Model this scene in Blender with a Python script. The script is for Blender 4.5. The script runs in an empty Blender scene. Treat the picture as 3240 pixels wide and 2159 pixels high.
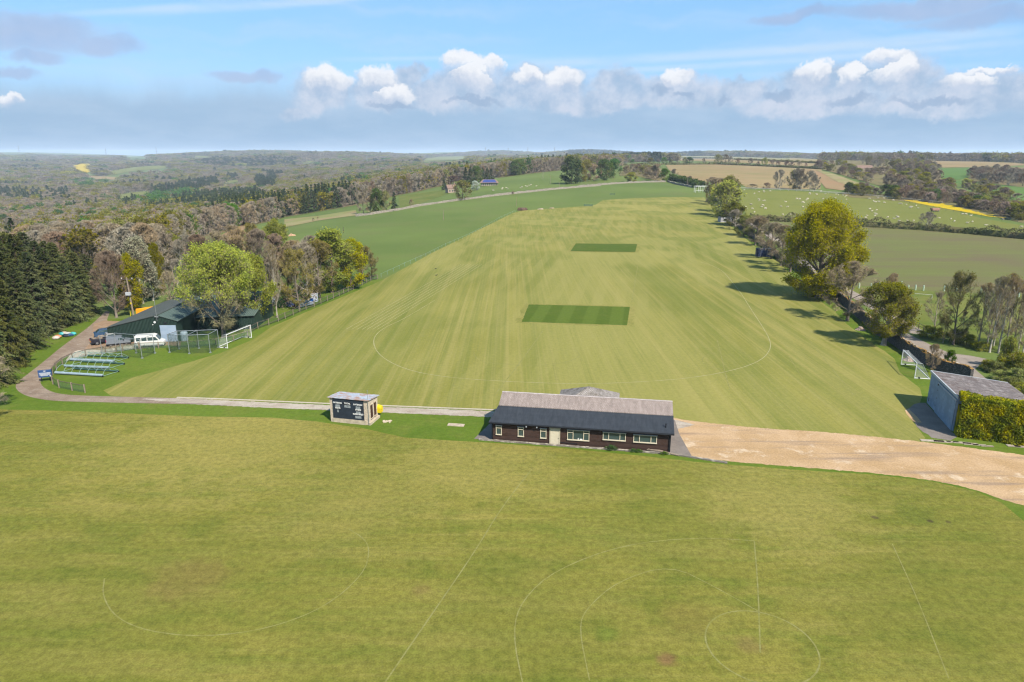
import bpy, bmesh, math, random
import numpy as np
from mathutils import Vector, Matrix
random.seed(7)
R = math.radians
SC = bpy.context.scene
COL = SC.collection
# ------------------------------------------------------------------ camera
CAM_H = 33.0; PITCH = 15.3; FPX = 2160.0; CX, CY = 1620.0, 1079.5
cd = bpy.data.cameras.new('camera'); cam = bpy.data.objects.new('camera', cd); COL.objects.link(cam)
cam.location = (0, 0, CAM_H); cam.rotation_euler = (R(90 - PITCH), 0, 0)
cd.sensor_width = 36; cd.lens = 24; cd.clip_start = 0.5; cd.clip_end = 30000
SC.camera = cam
# ------------------------------------------------------------------ view, sun, world
SC.view_settings.view_transform = 'Standard'; SC.view_settings.look = 'None'
SC.view_settings.gamma = 1; SC.view_settings.exposure = 1.0; SC.view_settings.use_curve_mapping = False
SUN_EL, SUN_AZ = 47.0, 144.0      # azimuth clockwise from +Y
sd = bpy.data.lights.new('sun', 'SUN'); so = bpy.data.objects.new('sun', sd); COL.objects.link(so)
sd.energy = 5.0; sd.angle = R(0.55); sd.color = (1, .935, .83)
so.rotation_euler = (R(90 - SUN_EL), 0, R(180 - SUN_AZ)); so.location = (60, -80, 120)
SC.cycles.max_bounces = 6; SC.cycles.diffuse_bounces = 2; SC.cycles.glossy_bounces = 2
SC.cycles.transmission_bounces = 3; SC.cycles.volume_bounces = 0; SC.cycles.transparent_max_bounces = 8
SC.cycles.sample_clamp_indirect = 2; SC.cycles.sample_clamp_direct = 1.6; SC.cycles.use_denoising = True; SC.cycles.denoiser = 'OPENIMAGEDENOISE'; SC.cycles.denoising_input_passes = 'RGB_ALBEDO_NORMAL'; SC.cycles.denoising_prefilter = 'ACCURATE'; SC.cycles.pixel_filter_type = 'BLACKMAN_HARRIS'; SC.cycles.filter_width = 1.25

def ae(u, v):
    """pixel of the photograph -> azimuth, elevation of that direction"""
    x = (u - CX) / FPX; y = -(v - CY) / FPX; p = R(PITCH)
    f = math.cos(p) + y * math.sin(p); up = -math.sin(p) + y * math.cos(p)
    return math.atan2(x, f), math.atan2(up, math.hypot(x, f))

class NT:
    """small node-tree writer"""
    def __init__(s, tree): s.t = tree; s.n = tree.nodes; s.l = tree.links
    def new(s, typ, **kw):
        n = s.n.new(typ)
        for k, v in kw.items(): setattr(n, k, v)
        return n
    def put(s, sock, v):
        if isinstance(v, bpy.types.NodeSocket): s.l.new(v, sock)
        elif v is not None:
            if hasattr(sock.default_value, '__len__') and not hasattr(v, '__len__'): v = (v,) * len(sock.default_value)
            if hasattr(v, '__len__') and len(sock.default_value) == 4 and len(v) == 3: v = (*v, 1)
            sock.default_value = v
    def math(s, op, a, b=None, c=None, clamp=False):
        n = s.new('ShaderNodeMath', operation=op, use_clamp=clamp)
        for i, v in enumerate((a, b, c)):
            if v is not None: s.put(n.inputs[i], v)
        return n.outputs[0]
    def vmath(s, op, a, b=None):
        n = s.new('ShaderNodeVectorMath', operation=op); s.put(n.inputs[0], a)
        if b is not None: s.put(n.inputs[1], b)
        return n.outputs[0]
    def mix(s, f, a, b, blend='MIX'):
        n = s.new('ShaderNodeMix', data_type='RGBA', blend_type=blend)
        s.put(n.inputs[0], f); s.put(n.inputs[6], a); s.put(n.inputs[7], b)
        return n.outputs[2]
    def noise(s, vec, scale=1, detail=3, rough=.55, dist=0, col=False):
        n = s.new('ShaderNodeTexNoise')
        if vec is not None: s.l.new(vec, n.inputs['Vector'])
        n.inputs['Scale'].default_value = scale; n.inputs['Detail'].default_value = detail
        n.inputs['Roughness'].default_value = rough; n.inputs['Distortion'].default_value = dist
        return n.outputs[1] if col else n.outputs[0]
    def step(s, v, lo, hi, a=0., b=1.):
        n = s.new('ShaderNodeMapRange', interpolation_type='SMOOTHSTEP')
        s.put(n.inputs[0], v); n.inputs[1].default_value = lo; n.inputs[2].default_value = hi
        n.inputs[3].default_value = a; n.inputs[4].default_value = b
        return n.outputs[0]
    def mapping(s, vec, scale=(1, 1, 1), rot=(0, 0, 0), loc=(0, 0, 0)):
        n = s.new('ShaderNodeMapping'); s.l.new(vec, n.inputs[0])
        n.inputs[1].default_value = loc; n.inputs[2].default_value = rot; n.inputs[3].default_value = scale
        return n.outputs[0]

def srgb(r, g, b):
    f = lambda c: (c / 255 / 12.92) if c / 255 <= .04045 else ((c / 255 + .055) / 1.055) ** 2.4
    return (f(r), f(g), f(b))

w = bpy.data.worlds.new('World'); SC.world = w; w.use_nodes = True
t = NT(w.node_tree); t.n.clear()
sky = t.new('ShaderNodeTexSky', sky_type='NISHITA', sun_disc=False)
sky.sun_elevation = R(SUN_EL); sky.sun_rotation = R(SUN_AZ); sky.altitude = 100; sky.air_density = 1.0; sky.dust_density = .6; sky.ozone_density = 1.5
tc = t.new('ShaderNodeTexCoord'); sep = t.new('ShaderNodeSeparateXYZ'); t.l.new(tc.outputs['Generated'], sep.inputs[0])
az = t.math('ARCTAN2', sep.outputs[0], sep.outputs[1])
el = t.math('ARCSINE', sep.outputs[2])
cmb = t.new('ShaderNodeCombineXYZ'); t.l.new(az, cmb.inputs[0]); t.l.new(el, cmb.inputs[1]); P = cmb.outputs[0]
n1 = t.noise(P, 9, 5, .6, col=True); n2 = t.noise(P, 46, 7, .68, col=True)
Pd = t.vmath('ADD', P, t.vmath('MULTIPLY', t.vmath('SUBTRACT', n1, (.5, .5, .5)), (.068, .05, 0)))
Pd = t.vmath('ADD', Pd, t.vmath('MULTIPLY', t.vmath('SUBTRACT', n2, (.5, .5, .5)), (.034, .026, 0)))
Pw = t.vmath('ADD', P, t.vmath('MULTIPLY', t.vmath('SUBTRACT', n1, (.5, .5, .5)), (.12, .06, 0)))
def blobs(vec, lst):
    s2 = t.new('ShaderNodeSeparateXYZ'); t.l.new(vec, s2.inputs[0]); out = None
    for (u, v, ru, rv) in lst:
        a0, e0 = ae(u, v); a1, _ = ae(u + ru, v); _, e1 = ae(u, v - rv)
        dx = t.math('MULTIPLY', t.math('SUBTRACT', s2.outputs[0], a0), 1 / abs(a1 - a0))
        dy = t.math('MULTIPLY', t.math('SUBTRACT', s2.outputs[1], e0), 1 / abs(e1 - e0))
        f = t.math('SUBTRACT', 1., t.math('ADD', t.math('MULTIPLY', dx, dx), t.math('MULTIPLY', dy, dy)))
        out = f if out is None else t.math('MAXIMUM', out, f)
    return out
def blobs2(vec, lst):
    s2 = t.new('ShaderNodeSeparateXYZ'); t.l.new(vec, s2.inputs[0]); out = None; dyo = None
    for (u, v, ru, rv) in lst:
        a0, e0 = ae(u, v); a1, _ = ae(u + ru, v); _, e1 = ae(u, v - rv)
        dx = t.math('MULTIPLY', t.math('SUBTRACT', s2.outputs[0], a0), 1 / abs(a1 - a0))
        dy = t.math('MULTIPLY', t.math('SUBTRACT', s2.outputs[1], e0), 1 / abs(e1 - e0))
        f = t.math('SUBTRACT', 1., t.math('ADD', t.math('MULTIPLY', dx, dx), t.math('MULTIPLY', dy, dy)))
        if out is None: out, dyo = f, dy
        else:
            g = t.math('GREATER_THAN', f, out); n_ = t.new('ShaderNodeMix', data_type='FLOAT'); t.l.new(g, n_.inputs[0]); t.l.new(dyo, n_.inputs[2]); t.l.new(dy, n_.inputs[3]); dyo = n_.outputs[0]
            out = t.math('MAXIMUM', out, f)
    return out, dyo
# blue sky, a touch lighter and more cyan than the bare sky model in this exposure
skyc = t.mix(.6, sky.outputs[0], (2.3, 5.4, 9.6))
bg0 = t.new('ShaderNodeBackground'); t.put(bg0.inputs[0], skyc); bg0.inputs[1].default_value = .064
def bgc(colour, st=1.):
    b = t.new('ShaderNodeBackground'); t.put(b.inputs[0], colour); b.inputs[1].default_value = st; return b.outputs[0]
def over(base, top, fac):
    m = t.new('ShaderNodeMixShader'); t.put(m.inputs[0], fac); t.l.new(base, m.inputs[1]); t.l.new(top, m.inputs[2]); return m.outputs[0]
EXPO = 2 ** -1.0
def sc(r, g, b): return tuple(c * EXPO for c in srgb(r, g, b))
# thin high veils and contrails, nearly level streaks rising to the right
veil = t.noise(t.mapping(Pw, (3.0, 26, 1), (0, 0, R(-3))), 1.0, 5, .55)
cur = over(bg0.outputs[0], bgc(sc(196, 222, 246)), t.math('MULTIPLY', t.step(veil, .42, .78), t.step(el, .0, .10, .75, .62)))
for (u0, v0, u1, v1, wd, amt) in ((1000, 188, 1620, 180, 8, .35), (1500, 205, 3240, 92, 15, .42), (1620, 236, 3240, 130, 10, .42), (300, 42, 1150, -8, 12, .45), (0, 58, 700, 8, 9, .3), (2250, 240, 3240, 200, 8, .2)):
    a0, e0 = ae(u0, v0); a1, e1 = ae(u1, v1); sl = (e1 - e0) / (a1 - a0); wa = wd / 2300
    sp = t.new('ShaderNodeSeparateXYZ'); t.l.new(P, sp.inputs[0])
    d = t.math('ABSOLUTE', t.math('SUBTRACT', t.math('SUBTRACT', sp.outputs[1], e0), t.math('MULTIPLY', t.math('SUBTRACT', sp.outputs[0], a0), sl)))
    band = t.step(d, wa * 1.5, wa * .1)
    band = t.math('MULTIPLY', band, t.math('MULTIPLY', t.step(sp.outputs[0], a0 - .02, a0 + .12), t.step(sp.outputs[0], a1 + .05, a1 - .06)))
    band = t.math('MULTIPLY', band, t.step(t.noise(t.mapping(P, (12, 60, 1)), 1, 3), .3, .6, .5, 1.))
    cur = over(cur, bgc(sc(222, 236, 250)), t.math('MULTIPLY', band, amt))
# low grey-blue bank down to the horizon
edge = t.noise(t.mapping(P, (7, 3, 1)), 1.0, 6, .62)
_, eT = ae(1620, 285)
bank = t.step(t.math('SUBTRACT', el, t.math('MULTIPLY', t.math('SUBTRACT', edge, .5), .055)), eT + .014, eT - .030)
bcol = t.mix(t.step(el, 0., eT), sc(138, 173, 207), sc(166, 194, 222))
bcol = t.mix(t.step(t.noise(t.mapping(P, (9, 30, 1)), 1, 5, .6), .35, .75, 0, .5), bcol, sc(184, 205, 229))
bcol = t.mix(t.step(t.noise(t.mapping(P, (5, 22, 1), loc=(3, 2, 0)), 1, 5, .6), .5, .8, 0, .35), bcol, sc(150, 180, 213))
cur = over(cur, bgc(bcol), t.math('MULTIPLY', bank, .93))
# soft lavender clouds high up, left and right
hi = blobs(Pw, [(60, 95, 330, 80), (330, 140, 150, 40), (110, 175, 120, 32), (790, 232, 120, 20), (60, 228, 110, 24), (2950, 22, 480, 42), (3100, 60, 300, 40), (2500, 60, 200, 26)])
cur = over(cur, bgc(t.mix(t.step(n1, .35, .65), sc(158, 183, 222), sc(182, 196, 226))), t.step(hi, -.25, .9, 0, .72))
# cumulus: grey bodies, then white sunlit heads
body = blobs(Pd, [(u_, v_, a_ * 1.12, b_ * 1.12) for u_, v_, a_, b_ in [(1020, 290, 105, 60), (1210, 290, 120, 58), (1480, 290, 130, 64), (1700, 280, 190, 58), (2120, 285, 150, 52), (2300, 290, 190, 42), (2640, 275, 190, 62), (2860, 260, 120, 74), (3120, 285, 250, 55), (940, 345, 60, 24), (1900, 320, 260, 34), (2560, 330, 240, 34), (3000, 340, 300, 34), (1300, 250, 60, 40), (1380, 300, 90, 40), (1960, 270, 90, 45)]])
shade = t.mix(t.step(t.noise(P, 26, 6, .62), .32, .68), sc(165, 190, 218), sc(212, 219, 235))
cur = over(cur, bgc(shade), t.step(body, -.35, .7, 0, .9))
HS = 1.18
head, hdy = blobs2(Pd, [(u_, v_, a_ * HS, b_ * HS) for u_, v_, a_, b_ in [(1030, 255, 70, 42), (1190, 250, 62, 45), (1255, 296, 58, 34), (1452, 205, 62, 38), (1490, 245, 56, 54), (1545, 222, 42, 30), (1790, 260, 55, 36), (1680, 250, 44, 24), (2140, 245, 56, 30), (2580, 245, 50, 48), (2700, 250, 44, 38), (2790, 195, 62, 34), (2830, 240, 66, 54), (3150, 228, 80, 14), (3080, 262, 90, 30), (20, 318, 50, 22)]])
hn = t.noise(Pd, 30, 7, .66)
hcol = t.mix(t.step(t.math('ADD', t.math('MULTIPLY', hdy, .5), t.math('MULTIPLY', hn, 1.6)), .35, 1.1), sc(196, 207, 228), sc(249, 250, 253))
cur = over(cur, bgc(hcol), t.math('MULTIPLY', t.step(head, -.15, .45, 0, .93), t.step(t.math('ADD', hdy, t.math('MULTIPLY', hn, 1.1)), -.55, .75)))
dark = blobs(Pd, [(2085, 282, 34, 20), (2150, 300, 46, 12), (2690, 318, 90, 16), (2470, 308, 60, 16), (2280, 305, 26, 16), (2950, 330, 160, 16), (1500, 318, 80, 12), (1240, 330, 80, 12)])
cur = over(cur, bgc(sc(152, 178, 209)), t.step(dark, -.3, .8, 0, .75))
wo = t.new('ShaderNodeOutputWorld'); t.l.new(cur, wo.inputs[0])

# ------------------------------------------------------------------ terrain
YS = np.array([100, 150, 200, 300, 420, 600, 900, 1300, 1800, 2500, 3500, 5000, 8000, 13000.])
SS = np.array([-1.2, -.74, -.5, -.35, -.2, -.08, .1, .3, .5, .74, 1.2])
TAB = np.array([
    [0, 0, -4, -14, -26, -40, -52, -58, -58, -48, -14, 14, 20, 20],
    [0, 0, -3, -12, -24, -36, -48, -54, -54, -42, -6, 22, 22, 20],
    [0, 0, -2, -8, -17, -29, -42, -49, -50, -44, -12, 24, 26, 20],
    [0, 0, 0, -2, -7, -18, -31, -40, -42, -36, -12, 14, 20, 20],
    [0, 0, 0, 0, 0, -5, -13, -22, -27, -26, -12, 4, 18, 18],
    [0, 0, 0, 1.5, 7, 10, 6, 0, -6, -8, -4, 8, 18, 18],
    [0, 0, 0, 1, 7, 13, 18, 18, 12, 8, 8, 12, 16, 16],
    [0, 0, 0, 1, 6.5, 12.5, 17.5, 22, 21, 18, 16, 14, 14, 14],
    [0, 0, 0, .5, 5, 10, 16.5, 21, 19, 16, 14, 14, 14, 14],
    [0, 0, 0, 0, 3, 6, 12, 18, 17, 15, 14, 14, 14, 14],
    [0, 0, 0, 0, 2, 5, 10, 18, 25, 28, 30, 32, 32, 30.]])
_sf = np.linspace(-1.2, 1.2, 241); _lf = np.linspace(math.log(100), math.log(13000), 300)
_t1 = np.array([np.interp(_lf, np.log(YS), r) for r in TAB])
_t2 = np.array([np.interp(_sf, SS, _t1[:, j]) for j in range(300)]).T
def _blur(a, sig, ax):
    k = np.exp(-.5 * (np.arange(-3 * sig, 3 * sig + 1) / sig) ** 2); k /= k.sum(); n = len(k) // 2
    pad = [(0, 0), (0, 0)]; pad[ax] = (n, n); b = np.pad(a, pad, mode='edge')
    return np.apply_along_axis(lambda m: np.convolve(m, k, mode='valid'), ax, b)
TF = _blur(_blur(_t2, 9, 0), 8, 1)
def HN(x, y):
    x = np.asarray(x, float); y = np.asarray(y, float); ys = np.maximum(y, 100.)
    s = np.clip((x / ys + 1.2) / 2.4 * 240, 0, 239.999); l = np.clip((np.log(ys) - _lf[0]) / (_lf[-1] - _lf[0]) * 299, 0, 298.999)
    i = s.astype(int); j = l.astype(int); a = s - i; b = l - j
    h = TF[i, j] * (1 - a) * (1 - b) + TF[i + 1, j] * a * (1 - b) + TF[i, j + 1] * (1 - a) * b + TF[i + 1, j + 1] * a * b
    # gentle rolls in the far hills
    far = np.clip((ys - 1500) / 2000, 0, 1)
    fr2 = far * (1 + 1.1 * np.clip((ys - 3000) / 1500, 0, 1)) * np.clip(1.25 - x / np.maximum(ys, 1.) * 1.2, .35, 1)
    h = h + fr2 * (8 * np.sin(x / 420. + y / 900.) + 5 * np.sin(x / 190. - y / 610. + 1.3) + 6 * np.sin(x / 1100. + 2.))
    m = np.clip((y - 150) / 60, 0, 1); m = m * m * (3 - 2 * m)
    return h * m
def H(x, y): return float(HN(x, y))
_Ym = np.exp(np.linspace(math.log(25), math.log(12000), 2600))
def ray(u, v):
    p = R(PITCH); y = -(v - CY) / FPX; f = math.cos(p) + y * math.sin(p)
    return (u - CX) / FPX / f, (-math.sin(p) + y * math.cos(p)) / f      # x/Y, z/Y
def G(u, v):
    """where the line of sight through a pixel meets the ground: the surveyed position of what stands there"""
    s, k = ray(u, v); zr = CAM_H + k * _Ym; hh = HN(s * _Ym, _Ym); idx = np.nonzero(zr <= hh)[0]
    if len(idx) == 0: Y = 9000.
    elif idx[0] == 0: Y = CAM_H / -k
    else:
        i = idx[0]; d0 = zr[i - 1] - hh[i - 1]; d1 = zr[i] - hh[i]; Y = _Ym[i - 1] + (_Ym[i] - _Ym[i - 1]) * d0 / (d0 - d1)
    return Vector((s * Y, Y, H(s * Y, Y)))
def topz(v, Y, u=1620):
    return CAM_H + ray(u, v)[1] * Y
def proj(x, y, z):
    p = R(PITCH); dz = z - CAM_H
    f = y * np.cos(p) - dz * np.sin(p); up = y * np.sin(p) + dz * np.cos(p)
    return CX + FPX * x / f, CY - FPX * up / f
# enlarged survey crops of the photograph: origin and scale
def crop(ox, oy, s): return lambda a, b: (ox + a * s, oy + b * s)
zA = crop(0, 440, .425); zB = crop(900, 440, .425); zC = crop(1800, 440, .34); zD = crop(2500, 440, .3145)
zE = crop(0, 720, .3827); zF = crop(560, 720, .2934); zG = crop(2200, 600, .442); zH = crop(2500, 1000, .3188)
zI = crop(280, 940, .2465); zK = crop(1500, 1200, .289); zL = crop(0, 1100, .187)
zM = crop(2800, 1080, .2297); zO = crop(2700, 840, .2551); zN = crop(1100, 500, .51); zP = crop(1100, 1000, .3825); zQ = crop(1900, 760, .34); zZ = crop(0, 0, 1.377)
def ZL(z, pts): return [z(a, b) for a, b in pts]
def GL(pix): return [G(u, v) for u, v in pix]
# ------------------------------------------------------------------ materials
MATS = {}
K_T, K_S, K_F = .565, .61, .84
M_WARM = (1.005, .975, .86)
def newmat(name):
    m = bpy.data.materials.new(name); m.use_nodes = True; t = NT(m.node_tree); t.n.clear()
    o = t.new('ShaderNodeOutputMaterial'); b = t.new('ShaderNodeBsdfPrincipled'); t.l.new(b.outputs[0], o.inputs[0])
    b.inputs['Specular IOR Level'].default_value = .2; b.inputs['Roughness'].default_value = .85
    MATS[name] = m; return m, t, b, o
def pos(t): return t.new('ShaderNodeNewGeometry').outputs['Position']
def obj_co(t): return t.new('ShaderNodeTexCoord').outputs['Object']
def turf(name, c1, c2, c3=None, big=.02, mid=.12, streak=None, fine=.14, stripes=None, patch=None, rough=.95):
    m, t, b, o = newmat(name); p = pos(t)
    c = t.mix(t.step(t.noise(p, big, 4, .6), .35, .65), c1, c2)
    if c3: c = t.mix(t.step(t.noise(t.vmath('ADD', p, (31, 7, 0)), mid, 5, .65), .45, .72, 0, .8), c, c3)
    if streak:
        for (ang, ax, ay, lo, hi, amt, colr) in streak:
            pd = t.vmath('ADD', p, t.vmath('MULTIPLY', t.vmath('SUBTRACT', t.noise(p, .012, 2, .5, col=True), (.5, .5, .5)), (.5, .5, 0)))
            q = t.mapping(pd, (ax, ay, 1), (0, 0, R(ang)))
            c = t.mix(t.step(t.noise(q, 1, 3, .6), lo, hi, 0, amt), c, colr)
    if stripes:
        ang, wid, colr, amt = stripes
        q = t.mapping(p, (1, 1, 1), (0, 0, R(ang))); s = t.new('ShaderNodeSeparateXYZ'); t.l.new(q, s.inputs[0])
        sf_ = t.step(t.math('SINE', t.math('MULTIPLY', s.outputs[0], math.pi / wid)), -.3, .3, 0, amt)
        if amt < .5: sf_ = t.math('MULTIPLY', sf_, t.step(t.noise(p, .018, 3, .6), .38, .62))
        c = t.mix(sf_, c, colr)
    if patch:
        for (x, y, r, colr, amt) in patch:
            d = t.vmath('SUBTRACT', t.vmath('ADD', p, t.vmath('MULTIPLY', t.vmath('SUBTRACT', t.noise(p, .5, 4, .6, col=True), (.5, .5, .5)), (r * 1.4, r * 1.4, 0))), (x, y, 0))
            ln = t.new('ShaderNodeVectorMath', operation='LENGTH'); t.l.new(d, ln.inputs[0])
            c = t.mix(t.step(ln.outputs[1], r, r * .3, 0, amt), c, colr)
    g = t.math('ADD', t.noise(p, 1.7, 3, .7), t.math('MULTIPLY', t.noise(p, 7, 2, .7), .8))
    c = t.mix(1., c, t.step(g, .5, 1.3, 1 - fine, 1 + fine), 'MULTIPLY')
    t.put(b.inputs[0], t.mix(1., c, tuple(k * K_T for k in M_WARM), 'MULTIPLY')); b.inputs['Roughness'].default_value = rough; b.inputs['Specular IOR Level'].default_value = .05
    bp = t.new('ShaderNodeBump'); bp.inputs['Strength'].default_value = .35; bp.inputs['Distance'].default_value = .08
    t.l.new(t.noise(p, 3.5, 3, .7), bp.inputs['Height']); t.l.new(bp.outputs[0], b.inputs['Normal'])
    return m
def dirt(name, c1, c2, c3=None, sc_=.25, fine=.15, rut=None):
    m, t, b, o = newmat(name); p = pos(t)
    c = t.mix(t.step(t.noise(p, sc_, 6, .65, .3), .36, .64), c1, c2)
    if c3: c = t.mix(t.step(t.noise(t.vmath('ADD', p, (9, 77, 0)), sc_ * 2.2, 6, .7), .54, .70, 0, .9), c, c3)
    if rut:
        ang, ax, ay, colr, amt = rut
        c = t.mix(t.step(t.noise(t.mapping(p, (ax, ay, 1), (0, 0, R(ang))), 1, 5, .65), .5, .68, 0, amt), c, colr)
    g = t.noise(p, 5, 4, .75)
    c = t.mix(1., c, t.step(g, .3, .7, 1 - fine, 1 + fine), 'MULTIPLY')
    t.put(b.inputs[0], t.mix(1., c, (K_S * 1.03, K_S, K_S * .93), 'MULTIPLY')); b.inputs['Roughness'].default_value = .95
    bp = t.new('ShaderNodeBump'); bp.inputs['Strength'].default_value = .5; bp.inputs['Distance'].default_value = .05
    t.l.new(g, bp.inputs['Height']); t.l.new(bp.outputs[0], b.inputs['Normal'])
    return m
def solid(name, col, rough=.6, var=.1, scale=3., metal=0., spec=.3, col2=None, lo=.45, hi=.65, coat=0):
    m, t, b, o = newmat(name); p = obj_co(t); n = t.noise(p, scale, 5, .65)
    c = t.mix(1., col, t.step(n, .3, .7, 1 - var, 1 + var), 'MULTIPLY')
    if col2: c = t.mix(t.step(t.noise(t.vmath('ADD', p, (5, 3, 2)), scale * .6, 5, .7), lo, hi), c, col2)
    t.put(b.inputs[0], t.mix(1., c, (K_S,) * 3, 'MULTIPLY')); b.inputs['Roughness'].default_value = rough; b.inputs['Metallic'].default_value = metal
    b.inputs['Specular IOR Level'].default_value = spec; b.inputs['Coat Weight'].default_value = coat
    return m
def foliage(name, c1, c2, trans=.3, scale=.5, hv=.25):
    m, t, b, o = newmat(name); t.n.remove(b); p = pos(t)
    c = t.mix(t.step(t.noise(p, scale, 3, .6), .36, .64), c1, c2)
    oi = t.new('ShaderNodeObjectInfo'); c = t.mix(1., c, (K_F,) * 3, 'MULTIPLY')
    c = t.mix(1., c, t.step(oi.outputs['Random'], 0, 1, 1 - hv, 1 + hv), 'MULTIPLY')
    hs = t.new('ShaderNodeHueSaturation'); t.l.new(c, hs.inputs['Color'])
    r2 = t.math('FRACT', t.math('MULTIPLY', oi.outputs['Random'], 7.3))
    t.l.new(t.step(r2, 0, 1, .5 - hv * .05, .5 + hv * .06), hs.inputs['Hue']); t.l.new(t.step(r2, 0, 1, 1.1, .85), hs.inputs['Saturation'])
    d = t.new('ShaderNodeBsdfDiffuse'); tr = t.new('ShaderNodeBsdfTranslucent'); mx = t.new('ShaderNodeMixShader')
    t.l.new(hs.outputs[0], d.inputs[0]); t.l.new(hs.outputs[0], tr.inputs[0]); mx.inputs[0].default_value = trans
    t.l.new(d.outputs[0], mx.inputs[1]); t.l.new(tr.outputs[0], mx.inputs[2]); t.l.new(mx.outputs[0], o.inputs[0])
    return m
AN = 10.6     # the ground's own grid is turned this far clockwise from north
# turf and soil
M_ground = turf('pasture', (.125, .180, .048), (.165, .222, .062), (.16, .19, .065), big=.009, mid=.04, fine=.10)
M_verge = turf('verge_grass', (.10, .165, .018), (.135, .20, .028), (.17, .20, .040), big=.03, mid=.2, fine=.2)
M_mown = turf('mown_grass', (.225, .225, .052), (.31, .292, .085), (.185, .205, .045), big=.012, mid=.02, fine=.14,
    streak=[(AN, .8, .005, .46, .60, .40, (.36, .32, .12)), (AN, .30, .003, .48, .58, .34, (.145, .185, .040)), (AN - 90, .035, .0015, .46, .56, .42, (.15, .19, .038)), (AN - 90, .025, .0012, .52, .60, .42, (.38, .345, .12)), (AN, 2.2, .02, .46, .72, .26, (.40, .35, .14)), (AN, 2.6, .03, .5, .75, .3, (.14, .165, .04))], stripes=(AN, 2.6, (.36, .33, .12), .30))
M_fore = turf('foreground_grass', (.190, .190, .038), (.245, .226, .050), (.135, .160, .027), big=.03, mid=.22, fine=.34,
    streak=[(5, .07, .30, .42, .72, .42, (.325, .275, .085)), (-8, .10, .5, .46, .70, .35, (.125, .165, .026)), (38, .12, 2.2, .5, .75, .35, (.32, .28, .085)), (62, .06, .7, .5, .66, .35, (.14, .18, .03))],
    patch=[(10.4, 38.9, 1.0, (.22, .125, .065), .8), (-26, 48, 4.5, (.23, .165, .06), .55), (-7.2, 46.6, 1.0, (.22, .16, .06), .5), (6.8, 41.5, 1.2, (.13, .19, .03), .6), (16.6, 40.1, 1.3, (.20, .14, .06), .5), (38.3, 58.3, 2.6, (.105, .145, .025), .5), (34.2, 57.6, .5, (.08, .06, .035), .8), (39, 57, .45, (.08, .06, .035), .8), (40.6, 56.8, .35, (.08, .06, .035), .7), (13, 43, 3.2, (.20, .16, .045), .4), (-34, 76, 20, (.33, .285, .09), .55), (-4, 70, 13, (.33, .285, .09), .5), (26, 61, 12, (.32, .28, .09), .5), (-16, 60, 10, (.30, .26, .08), .35), (2, 44, 12, (.15, .165, .03), .35), (-30, 42, 12, (.15, .17, .03), .3), (30, 45, 10, (.15, .165, .03), .35), (14, 54, 8, (.16, .18, .035), .35)])
M_square = turf('cricket_square_grass', (.082, .132, .016), (.09, .138, .018), (.115, .15, .025), mid=.4, fine=.14, stripes=(AN, 2.7, (.125, .178, .030), .65))
M_square2 = turf('far_square_grass', (.082, .130, .018), (.09, .136, .020), (.115, .148, .025), mid=.3, fine=.12)
M_worn = turf('worn_mown_grass', (.235, .232, .064), (.31, .285, .095), (.20, .205, .05), big=.1, mid=.5, fine=.16)
M_sheepf = turf('grazed_grass', (.19, .205, .052), (.21, .225, .06), (.17, .195, .045), big=.01, mid=.06, fine=.12)
M_paddock = turf('paddock_grass', (.15, .18, .040), (.19, .205, .055), (.09, .15, .025), big=.03, mid=.15, fine=.2)
M_arable = turf('thin_crop', (.175, .170, .075), (.165, .185, .065), (.175, .140, .090), big=.012, mid=.03, fine=.12, streak=[(80, .02, .25, .48, .68, .5, (.185, .215, .07)), (78, .012, .12, .5, .66, .55, (.175, .135, .095))])
M_tan = turf('dry_stubble', (.33, .235, .125), (.36, .275, .15), (.25, .23, .10), big=.006, mid=.02, fine=.08, streak=[(70, .02, .1, .5, .7, .5, (.28, .19, .10))])
M_brown = turf('bare_soil', (.33, .20, .115), (.36, .24, .14), (.28, .22, .12), big=.006, mid=.02, fine=.06, streak=[(20, .02, .2, .5, .7, .4, (.38, .27, .17))])
M_pale = turf('pale_rough_grass', (.36, .31, .17), (.25, .27, .10), (.30, .20, .12), big=.03, mid=.08, fine=.15)
M_lush = turf('lush_pasture', (.10, .185, .045), (.12, .21, .05), None, big=.01, fine=.08)
M_rape = turf('rape_blossom', (.66, .47, .012), (.58, .42, .012), (.28, .30, .02), big=.06, mid=.25, fine=.2)
M_floor = turf('woodland_floor', (.24, .18, .10), (.19, .17, .08), (.17, .19, .06), big=.03, mid=.2, fine=.3)
M_gravel = dirt('sandy_gravel', (.43, .285, .150), (.52, .36, .215), (.62, .49, .36), .16, .18, rut=(80, .05, .6, (.30, .215, .155), .85))
M_track = dirt('worn_track', (.225, .165, .125), (.30, .235, .185), (.36, .31, .27), .35, .2, rut=(90, .25, 1.2, (.15, .115, .09), .5))
M_trackp = dirt('pale_track', (.38, .32, .265), (.46, .41, .355), (.26, .195, .15), .4, .16, rut=(82, .08, 1.4, (.22, .17, .14), .9))
M_conc = dirt('pale_concrete', (.50, .44, .37), (.55, .50, .43), (.42, .36, .30), .3, .1)
M_yard = dirt('yard_soil', (.26, .17, .11), (.33, .23, .155), (.38, .30, .23), .4, .15)
M_lane = dirt('lane_tarmac', (.27, .23, .20), (.33, .28, .245), (.22, .18, .16), .35, .12)
M_apron = dirt('apron_tarmac', (.19, .165, .155), (.235, .205, .19), None, .5, .12)
M_line = solid('line_paint', (.62, .66, .50), .9, .15, .8)
M_linef = turf('faded_line', (.295, .29, .125), (.25, .245, .08), (.225, .22, .052), big=.8, mid=1.6, fine=.2)
M_line2 = turf('pale_line', (.42, .41, .25), (.36, .35, .17), (.29, .28, .11), big=.5, mid=.9, fine=.2)
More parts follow.
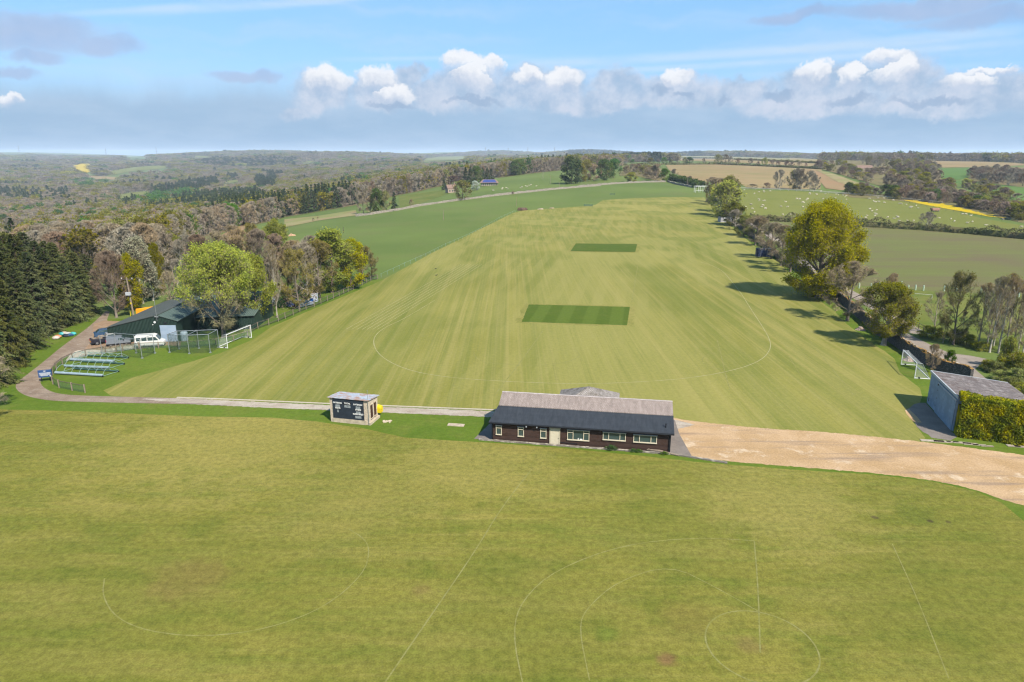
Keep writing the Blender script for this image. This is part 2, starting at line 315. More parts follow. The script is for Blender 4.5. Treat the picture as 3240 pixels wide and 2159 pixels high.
# foliage
F_yel = foliage('spring_leaf', (.30, .28, .006), (.22, .23, .010), .5)
F_lime = foliage('lime_leaf', (.38, .37, .004), (.27, .30, .006), .5)
F_olive = foliage('olive_leaf', (.26, .23, .03), (.18, .18, .025), .5)
F_gold = foliage('gold_leaf', (.39, .375, .032), (.27, .275, .028), .5, scale=.4)
F_green = foliage('green_leaf', (.10, .155, .022), (.07, .115, .018), .5)
F_bright = foliage('bright_green_leaf', (.085, .19, .02), (.06, .15, .015), .5)
F_con = foliage('needle', (.085, .108, .034), (.14, .145, .045), .25, scale=.3, hv=.22)
F_cond = foliage('dark_needle', (.045, .070, .026), (.07, .09, .035), .12, hv=.2)
F_hedge = foliage('hedge_gold', (.43, .38, .014), (.15, .185, .018), .4, scale=.7, hv=0)
F_hedged = foliage('hedge_green', (.15, .165, .035), (.20, .17, .07), .3, scale=.25)
F_shrub = foliage('shrub_leaf', (.19, .20, .03), (.27, .28, .03), .3)
F_bud = foliage('bud', (.28, .24, .06), (.32, .26, .09), .3)
F_pale = foliage('pale_catkin', (.34, .33, .22), (.25, .25, .15), .2)
F_pink = foliage('blossom', (.40, .27, .24), (.32, .22, .17), .3)
F_white = foliage('white_blossom', (.52, .56, .48), (.36, .42, .30), .3)
F_copper = foliage('copper_leaf', (.14, .065, .05), (.10, .05, .04), .25)
T_grey = foliage('grey_twig', (.28, .24, .175), (.22, .185, .135), .0, hv=.15)
T_brown = foliage('brown_twig', (.30, .235, .15), (.235, .185, .115), .0, hv=.15)
T_red = foliage('red_twig', (.235, .17, .12), (.19, .14, .095), .0, hv=.15)
T_olive = foliage('olive_twig', (.26, .22, .10), (.20, .175, .08), .0, hv=.15)
B_bark = foliage('bark', (.17, .135, .105), (.12, .10, .08), .0, scale=2, hv=.1)
B_pale = foliage('pale_bark', (.36, .32, .26), (.26, .23, .18), .0, scale=2, hv=.1)
B_dark = foliage('conifer_bark', (.10, .07, .05), (.075, .055, .04), .0, scale=2, hv=.1)
# ------------------------------------------------------------------ object helpers
def tag(o, label=None, cat=None, group=None, kind=None):
    if label: o['label'] = label
    if cat: o['category'] = cat
    if group: o['group'] = group
    if kind: o['kind'] = kind
    return o
def thing(name, label, cat, loc=(0, 0, 0), rz=0, group=None):
    o = bpy.data.objects.new(name, None); o.empty_display_size = .5; COL.objects.link(o)
    o.location = loc; o.rotation_euler = (0, 0, rz); return tag(o, label, cat, group)
def link(name, me, parent=None):
    o = bpy.data.objects.new(name, me); COL.objects.link(o)
    if parent is not None: o.parent = parent
    return o
def mesh_np(name, V, F, mats, midx=None, smooth=False):
    V = np.asarray(V, np.float32); F = np.asarray(F, np.int32); k = F.shape[1]
    me = bpy.data.meshes.new(name); me.vertices.add(len(V)); me.vertices.foreach_set('co', V.ravel())
    me.loops.add(F.size); me.loops.foreach_set('vertex_index', F.ravel())
    me.polygons.add(len(F)); me.polygons.foreach_set('loop_start', np.arange(0, F.size, k, dtype=np.int32))
    me.polygons.foreach_set('loop_total', np.full(len(F), k, np.int32))
    if midx is not None: me.polygons.foreach_set('material_index', np.asarray(midx, np.int32))
    for m in mats: me.materials.append(m)
    me.update(calc_edges=True)
    if smooth: me.polygons.foreach_set('use_smooth', np.ones(len(F), bool))
    return me
class MB:
    """collects boxes, tubes and faces; build() links them as ONE mesh object"""
    def __init__(s): s.v = []; s.f = []; s.m = []
    def face(s, pts, m=0):
        n = len(s.v); s.v += [tuple(p) for p in pts]; s.f.append(tuple(range(n, n + len(pts)))); s.m.append(m)
    def box(s, c, size, rz=0, m=0, rx=0, ry=0):
        n = len(s.v); M = Matrix.Rotation(rz, 3, 'Z') @ Matrix.Rotation(ry, 3, 'Y') @ Matrix.Rotation(rx, 3, 'X'); c = Vector(c)
        for dz in (-.5, .5):
            for dx, dy in ((-.5, -.5), (.5, -.5), (.5, .5), (-.5, .5)):
                s.v.append(tuple(c + M @ Vector((dx * size[0], dy * size[1], dz * size[2]))))
        for f in ((3, 2, 1, 0), (4, 5, 6, 7), (0, 1, 5, 4), (1, 2, 6, 5), (2, 3, 7, 6), (3, 0, 4, 7)):
            s.f.append(tuple(n + i for i in f)); s.m.append(m)
        return s
    def hexa(s, lo, hi, m=0):
        n = len(s.v); s.v += [tuple(p) for p in lo] + [tuple(p) for p in hi]; k = len(lo)
        s.f.append(tuple(n + i for i in reversed(range(k)))); s.m.append(m)
        s.f.append(tuple(n + k + i for i in range(k))); s.m.append(m)
        for i in range(k): s.f.append((n + i, n + (i + 1) % k, n + k + (i + 1) % k, n + k + i)); s.m.append(m)
        return s
    def tube(s, pts, r, n=8, m=0, cap=True):
        pts = [Vector(p) for p in pts]; rs = r if hasattr(r, '__len__') else [r] * len(pts); base = len(s.v)
        for i, p in enumerate(pts):
            d = (pts[min(i + 1, len(pts) - 1)] - pts[max(i - 1, 0)]).normalized()
            a = d.cross(Vector((0, 0, 1)) if abs(d.z) < .9 else Vector((1, 0, 0))).normalized(); b = d.cross(a)
            for k in range(n):
                th = 2 * math.pi * k / n; s.v.append(tuple(p + (a * math.cos(th) + b * math.sin(th)) * rs[i]))
        for i in range(len(pts) - 1):
            for k in range(n):
                s.f.append((base + i * n + k, base + i * n + (k + 1) % n, base + (i + 1) * n + (k + 1) % n, base + (i + 1) * n + k)); s.m.append(m)
        if cap:
            s.f.append(tuple(base + k for k in reversed(range(n)))); s.m.append(m)
            s.f.append(tuple(base + (len(pts) - 1) * n + k for k in range(n))); s.m.append(m)
        return s
    def mesh(s, name, mats):
        me = bpy.data.meshes.new(name); me.from_pydata(s.v, [], s.f); me.update()
        for m in (mats if isinstance(mats, (list, tuple)) else [mats]): me.materials.append(m)
        me.polygons.foreach_set('material_index', s.m); return me
    def build(s, name, mats, parent=None, bevel=0, smooth=False):
        me = s.mesh(name, mats)
        if bevel or True:
            bm = bmesh.new(); bm.from_mesh(me); bmesh.ops.recalc_face_normals(bm, faces=bm.faces); bm.to_mesh(me); bm.free()
        if smooth:
            for p in me.polygons: p.use_smooth = True
        o = link(name, me, parent)
        if bevel:
            b = o.modifiers.new('b', 'BEVEL'); b.width = bevel; b.segments = 2; b.limit_method = 'ANGLE'
        return o
# ------------------------------------------------------------------ ground sheets
def lay(Y, layer): return .004 * layer + layer * np.maximum(0, np.asarray(Y) - 140) * .00032
def sheet(name, pts, mat, layer, step=8., kind='structure', tagd=True, growth=True, rag=0.):
    from mathutils.geometry import delaunay_2d_cdt
    pts = [Vector(p[:2]) for p in pts]; B = []; rs = random.Random(len(pts))
    for a_, b_ in zip(pts, pts[1:] + pts[:1]):
        Lg = (b_ - a_).length
        if Lg < 1e-3: continue
        st = max(step, (max(a_.y, b_.y) - 100) * .022) if max(a_.y, b_.y) > 145 else 1e9
        if rag: st = min(st, rag * 3)
        k = max(1, int(math.ceil(Lg / st)))
        for i in range(k):
            q = a_.lerp(b_, i / k)
            if rag and i: q = q + Vector((rs.uniform(-rag, rag), rs.uniform(-rag, rag)))
            B.append(q)
    n = len(B); extra = []; bx = np.array([(p.x, p.y) for p in B]); y1 = bx[:, 1].max()
    if y1 > 145:
        y = max(bx[:, 1].min(), 140.); x0, x1 = bx[:, 0].min(), bx[:, 0].max()
        while y < y1:
            st = max(step, (y - 100) * .022); xs_ = np.arange(x0, x1, max(st, (x1 - x0) / 90))
            m = np.zeros(len(xs_), bool); px_, py_ = bx[:, 0], bx[:, 1]
            for i in range(n):
                ax_, ay_, cx_, cy_ = px_[i], py_[i], px_[(i + 1) % n], py_[(i + 1) % n]
                if (ay_ > y) != (cy_ > y): m ^= xs_ < (cx_ - ax_) * (y - ay_) / (cy_ - ay_) + ax_
            extra += [Vector((x, y)) for x in xs_[m]]; y += st
    r_ = delaunay_2d_cdt(B + extra, [(i, (i + 1) % n) for i in range(n)], [], 0, 1e-4)
    co = np.array([(v.x, v.y) for v in r_[0]]); T = np.array(r_[2])
    cen = co[T].mean(1); m = np.zeros(len(T), bool)
    for i in range(n):
        ax_, ay_, cx_, cy_ = bx[i, 0], bx[i, 1], bx[(i + 1) % n, 0], bx[(i + 1) % n, 1]
        c_ = (ay_ > cen[:, 1]) != (cy_ > cen[:, 1]); m ^= c_ & (cen[:, 0] < (cx_ - ax_) * (cen[:, 1] - ay_) / ((cy_ - ay_) + 1e-12) + ax_)
    T = T[m]; a_ = co[T[:, 1]] - co[T[:, 0]]; b_ = co[T[:, 2]] - co[T[:, 0]]; fl_ = a_[:, 0] * b_[:, 1] - a_[:, 1] * b_[:, 0] < 0; T[fl_] = T[fl_][:, ::-1]
    z = HN(co[:, 0], co[:, 1]) + lay(co[:, 1], layer)
    o = link(name, mesh_np(name, np.column_stack([co, z]), T, [mat]))
    if tagd: o['kind'] = kind
    return o
def ribbon_pts(pts, width, closed=False, wob=0):
    P = [Vector((p[0], p[1])) for p in pts]; L = []; Rr = []
    n = len(P)
    for i in range(n):
        a = P[(i - 1) % n] if closed else P[max(i - 1, 0)]; b = P[(i + 1) % n] if closed else P[min(i + 1, n - 1)]
        d = (b - a).normalized(); nn = Vector((-d.y, d.x)); wd = width * (1 + random.uniform(-wob, wob)) / 2
        L.append(P[i] + nn * wd); Rr.append(P[i] - nn * wd)
    return L, Rr
def dens(pts, step):
    out = []
    for a, b in zip(pts[:-1], pts[1:]):
        a = Vector(a[:2]); b = Vector(b[:2]); k = max(1, int((b - a).length / step))
        out += [a.lerp(b, i / k) for i in range(k)]
    return out + [Vector(pts[-1][:2])]
def smooth_poly(pts, it=2, closed=False):
    P = [Vector(p[:2]) for p in pts]
    for _ in range(it):
        Q = [] if closed else [P[0]]
        n = len(P)
        for i in range(n if closed else n - 1):
            a, b = P[i], P[(i + 1) % n]; Q += [a.lerp(b, .25), a.lerp(b, .75)]
        if not closed: Q.append(P[-1])
        P = Q
    return P
def strip(name, pts, width, mat, layer, step=3., wob=0, closed=False, kind='structure'):
    P = dens(list(pts) + ([pts[0]] if closed else []), step); L, Rr = ribbon_pts(P, width, wob=wob)
    V = []
    for a, b in zip(L, Rr): V += [a, b]
    V = np.array([(p.x, p.y) for p in V]); z = HN(V[:, 0], V[:, 1]) + lay(V[:, 1], layer)
    V = np.column_stack([V, z]); n = len(L); i = np.arange(n - 1) * 2
    me = mesh_np(name, V, np.column_stack([i + 1, i + 3, i + 2, i]), [mat]); o = link(name, me); o['kind'] = kind
    return o
# ------------------------------------------------------------------ ground
th = np.concatenate([np.arange(-62, 62, .3), np.arange(62, 298, 4.)]); th = np.radians(th)
rr = [6., 12, 20, 30, 45, 60, 80, 100, 120, 140]
while rr[-1] < 12500: rr.append(rr[-1] * 1.018)
rr = np.array(rr); TH, RR = np.meshgrid(th, rr); X = RR * np.sin(TH); Yy = RR * np.cos(TH)
V = np.column_stack([X.ravel(), Yy.ravel(), HN(X, Yy).ravel()]); nt = len(th); nr = len(rr)
V = np.vstack([V, [[0, 0, 0]]]); a = np.arange(nr - 1)[:, None] * nt; k = np.arange(nt)[None, :]; k2 = (k + 1) % nt
F = np.stack([a + k, a + nt + k, a + nt + k2, a + k2], -1).reshape(-1, 4)
F = F[:, ::-1]
me = mesh_np('ground', V, F, [M_ground]); bm = bmesh.new(); bm.from_mesh(me); bm.verts.ensure_lookup_table()
c = bm.verts[len(V) - 1]
for i in range(nt): bm.faces.new((c, bm.verts[(i + 1) % nt], bm.verts[i]))
bmesh.ops.recalc_face_normals(bm, faces=bm.faces); bm.to_mesh(me); bm.free()
if me.polygons[0].normal.z < 0: me.flip_normals()
for p in me.polygons: p.use_smooth = True
gr = link('ground', me); gr['kind'] = 'structure'
# near verges, lusher than the pasture
far_l = ZL(zF, [(790, 1150), (1065, 1050), (1340, 925), (1610, 820), (1860, 705), (2180, 540)])
vp = [Vector((-150, -20)), Vector((-150, 100)), Vector((-120, 140))] + [G(u, v).xy for u, v in [(250, 985), (330, 960), (500, 925), (590, 980), (700, 1090), *far_l, (1220, 870), (1300, 900), (1200, 1000)]]
sheet('grass_verge', [Vector((-150, -20)), Vector((-150, 138)), Vector((-66, 138)), Vector((-66, 178)), Vector((-30, 186)), *[G(*p) for p in [(2340, 700), (2390, 740), (2480, 790), (2560, 860), (2700, 960), (2800, 1030), (2850, 1090), (2960, 1180), (3090, 1215)]], Vector((62, 74)), Vector((150, 40)), Vector((150, -20))], M_verge, 1)
# mown outfield
mown = [(327, 1236), zE(1100, 1300), (418, 1196), (598, 1147), (699, 1117), (800, 1075), (860, 1034), (1030, 962), (1197, 893), (1367, 801), (1512, 729), (1622, 676),
        (1650, 668), (1750, 661), (1873, 652), (1885, 649), (1905, 636), (1930, 633), (2000, 629), (2106, 625), (2228, 626), (2262, 662), (2283, 698), (2328, 728), (2400, 790), (2465, 832), (2571, 936), (2640, 985), (2678, 1025),
        (2723, 1060), (2774, 1096), (2800, 1112), (2831, 1137), (2847, 1178), (2880, 1205), (2911, 1229), (2918, 1255), (2905, 1290), (2876, 1300), (2880, 1325), (2902, 1352), (2927, 1386),
        (2921, 1398), (2800, 1397), (2500, 1372), (2200, 1335), (2130, 1325), (1560, 1299), (1210, 1284.5), (1000, 1277), (700, 1267), (450, 1260), (350, 1252)]
del mown[1]
sheet('playing_field', GL(mown), M_mown, 2)
# foreground pitch
fore = [(0, 1296), (240, 1302), (620, 1318), (860, 1322), (1000, 1334), (1150, 1356), (1280, 1385), (1400, 1393), (1560, 1402), (1800, 1420), (2060, 1446), (2200, 1462), (2500, 1486), (2760, 1502), (2950, 1524), (3090, 1556), (3170, 1592), (3240, 1650)]
fg = GL(fore)
sheet('foreground_pitch', [Vector((-140, -20)), Vector((-140, 91))] + [p.xy for p in fg] + [Vector((70, 50)), Vector((90, 20)), Vector((90, -20))], M_fore, 2)
# cricket squares
def grow(pix, k):
    P = [p.xy for p in GL(pix)]; c = sum(P, Vector((0, 0))) / len(P); return [p + (p - c).normalized() * k for p in P]
sheet('worn_border', grow([(1673, 964), (1993, 972), (1984, 1030), (1651, 1019)], 1.5), M_worn, 3, rag=.35)
sheet('worn_border', grow([(1822, 772), (2016, 774), (2010, 799), (1805, 796)], 1.5), M_worn, 3)
sheet('cricket_square', GL([(1673, 964), (1993, 972), (1984, 1030), (1651, 1019)]), M_square, 4, rag=.08)
sheet('far_cricket_square', GL([(1822, 772), (2016, 774), (2010, 799), (1805, 796)]), M_square2, 4)
# gravel car park
park = ZL(zZ, [(1535, 956), (1565, 965), (1620, 971), (1750, 985), (1900, 993), (2130, 1016), (2353, 1044), (2353, 1172), (2310, 1152), (2250, 1128), (2150, 1104), (2000, 1087), (1850, 1075), (1700, 1063), (1590, 1052), (1548, 1044)])
pk = [p.xy for p in GL(park)]; pk[6:8] = [Vector((64, 69)), Vector((96, 62)), Vector((96, 30)), Vector((60, 50.5))]
sheet('gravel_car_park', smooth_poly(pk, 2, True), M_gravel, 3, rag=.12)
# track round the field
inner = ZL(zE, [(1620, 1418), (1300, 1408), (1000, 1400), (700, 1392), (500, 1380), (400, 1350), (345, 1310), (330, 1270), (360, 1220), (430, 1160), (500, 1100), (560, 1065), (640, 1040), (720, 1015), (830, 985), (880, 900), (900, 830), (880, 770), (910, 700)])
outer = ZL(zE, [(880, 690), (830, 735), (770, 790), (700, 850), (600, 920), (480, 1010), (350, 1120), (220, 1220), (135, 1285), (125, 1335), (200, 1390), (330, 1420), (480, 1438), (800, 1445), (1200, 1455), (1620, 1462)])
def resample(P, n):
    P = [Vector(p[:2]) for p in P]; L = [0]
    for a_, b_ in zip(P[:-1], P[1:]): L.append(L[-1] + (b_ - a_).length)
    q = np.linspace(0, L[-1], n); xs = np.interp(q, L, [p.x for p in P]); ys = np.interp(q, L, [p.y for p in P]); return np.column_stack([xs, ys])
def band(name, A_, B_, mat, layer, n=120):
    A_, B_ = resample(smooth_poly(A_, 2), n), resample(smooth_poly(B_, 2), n); V_ = np.empty((2 * n, 2)); V_[0::2] = A_; V_[1::2] = B_
    z_ = HN(V_[:, 0], V_[:, 1]) + lay(V_[:, 1], layer); i = np.arange(n - 1) * 2
    me = mesh_np(name, np.column_stack([V_, z_]), np.column_stack([i, i + 1, i + 3, i + 2]), [mat])
    if me.polygons[0].normal.z < 0: me.flip_normals()
    o = link(name, me); o['kind'] = 'structure'; return o
band('track', GL(inner), list(reversed(GL(outer))), M_track, 3)
tr2 = [(430, 1262), (600, 1262), (1000, 1281), (1210, 1288), (1500, 1299), (1580, 1303), (2140, 1330), (2200, 1345), (2140, 1360), (1585, 1322), (1480, 1317), (1208, 1306), (1000, 1297), (800, 1289), (600, 1279)]
sheet('track', [p.xy for p in GL(tr2)], M_trackp, 4, rag=.10)
sheet('yard', [p.xy for p in GL(ZL(zE, [(770, 800), (860, 770), (1030, 780), (1500, 900), (1490, 985), (1380, 975), (1100, 1010), (830, 1045), (680, 1030), (760, 940)]))], M_yard, 4, rag=.2)
sheet('concrete_path', [p.xy for p in GL(ZL(zE, [(610, 1030), (640, 1018), (740, 1012), (830, 1015), (1000, 990), (1130, 972), (1130, 1000), (930, 1035), (760, 1055), (620, 1082), (540, 1105), (575, 1060)]))], M_conc, 5)
kb = smooth_poly(GL([(560, 1259), (700, 1263.5), (1000, 1277), (1210, 1285), (1500, 1296), (1600, 1300), (1800, 1309)]), 1)
km = MB()
for a_, b_ in zip(kb[:-1], kb[1:]):
    c_ = (a_ + b_) / 2; km.box((c_.x, c_.y, .05), ((b_ - a_).length * .995, .22, .10), rz=math.atan2(b_.y - a_.y, b_.x - a_.x))
ko = km.build('kerb', M_conc); ko['kind'] = 'structure'
# lane and apron at the garage
lane = ZL(zO, [(560, 850), (660, 840), (820, 920), (1010, 1010), (1200, 1090), (1450, 1120), (1650, 1160), (1660, 1190), (1570, 1240), (1510, 1290), (1640, 1400), (1800, 1480), (2050, 1620)])
lane2 = ZL(zO, [(1800, 1560), (1600, 1440), (1440, 1370), (1250, 1250), (1100, 1170), (900, 1060), (740, 970), (620, 900)])
ln = [p.xy for p in GL(lane)] + [Vector((84, 74)), Vector((76, 74))] + [p.xy for p in GL(lane2)]
sheet('lane', ln, M_lane, 3)
g0, g1 = G(*zO(600, 850)), G(*zG(330, 300))
far_lane = GL([(2853, 1057), (2740, 985), (2650, 930), (2560, 880), (2480, 800), (2400, 740), (2340, 700), (2300, 670), (2270, 640)])
strip('lane', [Vector((p.x + 3.5, p.y)) for p in far_lane], 3.2, M_lane, 3)
sheet('apron', [p.xy for p in GL(ZL(zM, [(560, 850), (480, 850), (400, 870), (340, 920), (280, 950), (300, 1000), (370, 1080), (410, 1120), (440, 1180), (520, 1250), (600, 1290), (640, 1330), (900, 1370), (1010, 1310), (930, 1260)]))], M_apron, 4)
sheet('apron_edge', [p.xy for p in GL(ZL(zM, [(330, 935), (275, 955), (300, 1010), (400, 1120), (510, 1125), (440, 1040)]))], M_gravel, 5)
for a_, b_, w_, h_ in ((650, 1375, 2.6, .5), (790, 1385, 1.9, .5), (930, 1390, 1.4, .3), (1060, 1402, 1.9, .5), (1180, 1418, 1.6, .6), (1300, 1432, 1.5, .35), (1405, 1448, 1.4, .35), (1770, 1445, 1.4, .6), (1880, 1455, 1.5, .6)):
    p_ = G(*zM(a_, b_)); ks = MB(); ks.box((p_.x, p_.y, .03), (w_, h_, .07), rz=R(-14 + (a_ % 7) * 2 - 6)); ks.build('kerb_slab', M_trackp)['kind'] = 'structure'
# fields beyond
EXC = []        # pixel outlines trees keep out of
def field(name, pix, mat, layer=1, step=10., keep=True):
    if keep: EXC.append(np.array(pix))
    return sheet(name, [p.xy for p in GL(pix)], mat, layer, step)
field('sheep_pasture', [(2342, 602), (2500, 605), (2700, 618), (2960, 650), (3100, 690), (3200, 708), (3240, 715), (3240, 748), (3000, 728), (2800, 708), (2600, 700), (2440, 695), (2370, 692), (2345, 650)], M_sheepf)
field('thin_crop_field', [(2380, 700), (2600, 706), (2800, 716), (3000, 735), (3240, 757), (3240, 932), (3000, 925), (2760, 906), (2640, 905), (2560, 860), (2470, 790)], M_arable, 1)
sheet('paddock', [p.xy for p in GL([(2640, 906), (2760, 908), (3000, 927), (3240, 934)])] + [Vector((125, 130)), Vector((108, 104))] + [p.xy for p in GL([(3060, 1105), (2950, 1060), (2870, 1020), (2760, 960)])], M_paddock, 2)
field('rape_strip', ZL(zD, [(1130, 618), (1300, 625), (1500, 645), (1700, 685), (1950, 740), (2200, 798), (2000, 783), (1700, 730), (1400, 675), (1250, 645)]), M_rape, 2)
field('ploughed_field', ZL(zC, [(900, 245), (1400, 238), (1900, 250), (2353, 275), (2353, 330), (2340, 470), (1860, 465), (1650, 450), (1560, 400), (1250, 400), (1000, 330), (930, 290)]), M_tan)
field('ploughed_field', ZL(zD, [(120, 305), (260, 320), (480, 430), (620, 480), (850, 495), (520, 520), (360, 500), (300, 430), (250, 350)]), M_brown, 2)
field('ploughed_field', ZL(zD, [(262, 318), (420, 350), (640, 430), (860, 495), (700, 500), (480, 440)]), M_pale, 3)
field('stubble_field', ZL(zC, [(1000, 180), (1400, 186), (2353, 232), (2353, 262), (1900, 240), (1400, 215), (1000, 205)]), M_tan)
field('stubble_field', ZL(zC, [(850, 166), (1100, 160), (1450, 165), (2353, 190), (2353, 222), (1700, 200), (1380, 182), (950, 175)]), M_pale)
field('stubble_field', ZL(zD, [(0, 190), (250, 205), (330, 212), (240, 255), (120, 245), (0, 235)]), M_tan)
field('stubble_field', ZL(zD, [(1350, 222), (2000, 232), (2353, 245), (2353, 268), (1900, 285), (1510, 290)]), M_tan)
field('lush_field', ZL(zD, [(1510, 298), (1850, 295), (1830, 330), (1775, 390), (1700, 412), (1520, 395)]), M_lush)
field('lush_field', ZL(zD, [(1600, 420), (1900, 430), (2353, 490), (2353, 640), (2130, 620), (1950, 500), (1700, 450)]), M_lush)
field('rough_strip', ZL(zB, [(0, 600), (250, 575), (530, 530), (540, 570), (250, 610), (60, 650), (0, 660)]), M_pale, 2)
field('rough_strip', ZL(zB, [(850, 430), (1000, 405), (1170, 385), (1220, 410), (1100, 450), (980, 490), (860, 525)]), M_paddock, 1)
field('bare_patch', ZL(zA, [(1600, 745), (1750, 660), (1820, 640), (1850, 660), (1700, 740)]), M_brown, 2)
field('rape_field', ZL(zA, [(525, 200), (580, 195), (600, 187), (680, 188), (690, 240), (640, 258), (600, 240)]), M_rape, 2, 30)
field('hill_meadow', ZL(zA, [(790, 262), (850, 238), (980, 215), (1130, 202), (1300, 203), (1180, 228), (1000, 240), (900, 258), (820, 280)]), M_sheepf, 2, 30)
field('hill_field', ZL(zA, [(640, 278), (760, 280), (905, 290), (890, 308), (700, 302)]), M_tan, 2, 30)
field('hill_meadow', ZL(zA, [(1440, 128), (1580, 132), (1570, 146), (1450, 140)]), M_sheepf, 2, 40)
field('hill_meadow', ZL(zA, [(900, 140), (1060, 128), (1130, 142), (1000, 152)]), M_ground, 2, 40)
field('hill_meadow', ZL(zA, [(0, 93), (120, 94), (225, 106), (150, 116), (0, 120)]), M_ground, 2, 40)
field('hill_meadow', ZL(zA, [(1640, 322), (1760, 306), (1860, 300), (1800, 318), (1680, 335)]), M_sheepf, 2, 20)
field('hill_meadow', ZL(zB, [(120, 172), (260, 166), (250, 176), (130, 182)]), M_sheepf, 2, 30)
field('valley_meadow', ZL(zA, [(0, 690), (130, 685), (235, 705), (230, 740), (0, 740)]), M_lush, 2)
field('valley_meadow', ZL(zA, [(845, 425), (1000, 400), (1150, 385), (1170, 398), (1000, 430), (880, 450)]), M_sheepf, 2, 20)
field('hill_meadow', ZL(zB, [(1030, 150), (1150, 135), (1300, 132), (1400, 135), (1290, 160), (1100, 168), (1000, 185)]), M_sheepf, 2, 40)
# ------------------------------------------------------------------ painted lines
def line(pix, width, mat=None, sm=2, layer=4):
    P = smooth_poly([G(u, v) for u, v in pix], sm); strip('painted_line', P, width, mat or M_line2, layer, 1.5)
line(ZL(zZ, [(1000, 690), (925, 735), (885, 752), (862, 770), (857, 790), (870, 815), (905, 838), (960, 857), (1050, 870), (1200, 879), (1345, 883), (1480, 878), (1600, 868), (1700, 848), (1750, 828), (1770, 805), (1771, 785), (1755, 755), (1725, 710), (1700, 670), (1675, 640), (1662, 625), (1640, 612), (1610, 603)]), .15)
for i, ub in enumerate((1094, 1112, 1129, 1146, 1161, 1178, 1194)):
    line([(ub, 1043), (1458 + i * 11, 838)], .13, M_line2, 0)
line([(1090, 1043), (1200, 1044)], .12, M_linef, 0)
line(ZL(zP, [(1615, 125), (1430, 380), (1330, 510), (1215, 655)]), .15, M_linef)
line(ZL(zP, [(1045, 300), (1050, 340), (1110, 375), (1210, 395), (1450, 410), (1650, 405), (1830, 380), (1915, 340), (1915, 305), (1870, 280)]), .12, M_linef)
line(ZL(zQ, [(1085, 930), (1130, 1100), (1165, 1260), (1205, 1395)]), .13, M_linef)
line(ZL(zQ, [(1060, 1050), (980, 1070), (940, 1110), (960, 1150), (1050, 1190), (1150, 1208)]), .12, M_linef)
line(ZL(zQ, [(350, 220), (320, 400), (290, 580)]), .15, M_linef)
line(ZL(zQ, [(1750, 1075), (1880, 1290)]), .12, M_linef); line(ZL(zQ, [(1900, 880), (2100, 1130), (2353, 1440)]), .12, M_linef)
def fl(pts, wd=.10, mat=None): line(ZL(zZ, pts), wd, mat or M_linef)
cc = G(*zZ(1749, 1484)); a0 = cc.xy
cir = [Vector((a0.x + 3.75 * math.cos(q), a0.y + 3.75 * math.sin(q))) for q in np.linspace(0, 2 * math.pi, 60)]
strip('painted_line', cir, .11, M_linef, 4, .5)
fl([(1733, 1243), (1742, 1350), (1747, 1500)], .10)
fl([(1205, 1590), (1177, 1455), (1198, 1380), (1275, 1310), (1430, 1252), (1600, 1235), (1733, 1243)], .09)
fl([(1355, 1565), (1330, 1445), (1345, 1400), (1420, 1335), (1540, 1298), (1645, 1350), (1742, 1405)], .08)
fl([(870, 1590), (980, 1430), (1090, 1270), (1150, 1170), (1222, 1078)], .11)
fl([(240, 1330), (235, 1370), (265, 1420), (340, 1452), (470, 1465), (620, 1445), (750, 1395), (835, 1320), (850, 1270), (840, 1240), (800, 1215)], .09)
fl([(2050, 1250), (2110, 1380), (2180, 1560)], .08)
# ------------------------------------------------------------------ trees
class Arr:
    def __init__(s): s.V = []; s.F = []; s.M = []; s.n = 0
    def add(s, V, F, m):
        if len(F) == 0: return
        s.V.append(V); s.F.append(F + s.n); s.M.append(np.full(len(F), m)); s.n += len(V)
    def mesh(s, name, mats):
        return mesh_np(name, np.vstack(s.V), np.vstack(s.F), mats, np.concatenate(s.M))
def unit(a): return a / np.maximum(np.linalg.norm(a, axis=-1, keepdims=True), 1e-9)
def slivers(S, D, L, w, rng):
    n = len(S); side = unit(np.cross(D, unit(rng.normal(size=(n, 3))))) * (np.asarray(w) / 2).reshape(-1, 1)
    V = np.stack([S - side, S + side, S + D * np.asarray(L).reshape(-1, 1)], 1).reshape(-1, 3)
    return V, np.arange(3 * n).reshape(-1, 3)
def leaves(C, size, rng, flat=0.):
    n = len(C); a = unit(rng.normal(size=(n, 3)) * (1, 1, 1 - flat)); b = unit(np.cross(a, rng.normal(size=(n, 3)))); s = (np.asarray(size) * rng.uniform(.6, 1.3, n)).reshape(-1, 1)
    V = np.stack([C - a * s, C + b * s * .62, C + a * s, C - b * s * .62], 1).reshape(-1, 3); i = np.arange(n)[:, None] * 4
    return V, np.concatenate([i + [0, 1, 2], i + [0, 2, 3]], 0)
def tubes(P, Rr, k=5):
    """P (m, segs, 3) paths, Rr (m, segs) radii"""
    m, sg, _ = P.shape; d = np.zeros_like(P); d[:, 1:-1] = P[:, 2:] - P[:, :-2]; d[:, 0] = P[:, 1] - P[:, 0]; d[:, -1] = P[:, -1] - P[:, -2]; d = unit(d)
    ref = np.where(np.abs(d[..., 2:3]) < .9, np.array([0, 0, 1.]), np.array([1., 0, 0])); a = unit(np.cross(d, ref)); b = np.cross(d, a)
    th = 2 * np.pi * np.arange(k) / k
    V = P[:, :, None] + (a[:, :, None] * np.cos(th)[None, None, :, None] + b[:, :, None] * np.sin(th)[None, None, :, None]) * Rr[:, :, None, None]
    idx = np.arange(m * sg * k).reshape(m, sg, k); q0 = idx[:, :-1]; q1 = idx[:, 1:]
    A = q0; B = np.roll(q0, -1, 2); Cc = np.roll(q1, -1, 2); Dd = q1
    F = np.concatenate([np.stack([A, B, Cc], -1).reshape(-1, 3), np.stack([A, Cc, Dd], -1).reshape(-1, 3)])
    return V.reshape(-1, 3), F
